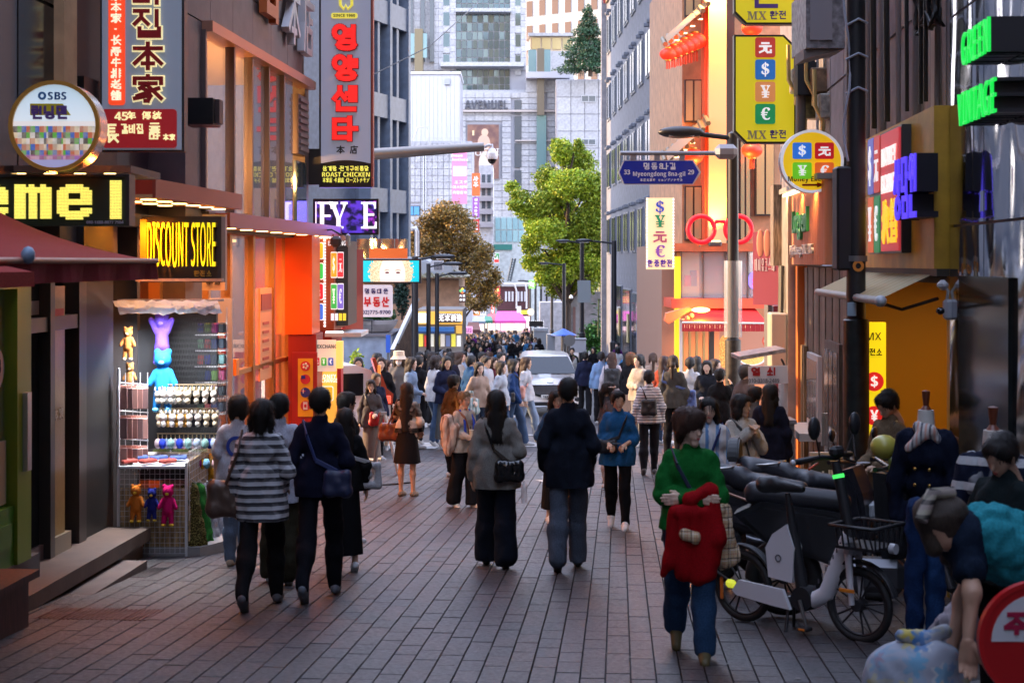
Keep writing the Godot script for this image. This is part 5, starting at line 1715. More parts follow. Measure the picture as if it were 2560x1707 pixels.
func restaurant() -> void:
	var o := thing("grill_restaurant","tiled restaurant building with tall upper windows and a glass orange lit front","building",left_at(17,-4.6),LEFT_TURN)
	var tile := [mat(.13,.1,.11,.5,0,"wall"),mat(.15,.115,.12,.5,0,"wall"),mat(.12,.095,.105,.5,0,"wall")]
	part("core",lb(o,14.2,22.6,4.6,21,-8,-.06),mat(.05,.04,.04,.7),o)
	part("back_mass",lb(o,14.2,22.6,-2,16,-8,-4.5),mat(.3,.16,.08,.7),o)
	var tp := b(V(0,0,0),V(1.0 / .9976 - .012,.64 - .012,.06)).mesh()
	for i in 8:
		for k in 9:
			at_part("wall_tile",tp,tile[rng.randi() % 3],o,Transform3D(Basis(),V(lx(o,14.7 + i),4.93 + k * .64 - o.position.y,-.03)))
	part("near_pier",lb(o,16.2,16.85,-.95,4.6,-.6,0),tile[0],o)
	part("dark_pier",lb(o,14.2,16.2,2.0,4.6,-.9,-.4),mat(.05,.035,.045,.4),o)
	part("far_pier",lb(o,22.4,22.65,-1.3,4.6,-.6,0),tile[1],o)
	# lettering on the tiles
	var nt := Node3D.new()
	nt.name = "wall_lettering"
	o.add_child(nt)
	var g := G.new()
	write(g,"本店",lx(o,20.7),4.95 - o.position.y,.75,.85,.09,.03,.1,1.0)
	part("white_lettering",g,mat(.55,.55,.58,.4),nt)
	g = G.new()
	write(g,"타",lx(o,19.4),5.05 - o.position.y,.9,.9,.16,.03,.1,1.0)
	part("orange_lettering",g,mat(.5,.12,.03,.4),nt)
	# upper windows
	var frame := mat(.12,.09,.09,.4,.4)
	part("window_head",lb(o,16.85,22.6,4.5,4.62,-.1,.12),mat(.4,.2,.14,.35,.5),o)
	part("window_sill",lb(o,16.85,22.6,2.42,2.52,-.1,.08),frame,o)
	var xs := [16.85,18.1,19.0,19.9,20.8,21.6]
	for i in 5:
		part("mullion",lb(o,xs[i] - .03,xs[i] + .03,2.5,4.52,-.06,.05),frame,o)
		part("upper_pane",lb(o,xs[i] + .03,xs[i + 1] - .03,2.5,4.52,-.02,-.005),glass(.75,.8,.9,.07) if i < 2 else glass(.2,.25,.34,.55),o)  # farther panes tinted blue grey, the tint standing for a reflection
	part("louver_box",lb(o,21.7,22.35,3.5,4.35,-.1,.05),frame,o)
	for i in 8: part("slat",lb(o,21.75,22.3,3.55 + i * .1,3.6 + i * .1,.05,.08),mat(.2,.16,.16,.5),o)
	part("side_pane",lb(o,21.7,22.35,2.5,3.4,-.02,.03),mat(.06,.1,.13,.08,.3),o)
	# upper room seen through the glass
	part("upper_back_wall",lb(o,16.2,22.4,2.4,4.6,-3.6,-3.5),mat(.55,.33,.12,.6),o)
	part("upper_ceiling",lb(o,16.2,22.4,4.56,4.6,-3.6,-.06),mat(.5,.4,.3,.7),o)
	part("upper_floor",lb(o,14.2,22.5,2.3,2.42,-4.4,-.06),mat(.1,.07,.05,.7),o)
	for i in 9: part("curtain",lb(o,16.95 + i * .14,17.06 + i * .14,2.5,4.1,-.35 - (i % 2) * .05,-.3 - (i % 2) * .05),mat(.5,.38,.2,.7),o)
	for i in 3:
		var pl := part("pendant_shade",G.new().lathe(V(lx(o,17.6 + i * .8),3.45 - o.position.y,-.9 - .3 * i),[[.17,0],[.17,.26],[.16,.265],[.02,.27]],16),glow(1,.85,.6,2.2),o)
		part("cord",b(V(lx(o,17.6 + i * .8),4.15 - o.position.y,-.9 - .3 * i),V(.012,.85,.012)),mat(.05,.05,.05,.5),pl)
		bulb(o.to_global(V(lx(o,17.6 + i * .8),3.3 - o.position.y,-.9 - .3 * i)),Color(1,.72,.4),4.0,.1)
	# ground floor
	var gold := mat(.3,.19,.09,.35,.6)
	part("floor_inside",lb(o,15.4,22.4,-1.2,-.98,-4.4,-.25),mat(.2,.13,.08,.5),o)
	part("inner_wall",lb(o,15.4,22.4,-1,2.3,-2.6,-2.5),mat(.75,.4,.14,.6),o)
	part("orange_frieze",lb(o,15.4,22.4,1.5,1.85,-2.48,-2.42),mat(.7,.16,.03,.5),o)
	part("dark_outer_wall",lb(o,15.2,15.29,-1.2,2.3,-4.4,-.2),mat(.05,.042,.042,.6),o)
	part("side_wall_inside",lb(o,15.3,15.4,-1.1,2.3,-4.4,-.25),mat(.75,.4,.14,.6),o)
	for i in 22: part("curtain",lb(o,17.3 + i * .2,17.45 + i * .2,-.8,1.0,-2.3 - .06 * (i % 2),-2.22 - .06 * (i % 2)),mat(.75,.5,.22,.6),o)
	for i in 3:
		part("ceiling_panel",lb(o,16.6 + i * 2.0,17.9 + i * 2.0,2.24,2.28,-1.9,-.9),glow(1,.62,.25,2.6),o)
		panel_light(o.to_global(V(lx(o,17.25 + i * 2.0),2.2 - o.position.y,-1.4)),o.to_global(V(lx(o,17.25 + i * 2.0),0,-1.4)),Vector2(1.2,.9),Color(1,.55,.2),9.0)
	for i in 4:
		var t := part("dining_table",lb(o,17.6 + i * 1.3,18.3 + i * 1.3,-.26,-.21,-1.6,-.9),mat(.3,.18,.09,.4),o)
		part("leg",lb(o,17.9 + i * 1.3,18.0 + i * 1.3,-.98,-.26,-1.3,-1.2),mat(.05,.05,.05,.4),t)
	xs = [16.0,17.9,18.9,20.1,21.3,22.3]
	for i in 6:
		part("gold_mullion",lb(o,xs[i] - .05,xs[i] + .05,-1.25,2.4,-.32,-.2),gold,o)
		if i < 5:
			part("shop_pane",lb(o,xs[i] + .05,xs[i + 1] - .05,-1.0,2.35,-.27,-.26),glass(.9,.85,.75,.08),o)
			part("mid_rail",lb(o,xs[i] + .05,xs[i + 1] - .05,.52 if i > 0 else .5,.58,-.3,-.22),gold,o)
			part("base_rail",lb(o,xs[i] + .05,xs[i + 1] - .05,-1.3,-1.0,-.34,-.2),gold,o)
	part("door_pull_box",lb(o,18.84,18.98,.55,.75,-.2,-.12),mat(.75,.25,.03,.4),o)
	var mb := part("menu_board",lb(o,20.5,21.2,.35,1.6,-.24,-.22),mat(.75,.35,.16,.5),o)
	part("menu_head",lb(o,20.55,21.15,1.3,1.52,-.22,-.21),mat(.25,.04,.02,.5),mb)
	for i in 6: part("menu_line",lb(o,20.65,21.0,.5 + i * .12,.54 + i * .12,-.22,-.21),mat(.45,.07,.03,.5),mb)
	# canopies with downlights
	for c in [[13.9,17.1,2.54,2.7,.36,"red canopy slab with a double row of warm downlights near the stall"],[17.1,24.2,2.34,2.5,.22,"long orange canopy slab with warm downlights over the glass front"]]:
		var a := thing("lit_canopy",c[5],"canopy",left_at(c[0],-4.6),LEFT_TURN)
		part("slab",lb(a,c[0],c[1],c[2] + .03,c[3],-.5,c[4]),mat(.45,.04,.02,.4),a)
		part("front_edge",lb(a,c[0],c[1],c[2],c[3] + .01,c[4],c[4] + .03),mat(.32,.045,.03,.4),a)
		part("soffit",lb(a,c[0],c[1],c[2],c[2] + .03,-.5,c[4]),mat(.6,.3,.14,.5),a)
		var n := 6 if c[0] < 15 else 9
		for i in n:
			for k in (2 if c[0] < 15 else 1):
				var pp := V(lx(a,c[0] + .4 + i * (c[1] - c[0] - .7) / (n - 1)),c[2] - .006 - a.position.y,.2 - k * .3 - (.06 if c[0] > 15 else 0.0))
				part("downlight",G.new().lathe(pp,[[.0,0],[.075,0],[.075,.01]],14),glow(1,.68,.26,9.0),a)
				if i % 2 == 0: lamp(a.to_global(pp + V(0,-.02,0)),a.to_global(pp + V(0,-1,0)),Color(1,.6,.25),1.5,70)
	# orange end panel
	o = thing("orange_end_panel","bright orange flat end panel closing the glass front","panel",spot(298,400,21.9))
	part("panel",pb(o,21.9,285,229,312,334,-.9,0),mat(.85,.11,.006,.4),o)
	part("lower_red_wall",pb(o,21.9,288,334,316,425,-.8,-.02),mat(.25,.012,.012,.5),o)
	part("cap",pb(o,21.9,284,226.5,313,229,-.95,.05),mat(.3,.06,.03,.5),o)
	# cream upright signs beside the stall
	o = thing("cream_upright_sign","cream upright sign with red Korean letter behind the discount sign","sign",spot(212,250,16.5))
	part("case",pb(o,16.5,202,214,225,290,-.12,0),mat(.45,.33,.24,.5),o)
	g = G.new()
	write(g,"타",-.06,-.16,.15,.2,.025,.001,.008)
	part("lettering",g,mat(.5,.06,.03,.5),o)
	g = G.new()
	write(g,"本店",-.06,-.37,.07,.07,.01,.001,.008,.09)
	part("small_lettering",g,mat(.05,.04,.04,.5),o)
	o = thing("calbi_notice_board","white notice board with red panel of Japanese letters beside the stall","sign",spot(221,350,16.3))
	part("board",pb(o,16.3,209.5,298,232,412,-.06,0),mat(.55,.5,.46,.5),o)
	part("red_panel",pb(o,16.3,212.5,326,227,372,.001,.01),mat(.45,.03,.03,.5),o)
	g = G.new()
	write(g,"張壽カルビ",-.055,.12,.1,.09,.012,.011,.005,.105,true)
	part("lettering",g,mat(.65,.6,.58,.5),o)
	# roast chicken sign
	o = thing("roast_chicken_sign","tall grey light box sign with big red Korean letters and black foot","sign",spot(346,93,22.6))
	var d := 22.6
	part("case",pb(o,d,319,-60,372,187,-.22,-.01),mat(.02,.018,.02,.4),o)
	part("red_side",pb(o,d,371.2,-60,373,186,-.2,0),mat(.3,.06,.04,.5),o)
	part("face",pb(o,d,321,-60,370.5,163,-.009,0),glow(.3,.32,.42,.4),o)
	part("black_foot",pb(o,d,320.5,163,371,186.5,-.009,.002),mat(.01,.009,.01,.4),o)
	var arc := PackedVector2Array()
	for i in 13: arc.append(Vector2(lerpf(-.365,.365,i / 12.0),(at(o,0,163.2,d)).y + .05 * sin(PI * i / 12.0)))
	arc.append(Vector2(.365,(at(o,0,164.5,d)).y)); arc.append(Vector2(-.365,(at(o,0,164.5,d)).y))
	part("arched_top",G.new().ext(arc,-.005,.0015),mat(.01,.009,.01,.4),o)
	for pass_ in 2:
		g = G.new()
		write(g,"영양센타",-.2 - (.008 if pass_ == 0 else 0.0),(at(o,0,51,d)).y - (.008 if pass_ == 0 else 0.0),.39 + (.016 if pass_ == 0 else 0.0),.39 + (.016 if pass_ == 0 else 0.0),.088 if pass_ == 0 else .07,.001,.05 if pass_ == 0 else .07,.45,true)
		part("letter_outline" if pass_ == 0 else "big_lettering",g,mat(.2,.01,.01,.4) if pass_ == 0 else glow(.75,.015,.012,1.0),o)  # first pass: wider dark red strokes outlining the letters
	g = G.new()
	write(g,"本店",-.14,(at(o,0,153.5,d)).y,.12,.12,.017,.001,.01,.2)
	part("black_lettering",g,mat(.02,.02,.025,.5),o)
	g = G.new()
	write(g,"삼계탕·전기구이통닭",-.345,(at(o,0,170.8,d)).y,.062,.075,.011,.003,.006,.073)
	write(g,"本家店·牛排店·ローストチキン",-.345,(at(o,0,182.2,d)).y,.043,.07,.008,.003,.006,.05)
	part("yellow_lettering",g,glow(.85,.8,.12,.8),o)
	say("ROAST CHICKEN",o,glow(.85,.8,.12,.8),at(o,346,174.3,d) + V(0,0,.008),.066,1.02,.006)
	part("since_plate",G.new().rounded(at(o,344.5,15.8,d) + V(0,0,.001),.39,.08,.03,.03),glow(.75,.65,.08,.7),o)
	say("SINCE 1960",o,mat(.05,.04,.02,.5),at(o,344.5,15.8,d) + V(0,0,.035),.04,1.1,.006)
	part("gold_emblem",G.new().tube([V(-.09,1.5,.03),V(-.08,1.3,.03),V(-.03,1.24,.03),V(.0,1.3,.03),V(.03,1.24,.03),V(.09,1.3,.03),V(.09,1.5,.03)],.022,6),glow(.75,.65,.08,.7),o)
	part("mount_bracket",pb(o,d,306,148,319,184,-.2,-.1),mat(.02,.02,.02,.5),o)
func plush(label: String,pos: Vector3,s: float,c: Array,c2: Array,arms_up := false) -> void:   # a plain teddy bear
	var o := thing("plush_bear",label,"plush toy",pos)
	var m := mat(c[0],c[1],c[2],.95,0,"cloth")
	var q := [[V(0,.1,0),V(0,.24,0),.085,.07],[V(0,.38,0),V(0,.39,.01),.085,.085]]
	for k in [-1,1]:
		q.append([V(k * .055,.46,0),V(k * .06,.47,0),.03,.03])
		q.append([V(k * .07,.26,0),V(k * .13,.4 if arms_up else .14,.03),.034,.03])
		q.append([V(k * .045,.06,.01),V(k * .06,-.1,.03),.042,.036])
	if not cache.has("plush %s" % arms_up): cache["plush %s" % arms_up] = joined([[blob(q,.012,.03,.006),Transform3D()]])
	o.scale = Vector3.ONE * s
	part("body",cache["plush %s" % arms_up],m,o)
	part("muzzle",G.new().ball(V(0,.365,.08),V(.035,.028,.025),8),mat(c2[0],c2[1],c2[2],.9),o)
	for k in [-1,1]:
		part("eye",G.new().ball(V(k * .03,.41,.08),V(.01,.01,.008),6),mat(.01,.01,.01,.2),o)
		part("foot",G.new().ball(V(k * .062,-.12,.045),V(.04,.028,.05),8),mat(c2[0],c2[1],c2[2],.9),o)
func stall() -> void:
	var d := 14.2
	var wire := mat(.6,.6,.62,.35,.3)
	var o := thing("accessory_stand","white wire accessory stand with plywood front on a grey platform","stall",foot(155,d))
	part("platform",G.new().ext(PackedVector2Array([Vector2(-.36,0),Vector2(.42,0),Vector2(.66,.45),Vector2(.66,1.9),Vector2(-.36,1.9)]),0,.1),mat(.3,.28,.27,.6,0,"wall"),o)
	(o.get_child(0) as Node3D).rotation.x = -PI / 2
	part("plywood_front",pb(o,d,119.5,488,185,553,-.06,-.03),mat(.66,.43,.2,.6,0,"wood"),o)
	part("plywood_side",b(V(.31,.52,-.9),V(.02,.75,1.7)),mat(.66,.43,.2,.6,0,"wood"),o)
	var g := G.new()
	for i in 14: g.tube([at(o,119.5 + i * 5.04,468,d),at(o,119.5 + i * 5.04,553,d)],.002,4)
	for i in 17: g.tube([at(o,119.5,468 + i * 5.3,d),at(o,185,468 + i * 5.3,d)],.002,4)
	part("wire_grid",g,wire,o)
	g = G.new()
	for i in 24: g.tube([V(.32,.35,-i * .07),V(.32,1.0,-i * .07)],.003,4)
	for i in 10: g.tube([V(.32,.4 + i * .065,0),V(.32,.4 + i * .065,-1.65)],.003,4)
	part("side_grid",g,wire,o)
	part("top_tray",pb(o,d,118.5,465.5,186,468,-1.6,.02),mat(.55,.55,.57,.4),o)
	for x in [118.5,186.5]: part("post",pb(o,d,x - 1,462,x + 1,556,-.02,.02),wire,o)
	part("rack_post",pb(o,d,117,368,119,470,-.04,.0),wire,o)
	part("back_board",pb(o,d + 1.2,134,310,216,480,-.1,-.02),mat(.02,.02,.022,.5),o)
	g = G.new()
	for i in 34:
		for k in 2: g.tube([at(o,160 + i * 1.6,318,d + 1.15),spot(160 + i * 1.6 + (22 if k else -22),470,d + 1.15) - o.position],.003,4)
	part("black_mesh_panel",g,mat(.03,.03,.032,.4),o)
	part("mirror_panel",pb(o,d + 1.0,132,330,163,470,-.05,-.04),mat(.12,.12,.13,.05,.6),o)
	# translucent rain sheet with lamps
	o = thing("rain_sheet","crumpled white translucent sheet stretched above the accessory stand","tarp",spot(168,310,d))
	g = G.new()
	for i in 24:
		for k in 5:
			var f := func(a: int,e: int) -> Vector3: return at(o,117 + a * 4.3,300.0 - a * .0,d) + V(0,-e * .025 - .03 * noise.get_noise_2d(a * 40.0,e * 55.0),.15 - e * .05 + .06 * noise.get_noise_2d(a * 30.0 + 900,e * 60.0))
			g.quad(f.call(i,k + 1),f.call(i + 1,k + 1),f.call(i + 1,k),f.call(i,k))
	var sh := StandardMaterial3D.new()
	sh.albedo_color = Color(.85,.88,.92)
	sh.roughness = .35
	sh.backlight_enabled = true
	sh.backlight = Color(.7,.75,.8)
	part("sheet",g,sh,o)
	part("rail",pb(o,d,117,299,222,301,-.1,.0),mat(.3,.3,.32,.4),o)
	for i in 3:
		part("lamp",G.new().ball(at(o,147 + i * 17,309,d + .2),V(.045,.035,.045),10),glow(.95,.98,1.0,9.0),o)
		lamp(spot(147 + i * 17,313,d + .2),spot(160 + i * 12,480,d + .6),Color(.95,.97,1.0),2.0,75)
	# discount sign
	o = thing("discount_store_sign","black box sign with raised bright yellow condensed letters above the stall","sign",spot(182,246,14.6))
	part("case",pb(o,14.6,141,216,221,282,-.22,-.02),mat(.05,.03,.025,.5),o)
	part("yellow_side",pb(o,14.6,140.5,219,147,262,-.2,.02),mat(.4,.24,.01,.5),o)
	part("frame",pb(o,14.6,136,278,222,281,-.1,.03),mat(.4,.25,.2,.4),o)
	say("DISCOUNT STORE",o,mat(.35,.22,.01,.5),at(o,183,245,14.6) + V(0,0,.03),.42,.142,.09,false)
	say("DISCOUNT STORE",o,glow(.95,.72,.01,1.0),at(o,183,245,14.6) + V(0,0,.08),.42,.142,.01,false)
	g = G.new()
	write(g,"환전소",.11,-.29,.05,.06,.01,-.019,.004,.06)
	part("small_lettering",g,mat(.5,.3,.05,.5),o)
	# keyrings with pompoms: four rows on pegs
	var cols := [[[.6,.55,.48],[.55,.48,.35],[.65,.6,.55],[.02,.02,.02],[.6,.58,.55]],[[.6,.5,.35],[.55,.5,.45],[.65,.62,.6],[.05,.05,.06],[.6,.3,.05]],[[.6,.5,.55],[.03,.06,.5],[.35,.45,.6],[.65,.65,.66],[.25,.45,.42]],[[.7,.5,.15],[.65,.4,.42],[.65,.6,.3],[.65,.65,.66],[.45,.02,.25],[.7,.3,.03],[.2,.45,.65],[.25,.5,.7]]]
	var names := [["cream","tan","ivory","black","off white"],["sandy","beige","white","charcoal","orange"],["lilac","royal blue","pale blue","white","mint green"],["golden yellow","salmon pink","pale yellow","white","magenta","orange","sky blue","light blue"]]
	var ball := G.new().ball(V(0,0,0),V(.036,.042,.036),8).mesh()
	var ear := G.new().ball(V(0,0,0),V(.014,.026,.014),6).mesh()
	for r in 4:
		for i in 14:
			var k := thing("pompom_keyring","%s fluffy keyring hanging in the %s row of the accessory stand" % [names[r][(i * (2 if r < 2 else 1) + i / 3) % cols[r].size()],["top","second","third","lowest"][r]],"keyring",spot(158 + i * 4.3 + (r % 2) * 1.3,[394,417,443,463][r],d + .55 - (i % 2) * .06),0,"fur keyrings on the accessory stand")
			var c: Array = cols[r][(i * (2 if r < 2 else 1) + i / 3) % cols[r].size()]
			var mm := mat(c[0],c[1],c[2],.95,0,"cloth")
			at_part("pompom",ball,mm,k,Transform3D(Basis.from_scale(V(1,1.25 if r > 1 else 1.0,1)),V(0,0,0)))
			if r < 2:
				at_part("ear",ear,mm,k,Transform3D(Basis(),V(-.024,.05,0))); at_part("ear",ear,mm,k,Transform3D(Basis(),V(.024,.05,0)))
				at_part("paw",ball,mm,k,Transform3D(Basis.from_scale(V(.75,.8,.75)),V(0,-.06,.01)))
			part("chain",G.new().tube([V(0,.03,0),V(0,.085,0)],.005,5),mat(.5,.4,.2,.3,.7),k)
		o = thing("peg_rail","thin metal peg rail carrying row %s of keyrings" % ["one","two","three","four"][r],"rail",spot(187,[384,408,433,452][r],d + .55))
		part("bar",b(V(0,0,0),V(.58,.01,.01)),mat(.5,.4,.25,.35,.6),o)
	# plush bears hung on the stand
	plush("big blue plush bear hanging on the black mesh panel",spot(163,397,d + .6) ,.95,[.02,.22,.6],[.1,.4,.7])
	plush("purple plush bear with raised arms above the blue bear",spot(162,352,d + .75),.8,[.12,.06,.45],[.14,.08,.5],true)
	plush("rainbow bright orange plush bear on the plywood front",spot(136,513,d - .08),.55,[.6,.16,.02],[.7,.45,.03])
	plush("small navy plush bear on the plywood front",spot(152,513,d - .08),.48,[.02,.025,.2],[.7,.45,.03])
	plush("hot pink plush bear on the plywood front",spot(168,516,d - .08),.6,[.65,.01,.14],[.7,.45,.03])
	plush("brown plush bear at the top of the wire rack",spot(128,352,d + .4),.5,[.35,.12,.03],[.5,.4,.3])
	plush("tan plush monkey coloured bear below the brown one",spot(130,385,d + .45),.45,[.4,.18,.06],[.5,.4,.3])
	plush("small rainbow plush bear at the stand's street side",spot(213,478,d + .9),.5,[.7,.35,.03],[.1,.4,.1])
	# pyjamas hanging at the side
	var pj := [["black and yellow spotted fleece pyjamas hanging at the stand's side",[.25,.2,.06]],["green fleece pyjamas hanging at the stand's side",[.03,.17,.03]],["grey fleece pyjamas hanging at the stand's side",[.3,.3,.34]],["pale patterned fleece pyjamas hanging last at the stand's side",[.42,.42,.46]]]
	for i in 4:
		o = thing("hanging_pyjamas",pj[i][0],"clothes",spot(190 + i * 7,515,d + .12 + i * .22))
		var c: Array = pj[i][1]
		var mm := cloth(c[0],c[1],c[2])
		if i == 0:
			mm = mm.duplicate()
			mm.albedo_texture = ntex("spots",.05,0.0,1.4,1,FastNoiseLite.TYPE_CELLULAR)
			mm.uv1_scale = Vector3.ONE * 3.0
		part("cloth",joined([[blob([[V(-.02,.26,0),V(.02,.26,0),.05,.05],[V(0,.2,0),V(.03,-.3,0),.06,.05],[V(.02,.2,0),V(.1,-.25,0),.05,.05],[V(0,-.1,0),V(.08,-.4,.02),.05,.06]],.018,.04,.03),Transform3D()]]),mm,o)
		part("hanger",G.new().tube([V(-.06,.3,0),V(0,.36,0),V(.06,.3,0)],.005,5),mat(.3,.3,.3,.4),o)
	# packs on the wire rack,tray goods and sock tower
	for r in 3:
		for i in 5:
			o = thing("packed_scarf","clear packed brownish scarf in row %s of the white wire rack" % ["one","two","three"][r],"packet",spot(122 + i * 5.2,398 + r * 30,d + .05 + i * .09),.2,"packed scarves row %d" % (r + 1))
			part("packet",cb(V(0,0,0),V(.1,.2,.02),.006),[mat(.2,.1,.09,.25),mat(.12,.07,.07,.25),mat(.3,.16,.14,.25)][(i + r) % 3],o)
			part("card",cb(V(0,.11,0),V(.08,.03,.012),.003),mat(.5,.2,.15,.5),o)
	o = thing("wire_rack","white wire rack holding packed scarves at the stand's dark side","rack",spot(135,440,d))
	for r in 4: part("shelf_wire",G.new().tube([at(o,118,382 + r * 28,d),at(o,148,384 + r * 28,d + .5)],.006,5),wire,o)
	for i in 5: part("upright",G.new().tube([at(o,118 + i * 7.4,372,d + i * .12),at(o,118 + i * 7.4,470,d + i * .12)],.004,5),wire,o)
	for i in 12:
		o = thing("folded_cloth","small %s folded cloth lying in the stand's top tray" % ["red","blue","cream","green"][i % 4],"cloth",spot(124 + i * 5,464.5,d - .05 - (i % 3) * .0) + V(0,.02,-.15 - (i % 4) * .25),rng.randf(),"folded cloths in the top tray")
		part("cloth",cb(V(0,0,0),V(.16,.035,.1),.012),mat([.5,.1,.55,.2][i % 4],[.1,.15,.5,.3][i % 4],[.08,.4,.5,.12][i % 4],.8,0,"cloth"),o)
	o = thing("sock_tower","white wire tower of folded coloured socks beside the notice board","rack",spot(212,395,d + 1.3))
	for r in 6:
		part("wire_tray",b(V(0,.62 - r * .16,0),V(.3,.012,.22)),wire,o)
		for i in 4: part("sock_pack",cb(V(-.1 + i * .07,.69 - r * .16,.02),V(.06,.1,.14),.01),mat([.02,.1,.3,.03][(i + r) % 4],[.03,.2,.05,.04][(i + r) % 4],[.2,.12,.05,.05][(i * 2 + r) % 4],.7),o)
	for x in [-.15,.15]: part("upright",b(V(x,.3,0),V(.014,1.2,.014)),wire,o)
func panel_text(o: Node3D,t: String,m: Material,at: Vector3,h: float,wide := 1.0) -> void: say(t,o,m,at,h,wide,.008)
func exchange() -> void:
	var d := 23.2
	var o := thing("exchange_booth","red money exchange booth with lit currency tiles and lamp border","kiosk",foot(320,d))
	part("shell",pb(o,d,300,234,334,330,-1.6,0),mat(.28,.06,.02,.5),o)
	part("street_side",pb(o,d,334.5,240,346,326,-1.6,-.3),mat(.03,.03,.03,.5),o)
	part("base",pb(o,d,290,330,330,470,-1.6,-.2),mat(.3,.02,.015,.5),o)
	var cs := [["$",[.85,.4,.02]],["¥",[.02,.5,.08]],["元",[.6,.015,.03]],["€",[.03,.15,.65]]]
	for i in 4: icon(o,cs[i][0],cs[i][1],at(o,315.5,250.5 + i * 20.3,d) + V(0,0,.005),.235,.235,.9)
	var c2 := [["$",[.85,.4,.03]],["元",[.7,.05,.06]],["¥",[.05,.45,.08]],["€",[.2,.15,.6]]]
	for i in 4: icon(o,c2[i][0],c2[i][1],spot(334 + (i % 2) * 6.6,264.5 + (i / 2) * 31.5,d - .2) - o.position,.085,.36,.8)
	for i in 30: part("border_lamp",b(at(o,324.8,237 + i * 3.05,d) + V(0,0,.01),V(.03,.03,.02)),glow(.95,.95,.95,1.6),o)
	for i in 10: part("border_lamp",b(at(o,312 + i * 3,237.2,d) + V(0,0,.01),V(.03,.03,.02)),glow(.95,.95,.95,1.6),o)
	for i in 4: part("white_strip",pb(o,d - .2,331 + i * 4,313,334 + i * 4,320,0,.02),glow(.9,.85 if i < 2 else .7,.9 if i < 2 else .05,.8),o)
	panel_text(o,"EXCHANGE",glow(.9,.9,.9,.8),at(o,338,243,d - .2),.07,.6)
	o = thing("red_film_panel","tall rosy glass panel with faded letters beside the currency tiles","panel",spot(353,290,25.2),.6)
	part("panel",b(V(0,0,0),V(.36,1.35,.04)),mat(.35,.1,.13,.08,.3),o)
	part("red_edge",b(V(-.2,0,0),V(.05,1.4,.08)),mat(.5,.02,.03,.5),o)
	o = thing("counter_roof","small white flat roof over the exchange counter","canopy",spot(346,334,23.5))
	part("slab",pb(o,23.5,327,331.5,363,335.5,-.9,.3),mat(.6,.6,.58,.5),o)
	part("lamp_strip",pb(o,23.5,328,330,345,331.4,.25,.31),glow(.95,.95,1,3.0),o)
	o = thing("money_exchange_board","white board reading money exchange with four currency tiles","sign",spot(320,355,22))
	part("board",pb(o,22,305,339.5,336,371,-.04,0),glow(.75,.62,.5,.55),o)
	panel_text(o,"MONEY EXCHANGE",mat(.03,.02,.02,.5),at(o,320,346,22) + V(0,0,.004),.055,.82)
	for i in 4: icon(o,["$","元","¥","€"][i],[[.75,.15,.03],[.5,.02,.02],[.05,.4,.04],[.04,.1,.4]][i],at(o,310 + i * 7.0,361,22) + V(0,0,.002),.075,.11,.6,false)
	part("yellow_fold",pb(o,21.9,336,341,342,368,-.2,0),glow(.9,.6,.15,.8),o)
	o = thing("lit_counter_panel","orange yellow lit counter panel reading money exchange below the board","panel",spot(328,395,22.6))
	part("panel",pb(o,22.6,318,370,337,440,-.3,-.05),glow(.9,.42,.06,.9),o)
	panel_text(o,"MONEY",glow(.95,.9,.8,1.0),at(o,327,376,22.6),.06,.9)
	panel_text(o,"EXCHANGE",glow(.95,.9,.8,1.0),at(o,327,380,22.6),.06,.7)
	part("red_edge",pb(o,22.6,337,366,341,440,-.3,0),mat(.6,.02,.03,.5),o)
	icon(o,"$",[.85,.45,.03],at(o,326,393,22.6),.2,.2,.9)
	o = thing("flag_board","red and yellow board with round national flags","sign",spot(303,390,21.6))
	part("board",pb(o,21.6,292,352,317,428,-.06,0),mat(.35,.015,.015,.5),o)
	part("yellow_strip",pb(o,21.6,298,358,313,416,.001,.01),mat(.75,.4,.02,.5),o)
	var fl := [[.6,.03,.04],[.55,.03,.05],[.03,.04,.25],[.6,.04,.05]]
	for i in 4:
		var f := part("flag",G.new().disc(at(o,305.5,365.5 + i * 13.2,21.6) + V(0,0,.011),.07,.006,20),mat(fl[i][0],fl[i][1],fl[i][2],.5),o)
		var q := at(o,305.5,365.5 + i * 13.2,21.6) + V(0,0,.018)
		if i == 0:
			for k in 5: part("petal",G.new().ball(q + V(cos(TAU * k / 5) * .03,sin(TAU * k / 5) * .03,0),V(.018,.018,.004),6),mat(.7,.68,.66,.5),f)
		elif i == 1: part("blue_quarter",b(q + V(-.03,.03,0),V(.06,.05,.006)),mat(.02,.03,.3,.5),f)
		elif i == 2:
			part("cross_bar",b(q + V(-.03,.02,0),V(.06,.012,.006)),mat(.6,.05,.06,.5),f); part("cross_bar",b(q + V(-.03,.02,.001),V(.012,.06,.006)),mat(.65,.65,.65,.5),f)
		else:
			part("white_band",b(q,V(.06,.11,.004)),mat(.7,.7,.68,.5),f); part("leaf_mark",G.new().ball(q + V(0,0,.003),V(.022,.026,.004),6),mat(.6,.03,.04,.5),f)
	# screens
	o = thing("letter_screen","black framed screen with big white serif letters on violet blue","screen",spot(345.5,216.5,24))
	part("case",pb(o,24,313,198.5,378.5,234.5,-.12,0),mat(.012,.012,.015,.4),o)
	var im := Image.create(128,64,false,Image.FORMAT_RGB8)
	var nz := FastNoiseLite.new()
	nz.frequency = .035
	for y in 64:
		for x in 128:
			var v := clampf(nz.get_noise_2d(x,y * 1.4) * 2.2 + (.5 if absf(x - 72) < 26 else -.1),0,1)
			var c := Color(.01,.012,.05).lerp(Color(.12,.05,.7),v)
			if x > 100: c = c.lerp(Color(.45,.04,.7),clampf(nz.get_noise_2d(x * 2,y * 2) * 2,0,1))
			im.set_pixel(x,y,(c * (.75 if x % 2 else 1.0)).linear_to_srgb())
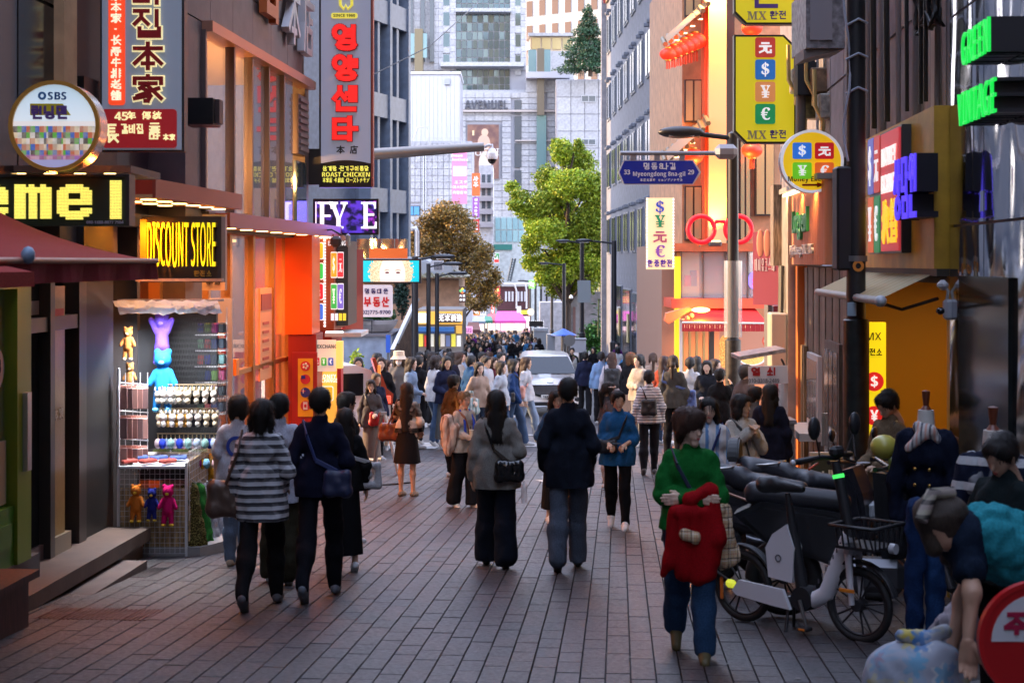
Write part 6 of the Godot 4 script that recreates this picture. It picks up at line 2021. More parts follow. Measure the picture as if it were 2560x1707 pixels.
	part("picture",pb(o,24,315,200.5,376.5,232.5,.001,.004),printed(im,1.0),o)
	for q in [["F",325.0],["Y",338.5],["E",369.0]]: say(q[0],o,glow(.85,.85,.9,1.3),at(o,q[1],215.5,24) + V(0,0,.008),.42,.72,.006,true,true)
	part("white_bar",pb(o,24,315.5,201.5,316.5,231,.005,.009),glow(.85,.85,.9,1.3),o)
	panel_light(spot(345.5,216.5,23.9),spot(345.5,216.5,10),Vector2(.9,.5),Color(.5,.45,1),.35)
	o = thing("face_screen","wide black framed screen showing a curly blonde face on turquoise","screen",spot(389,270.5,29))
	part("case",pb(o,29,357,258.5,421,283,-.14,0),mat(.02,.025,.03,.4),o)
	part("picture",pb(o,29,359,260.3,419,281.3,.001,.004),printed(face_image(),1.0),o)
	o = thing("estate_agent_sign","white rounded sign with blue and red Korean letters and phone number","sign",spot(376.5,300.5,29))
	part("box",G.new().rounded(V(0,0,-.1),.6,.61,.05,.1),glow(.62,.62,.7,.35),o)
	var g := G.new()
	write(g,"명동대운",-.225,.135,.092,.1,.016,.001,.008,.118)
	part("blue_lettering",g,mat(.02,.03,.16,.5),o)
	g = G.new()
	write(g,"부동산",-.245,-.115,.145,.19,.03,.001,.008,.172)
	part("red_lettering",g,mat(.55,.015,.03,.5),o)
	say("02)775-9700",o,mat(.02,.03,.16,.5),V(0,-.215,.006),.07,1.0,.008)
	o = thing("mirror_fascia","mirrored metal fascia strip with a painted orange reflection above the face screen","fascia",spot(382,249,33))
	for i in 4: part("mirror_panel",pb(o,33,357 + i * 12.6,238.5,369.0 + i * 12.6,257.8,-.3,0),mat(.4,.38,.36,.06,.9,"mirror"),o)
	part("painted_orange_reflection",pb(o,32.9,369,248,407,258,-.2,-.04),mat(.75,.14,.03,.3),o)  # flat orange strip, a reflection put into the colour
	o = thing("floodlight_pair","pair of dark floodlights on a bent arm over the booth roof","floodlight",spot(335,236,22.8))
	part("arm",G.new().tube([V(-.5,.05,0),V(-.05,.1,0),V(.1,.02,0)],.015,6),mat(.03,.03,.03,.4),o)
	part("head",cb(V(.02,-.08,.05),V(.16,.16,.14),.04),mat(.06,.045,.04,.4),o)
	part("glass",cb(V(.2,-.06,.05),V(.06,.2,.14),.03),mat(.3,.32,.3,.15),o)
func face_image() -> Image:   # an anonymous made-up face framed by curls
	var w := 240
	var h := 84
	var im := Image.create(w,h,false,Image.FORMAT_RGB8)
	var nz := FastNoiseLite.new()
	nz.frequency = .05
	for y in h:
		for x in w:
			var u := (x - 128.0) / h
			var v := (y - 34.0) / h
			var n := nz.get_noise_2d(x * 1.5,y * 1.2) * .22
			var c := Color(.0,.5,.6)
			var r := Vector2(u / 1.15,(v - .15) / 1.0).length() + n
			if r < .92: c = Color(.62,.38,.2).lerp(Color(.95,.75,.5),clampf(.5 + .5 * sin(u * 22.0 + nz.get_noise_2d(x,y * 2) * 9.0),0,1))
			var f := Vector2((u - .06) / .62,(v - .22) / .9).length()
			if f < 1.0: c = Color(.95,.72,.6).lerp(Color(.98,.86,.78),1.0 - f)
			for e in [-.19,.33]:
				if Vector2((u - e) / .1,(v - .16) / .05).length() < 1: c = Color(.12,.06,.06)
				if absf(v - .03 - absf(u - e) * .2) < .02 and absf(u - e) < .13: c = Color(.45,.22,.12)
			im.set_pixel(x,y,(c * (.82 if x % 3 == 0 else 1.0)).linear_to_srgb())
	return im

# ---------- right side of the street
func build_right() -> void:
	vintage_shop()
	hut_row()
	poles_and_signs()
	noodle_house()
func vintage_shop() -> void:
	var o := thing("mirror_clad_shop","shop front clad in wavy mirror steel beside the ochre sign","shop front",right_at(10,2.6),RIGHT_TURN)
	part("core",lb(o,-26,11.9,-1.2,20,-6,-.02),mat(.1,.1,.11,.6),o)
	var ms := mat(.55,.56,.6,.07,1.0,"mirror")
	for i in 6:
		for k in 5: part("steel_panel",lb(o,5.2 + i * 1.12,6.3 + i * 1.12,-1.0 + k * 1.62 + (0.0 if k else -.2),.6 + k * 1.62,-.019,.01),ms,o)
	part("dark_display",lb(o,10.0,11.45,-.8,1.85,.011,.04),mat(.012,.014,.014,.1),o)
	var g := mat(.01,.5,.06,.4)
	var nd := Node3D.new()
	nd.name = "green_name"
	o.add_child(nd)
	for q in [["GREEN",10.0,3.39,.86],["VINTAGE",9.98,2.99,.86]]:
		say(q[0],nd,mat(.03,.03,.035,.4),V(lx(o,q[1]),q[2] - o.position.y,.13),.22,q[3],.22,false)
		say(q[0],nd,glow(.01,.62,.07,1.1),V(lx(o,q[1]),q[2] - o.position.y,.25),.22,q[3],.02,false)
	o = thing("ochre_money_sign","big ochre sign box with currency panels and blue lit letters","sign",right_at(14,2.6),RIGHT_TURN)
	part("box",lb(o,11.95,16.2,1.9,3.18,-.3,.12),mat(.68,.38,.03,.5,0,"wall"),o)
	part("underside",lb(o,11.95,16.2,1.84,1.9,-.3,.1),mat(.04,.03,.02,.6),o)
	part("panel_case",lb(o,12.88,14.52,2.03,3.12,.12,.2),mat(.04,.04,.045,.4),o)
	var cs := [["$",[.13,.15,.5],14.33,2.85],["元",[.55,.06,.05],13.99,2.85],["¥",[.65,.12,.03],14.33,2.3],["€",[.02,.22,.08],13.99,2.3]]
	for c in cs: icon(o,c[0],c[1],V(lx(o,c[2]),c[3] - o.position.y,.201),.3,.52,.6,false)
	part("red_panel",lb(o,12.92,13.78,2.05,3.1,.201,.22),glow(.6,.05,.06,.6),o)
	say("MONEY",o,glow(.9,.85,.8,.8),V(lx(o,13.35),2.88 - o.position.y,.23),.16,.9,.01)
	say("EXCHANGE",o,glow(.9,.85,.8,.8),V(lx(o,13.35),2.64 - o.position.y,.23),.16,.62,.01)
	var t := G.new()
	write(t,"換錢",lx(o,13.7),2.12 - o.position.y,.34,.38,.05,.221,.008,.4)
	part("yellow_lettering",t,glow(.9,.6,.02,.8),o)
	t = G.new()
	write(t,"상담원",lx(o,12.72),2.3 - o.position.y,.3,.5,.048,.12,.16,.33)
	part("letter_sides",t,mat(.01,.01,.02,.4),o)
	t = G.new()
	write(t,"상담원",lx(o,12.72),2.3 - o.position.y,.3,.5,.048,.286,.012,.33)
	part("blue_lettering",t,glow(.09,.05,.85,1.0),o)
	o = thing("beige_awning","beige fabric awning with folding arms below the ochre sign","awning",right_at(14,2.6),RIGHT_TURN)
	t = G.new()
	var a := lx(o,16.0)
	var e := lx(o,12.15)
	t.quad(V(a,1.66 - o.position.y,.5),V(e,1.66 - o.position.y,.5),V(e,1.9 - o.position.y,.0),V(a,1.9 - o.position.y,.0))
	part("canvas",t,stripes([Color(.4,.34,.2),Color(.45,.39,.25),Color(.4,.34,.2)],4.0,true),o)
	part("front_bar",G.new().tube([V(a,1.64 - o.position.y,.5),V(e,1.64 - o.position.y,.5)],.035,8),mat(.35,.33,.3,.5),o)
	part("end_cap",G.new().ball(V(e,1.64 - o.position.y,.5),V(.06,.05,.05),8),mat(.45,.47,.5,.4),o)
	part("arm",G.new().tube([V(e - .1,1.62 - o.position.y,.48),V(e - .45,1.56 - o.position.y,.25),V(e - .1,1.66 - o.position.y,.03)],.015,6),mat(.05,.045,.04,.5),o)
	o = thing("ochre_shop","open shop with ochre inner walls and yellow upright strips under the awning","shop front",right_at(14,2.6),RIGHT_TURN)
	part("back_wall",lb(o,11.95,17.3,-1.2,1.9,-1.5,-1.4),mat(.55,.3,.03,.5),o)
	part("far_wall",lb(o,16.0,16.1,-1.2,1.9,-1.4,0),mat(.55,.3,.03,.5),o)
	part("near_wall",lb(o,11.95,12.05,-1.2,1.9,-1.4,0),mat(.55,.3,.03,.5),o)
	part("ceiling",lb(o,11.95,17.3,1.78,1.83,-1.4,0),mat(.1,.08,.05,.6),o)
	part("floor",lb(o,11.95,17.3,-1.1,-.84,-1.4,0),mat(.12,.1,.09,.6),o)
	part("gold_post",lb(o,13.05,13.12,-.9,1.78,-.6,-.5),mat(.5,.35,.05,.4),o)
	part("ceiling_lamp",lb(o,13.2,15.2,1.75,1.775,-1.0,-.6),glow(1,.8,.45,1.2),o)
	panel_light(o.to_global(V(lx(o,14.2),1.7 - o.position.y,-.8)),o.to_global(V(lx(o,14.2),0,-.8)),Vector2(1.6,.3),Color(1,.75,.4),1.3)
	o = thing("yellow_exchange_strip","bright yellow upright lit sign with red currency circles behind the pole","sign",spot(873,392,14.3))
	part("box",pb(o,14.3,861,322,886,462,-.1,0),glow(.9,.68,.01,.85),o)
	say("MX",o,mat(.03,.03,.03,.5),at(o,873,336,14.3) + V(0,0,.004),.07,1.1,.006,false)
	t = G.new()
	write(t,"환전소",spot(863,0,14.3).x - o.position.x,(at(o,0,355,14.3)).y,.055,.065,.009,.001,.005,.062)
	part("lettering",t,mat(.03,.03,.03,.5),o)
	for q in [["$",381],["¥",415],["€",448]]:
		part("red_circle",G.new().disc(at(o,874,q[1],14.3) + V(0,0,.001),.09,.008),glow(.7,.02,.02,.7),o)
		say(q[0],o,glow(.9,.88,.85,.8),at(o,874,q[1],14.3) + V(0,0,.013),.1,1,.006)
	# upper storey above
	o = thing("grey_upper_building","shabby lilac grey upper storeys hung with pipes and cables","building",right_at(14,2.75),RIGHT_TURN)
	part("wall",lb(o,11.9,27,2.5,19,-6,-.12),mat(.22,.2,.22,.8,0,"wall"),o)
	for i in 8:
		for k in 5: part("wall_panel",lb(o,12.0 + i * 1.2,13.15 + i * 1.2,3.2 + k * 1.1,4.26 + k * 1.1,-.119,-.09),[mat(.27,.24,.25,.7,0,"wall"),mat(.22,.2,.23,.7,0,"wall"),mat(.32,.29,.28,.7,0,"wall")][(i * 2 + k) % 3],o)
	for i in 5: part("drain_pipe",G.new().tube([V(lx(o,12.9 + i * .9),3.0 - o.position.y,.05),V(lx(o,12.9 + i * .9),9 - o.position.y,.02)],.025 + .02 * (i % 2),8),mat(.2,.17,.17,.6),o)
	for i in 2: part("white_panel_strip",lb(o,13.4 + i * .8,13.7 + i * .8,2.9,5.2,-.09,-.06),mat(.42,.38,.36,.6),o)
	o = thing("cable_bundle","tangled black cable bundle looped on the grey upper wall","cables",right_at(12.7,2.7),RIGHT_TURN)
	for i in 16:
		var p := []
		for k in 14:
			var u := k / 13.0
			p.append(V(rng.randf_range(-.1,.1) + .35 * sin(u * TAU + i),5.4 + .5 * cos(u * TAU + i * .3) - o.position.y + rng.randf_range(-.05,.05) - 1.0,.1 + rng.randf_range(-.04,.08)))
		part("loop",G.new().tube(p,.014,5),mat(.015,.015,.016,.5),o)
	for i in 5:
		var x := rng.randf_range(-2.5,.3)
		part("drop",G.new().tube([V(x,7 - o.position.y,.1),V(x + .25,4.6 - o.position.y,.2),V(x - .15,3.3 - o.position.y,.12)],.02 + .01 * (i % 2),6),mat(.02,.02,.02,.5),o)
func hut_row() -> void:
	var o := thing("timber_hut_front","weathered timber hut front with small window and orange edge strip","shop front",right_at(19.5,2.6),RIGHT_TURN)
	var wood := mat(.24,.17,.12,.7,0,"wood")
	part("core",lb(o,17.3,21.6,-1.5,1.9,-3,-.05),mat(.1,.08,.07,.7),o)
	for i in 14: part("board",lb(o,17.35 + i * .3,17.63 + i * .3,-1.35,1.88,-.05,0 - .01 * (i % 2)),wood if i % 3 else mat(.32,.24,.18,.7,0,"wood"),o)
	part("orange_edge",lb(o,21.35,21.6,-1.5,1.9,-.05,.08),mat(.55,.15,.03,.5),o)
	for i in 2: part("timber_strip",lb(o,20.9 + i * .25,21.05 + i * .25,-1.4,.8,.0,.05),mat(.4,.24,.1,.6,0,"wood"),o)
	var w := part("window",lb(o,19.4,20.5,-.2,.75,.0,.06),mat(.5,.48,.46,.5),o)
	for i in 4: part("pane",lb(o,19.5 + i * .25,19.7 + i * .25,-.12,.68,.061,.07),mat(.3,.3,.3,.08,.2),w)
	part("sill",lb(o,19.3,20.7,-.32,-.22,.0,.3),mat(.45,.42,.38,.6),w)
	var dr := part("door",lb(o,17.6,18.8,-1.2,1.0,.0,.05),mat(.16,.11,.085,.5,0,"wood"),o)
	for i in 3: part("glazing",lb(o,17.7 + i * .38,18.0 + i * .38,-.6,.9,.051,.06),mat(.25,.22,.2,.08,.3),dr)
	part("handle",lb(o,18.7,18.76,-.3,.1,.06,.1),mat(.5,.5,.5,.3,.8),dr)
	part("plinth",lb(o,17.3,21.6,-1.5,-1.1,-.05,.1),mat(.2,.19,.18,.8,0,"wall"),o)
	o = thing("corrugated_fascia","orange brown corrugated fascia with small green and white lettering lit from above","fascia",right_at(20.5,2.6),RIGHT_TURN)
	for i in 26: part("corrugation",G.new().tube([V(lx(o,18.3 + i * .165),1.92 - o.position.y,.06),V(lx(o,18.3 + i * .165),2.95 - o.position.y,.06)],.075,8),mat(.5,.2,.1,.5),o)
	part("top_rail",lb(o,18.2,22.6,2.95,3.02,-.1,.22),mat(.3,.28,.26,.5),o)
	say("Lotgyeol",o,mat(.02,.28,.08,.4),V(lx(o,20.5),2.5 - o.position.y,.15),.3,1.0,.04)
	say("Pyoje Massage SINCE 2006",o,mat(.6,.58,.55,.4),V(lx(o,20.4),2.12 - o.position.y,.15),.13,1.15,.03,false)
	part("lamp_tube",lb(o,18.6,22.3,2.9,2.94,.14,.19),glow(1,.75,.45,5.0),o)
	for i in 3: lamp(o.to_global(V(lx(o,19 + i * 1.4),2.93 - o.position.y,.2)),o.to_global(V(lx(o,19 + i * 1.4),1.9 - o.position.y,.08)),Color(1,.7,.4),1.6,70)
	o = thing("concrete_pier","stained concrete pier with grey meter box at the hut's corner","wall",right_at(22.5,2.5),RIGHT_TURN)
	part("pier",lb(o,21.7,23.0,-1.5,3.0,-.4,.08),mat(.3,.27,.25,.8,0,"wall"),o)
	part("timber_post",lb(o,22.55,23.0,1.9,3.1,.08,.2),mat(.35,.28,.22,.7,0,"wood"),o)
	part("meter_box",cb(V(lx(o,22.0),.75 - o.position.y,.2),V(.5,.95,.24),.02),mat(.42,.4,.33,.5),o)
	for i in 3: part("conduit",G.new().tube([V(lx(o,22.1 + i * .1),1.9 - o.position.y,.12),V(lx(o,22.0 + i * .12),1.2 - o.position.y,.14)],.03,6),mat(.03,.03,.03,.5),o)
	o = thing("security_camera","pair of white security cameras on the pier by the mirror steel","camera",spot(943,300,11.9))
	part("upper_housing",cb(V(-.02,.12,.06),V(.08,.08,.1),.03),mat(.5,.5,.52,.4),o)
	part("arm",G.new().tube([V(0,.14,0),V(.04,.07,0),V(.03,0,0)],.012,6),mat(.5,.5,.5,.4),o)
	part("lower_housing",cb(V(.03,-.07,.03),V(.07,.16,.08),.02),mat(.45,.46,.5,.4),o)
	part("lens",G.new().ball(V(-.04,-.08,.07),V(.035,.03,.04),8),mat(.02,.02,.025,.2),o)
	# key cutter
	o = thing("key_sign","white tin sign with red Korean letters and phone number","sign",spot(768.5,374.5,19.5))
	part("plate",pb(o,19.5,748.5,365.5,788,383.5,-.02,0),mat(.7,.68,.65,.5),o)
	(o.get_child(0) as Node3D).rotation.z = .03
	var g := G.new()
	write(g,"열쇠",-.22,-.01,.12,.11,.02,.002,.006,.2)
	part("red_lettering",g,mat(.45,.02,.02,.5),o)
	say("010-3318-2489",o,mat(.03,.03,.05,.5),V(-.06,-.072,.008),.05,.85,.006,false)
	o = thing("tin_shelter_roof","slanting white tin shelter roof above the key sign","canopy",spot(765,357,20))
	g = G.new()
	g.t = Transform3D(Basis(Vector3.BACK,.17),V(0,0,0))
	part("sheet",g.box(V(0,.03,-.55),V(.62,.05,.8)),mat(.5,.48,.46,.5,.2,"dirty"),o)
	part("strut",G.new().tube([V(.2,-.02,.1),V(.3,-.14,-.2)],.015,5),mat(.03,.03,.03,.5),o)
	o = thing("key_box","grey metal key cutter's cabinet with red Korean letters","cabinet",foot(783,19.3))
	part("body",b(V(0,.5,-.2),V(.29,1.0,.4)),mat(.26,.25,.24,.6,0,"dirty"),o)
	part("lid",b(V(0,1.02,-.2),V(.34,.05,.46)),mat(.22,.21,.21,.6),o)
	g = G.new()
	write(g,"열쇠",-.08,.72,.15,.15,.03,.001,.005,.2,true)
	part("lettering",g,mat(.6,.03,.02,.5),o)
	o = thing("a_frame_board","dark chalk board with white Korean letters behind the bicycle","sign",foot(826,15),.1)
	part("board",b(V(0,.45,0),V(.3,.85,.04)),mat(.02,.028,.026,.6),o)
	part("frame",b(V(0,.9,0),V(.33,.06,.06)),mat(.35,.32,.28,.6),o)
	g = G.new()
	write(g,"세커택",-.08,.62,.15,.14,.02,.021,.005,.19,true)
	part("lettering",g,mat(.6,.6,.58,.5),o)
	o = thing("pink_shop_sign","dusty pink shop panel with pale lettering above the tin shelter","sign",spot(766,268,25.5),-.5)
	part("box",b(V(0,0,-.1),V(.46,1.22,.2)),mat(.4,.08,.12,.5),o)
	for i in 3: part("peach_petal",G.new().ball(V(-.1 + i * .12,.42,.0),V(.07,.24,.012),10),mat(.55,.2,.12,.5),o)
	g = G.new()
	write(g,"미씨유코스메",-.2,-.05,.05,.22,.012,.001,.005,.06)
	part("lettering",g,mat(.65,.5,.52,.5),o)
	part("side",b(V(.29,0,-.1),V(.1,1.22,.24)),mat(.22,.22,.25,.5),o)
	o = thing("red_shop_column","red and grey shop column under the pink panel","wall",spot(780,345,25.8))
	part("grey_post",pb(o,25.8,768,300,772,470,-.4,0),mat(.12,.11,.11,.6),o)
	part("red_wall",pb(o,25.8,774,306,784,470,-.5,-.1),mat(.3,.02,.03,.6),o)
	part("grey_wall",pb(o,25.8,772,306,774,470,-.5,-.05),mat(.35,.34,.38,.6),o)
func hex_outline(w: float,h: float,c: float) -> PackedVector2Array:
	return PackedVector2Array([Vector2(-w / 2,h / 2),Vector2(w / 2 - c,h / 2),Vector2(w / 2,h / 2 - c),Vector2(w / 2,-h / 2),Vector2(-w / 2 + c,-h / 2),Vector2(-w / 2,-h / 2 + c)])
func poles_and_signs() -> void:
	# near pole
	var m := mat(.03,.036,.034,.55,.1,"dirty")
	var o := thing("utility_pole","thick dark green painted utility pole beside the parked bicycles","pole",foot(856,13.5))
	part("base_sleeve",G.new().lathe(V(0,0,0),[[.115,0],[.115,2.2],[.1,2.21]],20),m,o)
	part("shaft",G.new().lathe(V(0,2.2,0),[[.085,0],[.08,4.5],[.075,9.0]],18),mat(.015,.015,.017,.5),o)
	part("box",cb(V(-.07,3.1,-.05),V(.22,.92,.22),.02),mat(.012,.013,.017,.5),o)
	part("collar",G.new().lathe(V(0,2.72,0),[[.1,0],[.1,.05]],16),mat(.2,.2,.2,.4,.5),o)
	part("sticker",cb(V(-.06,2.3,.1),V(.08,.12,.01),.003),mat(.3,.42,.5,.5),o)
	part("logo_sticker",ring_of(.05,.025,.004,20,V(.0,2.0 + .68,.09)),mat(.6,.22,.03,.5),o)
	var p := []
	for i in 26: p.append(V(-.09 - .03 * sin(i * .9),3.6 + i * .16,.06 + .03 * cos(i * 1.7)))
	part("pale_cable",G.new().tube(p,.012,5),mat(.35,.38,.45,.5),o)
	for i in 4: part("cable_wrap",G.new().tube([V(-.1,4.2 + i * .3,.05),V(0,4.25 + i * .3,.1),V(.09,4.22 + i * .3,.05)],.012,5),mat(.35,.38,.45,.5),o)
	# lamp pole with street name sign
	o = thing("lamp_post","tall black lamp post with flat lamp head and a lower grey sleeve","street lamp",foot(733,27))
	var k := mat(.018,.016,.016,.45,.2)
	part("shaft",G.new().lathe(V(0,0,0),[[.13,0],[.13,2.1],[.1,2.12],[.095,5.75],[.02,5.8]],16),k,o)
	part("lower_sleeve",G.new().lathe(V(0,.9,0),[[.14,0],[.14,1.2]],16),mat(.07,.06,.045,.6,0,"dirty"),o)
	part("notice_wrap",G.new().lathe(V(0,2.15,0),[[.16,0],[.16,1.35]],18),glass(.6,.6,.55,.35),o)
	var e := o.position
	part("arm",G.new().tube([spot(733,138,27) - e,spot(700,134,27) - e],.045,8),k,o)
	part("lamp_head",G.new().ball(spot(681,132,27) - e,V(.42,.11,.18),14),k,o)
	part("lens",b(spot(681,136,27) - e,V(.45,.03,.22)),mat(.3,.3,.3,.3),o)
	o = thing("street_name_sign","blue street name sign with white lettering hung from a grey arm","sign",spot(659,172,26.7))
	e = o.position
	part("arm",G.new().tube([spot(620,153,26.7) - e,spot(725,153,26.7) - e],.04,10),mat(.22,.23,.25,.4,.5),o)
	part("clamp",cb(spot(726,151.5,26.7) - e,V(.4,.26,.24),.08),mat(.22,.22,.24,.4,.4),o)
	for x in [633,657,682]: part("hanger",b(spot(x,157,26.7) - e,V(.1,.1,.03)),mat(.2,.2,.22,.5),o)
	var w := 1.36
	part("edge",G.new().ext(PackedVector2Array([Vector2(-.62,.215),Vector2(.6,.215),Vector2(.74,.0),Vector2(.6,-.215),Vector2(-.62,-.215),Vector2(-.72,0)]),-.02,0),mat(.5,.5,.52,.4),o)
	part("face",G.new().ext(PackedVector2Array([Vector2(-.605,.2),Vector2(.585,.2),Vector2(.7,.0),Vector2(.585,-.2),Vector2(-.605,-.2),Vector2(-.69,0)]),.001,.008),mat(.005,.02,.3,.35),o)
	var g := G.new()
	write(g,"명동8나길".replace("8"," "),-.27,.045,.11,.12,.017,.008,.004,.13)
	write(g,"ミョンドンナギル",-.02,-.16,.045,.05,.007,.008,.004,.055)
	write(g,"本店元家牛",-.33,-.16,.045,.05,.007,.008,.004,.055)
	part("lettering",g,mat(.65,.66,.7,.5),o)
	say("8",o,mat(.65,.66,.7,.5),V(.035,.105,.012),.1,1,.005)
	say("Myeongdong 8na-gil",o,mat(.65,.66,.7,.5),V(0,-.03,.012),.075,.92,.005)
	say("33",o,mat(.65,.66,.7,.5),V(-.56,.0,.012),.08,.95,.005)
	say("29",o,mat(.65,.66,.7,.5),V(.56,.0,.012),.08,.95,.005)
	# yellow exchange boards
	var cs := [["元",[.45,.04,.03]],["$",[.02,.14,.45]],["¥",[.6,.24,.08]],["€",[.01,.25,.08]]]
	for i in 2:
		o = thing("yellow_exchange_sign",["yellow cut-corner sign with four currency tiles over the street","lower edge of another yellow cut-corner sign with a purple letter"][i],"sign",spot(765,89 if i == 0 else -30,22))
		part("case",G.new().ext(hex_outline(.89,1.57,.17),-.16,-.005),mat(.02,.02,.012,.4),o)
		part("face",G.new().ext(hex_outline(.84,1.51,.16),-.004,.002),glow(.7,.6,.015,.45),o)
		if i == 0:
			for q in 4: icon(o,cs[q][0],cs[q][1],V(0,.6 - q * .32,.003),.29,.29,.5,false)
		else:
			g = G.new()
			write(g,"전",-.22,-.55,.44,.5,.06,.003,.008)
			part("purple_lettering",g,mat(.1,.05,.3,.5),o)
		say("MX",o,mat(.3,.26,.2,.5),V(-.12,-.66,.008),.12,1.0,.006,true,true)
		g = G.new()
		write(g,"환전",.07,-.71,.11,.12,.017,.003,.005,.13)
		part("lettering",g,mat(.08,.05,.25,.5),o)
		part("bracket",b(V(.62,.1,-.1),V(.4,.6,.1)),mat(.02,.02,.02,.5),o)
	o = thing("round_exchange_sign","round yellow money exchange sign with four coloured currency squares","sign",spot(812,161,18.5))
	part("drum",G.new().tube([V(0,0,-.14),V(0,0,-.001)],.385,40),mat(.55,.55,.57,.4,.2),o)
	part("face",G.new().disc(V(0,0,0),.35,.006,40),glow(.85,.52,.01,.6),o)
	part("white_ring",ring_of(.385,.352,.012,44),glow(.7,.7,.78,.5),o)
	for q in 4: icon(o,["$","元","¥","€"][q],[[.03,.17,.65],[.5,.01,.02],[.15,.55,.02],[.75,.13,.02]][q],V(-.125 + (q % 2) * .27,.125 - (q / 2) * .24,.007),.23,.2,.6,false)
	say("Money Exchange",o,mat(.06,.04,.01,.5),V(.02,-.215,.012),.06,.95,.006)
	part("red_arrow",G.new().ext(PackedVector2Array([Vector2(-.12,-.3),Vector2(.06,-.3),Vector2(.06,-.32),Vector2(.15,-.285),Vector2(.06,-.255),Vector2(.06,-.275),Vector2(-.12,-.275)]),.007,.012),mat(.4,.02,.01,.5),o)
	part("bracket",b(V(.45,0,-.08),V(.3,.1,.06)),mat(.05,.05,.05,.5),o)
	# clutter on the upper wall: air conditioner and meters
	o = thing("wall_air_conditioner","big white air conditioner box high on the wall beside cables","air conditioner",spot(822,22,17.5))
	part("case",pb(o,17.5,806,-10,845,48,-.9,0),mat(.4,.38,.4,.5,0,"dirty"),o)
	part("grille",pb(o,17.5,810,-6,832,40,.001,.02),mat(.3,.28,.3,.5),o)
	part("bracket",G.new().ext(PackedVector2Array([Vector2(-.2,-.3),Vector2(.27,-.3),Vector2(-.2,-.42)]),-.6,-.05),mat(.2,.18,.17,.6),o)
	for i in 4:
		o = thing("meter_cabinet",["small white meter cabinet below the air conditioner","yellowed meter cabinet with pipes above the round sign","brown junction box behind the round sign","pale junction box with gas pipe on the wall"][i],"box",spot(803 + i * 9,80 + (i % 2) * 26,21.4 - i * .3))
		part("box",cb(V(0,0,-.1),V(.3,.34,.3),.02),mat([.5,.4,.3,.45][i],[.48,.3,.18,.42][i],[.5,.1,.1,.36][i],.5,0,"dirty"),o)
		part("pipe",G.new().tube([V(-.2,.5,-.05),V(-.2,0,.0),V(-.1,-.2,.02),V(-.1,-.35,0)],.03,6),mat(.4,.28,.1,.4,.4),o)
	o = thing("rain_pipe","thick dark rain pipe running up beside the yellow signs","pipe",spot(800,70,21))
	part("pipe",G.new().tube([V(0,-1.2,0),V(.03,1.6,0)],.07,10),mat(.1,.085,.075,.5),o)
	part("dark_box",b(V(.06,.1,.0),V(.24,.9,.3)),mat(.012,.012,.015,.5),o)
func lantern(label: String,pos: Vector3,s: float,group: String) -> void:
	var o := thing("red_lantern",label,"lantern",pos,0,group)
	o.scale = Vector3.ONE * s
	part("body",G.new().ball(V(0,0,0),V(.26,.19,.26),16),glow(.8,.035,.01,.9),o)
	part("cap",G.new().lathe(V(0,.16,0),[[.1,0],[.1,.05],[.02,.06]],10),mat(.6,.35,.05,.4,.5),o)
	part("foot",G.new().lathe(V(0,-.21,0),[[.02,0],[.1,.0],[.1,.05]],10),mat(.6,.35,.05,.4,.5),o)
	var g := G.new()
	for i in 7: g.tube([V(cos(i * .9) * .05,-.2,sin(i * .9) * .05),V(cos(i * .9) * .06,-.45,sin(i * .9) * .06)],.012,4)
	part("tassel",g,mat(.6,.08,.02,.6),o)
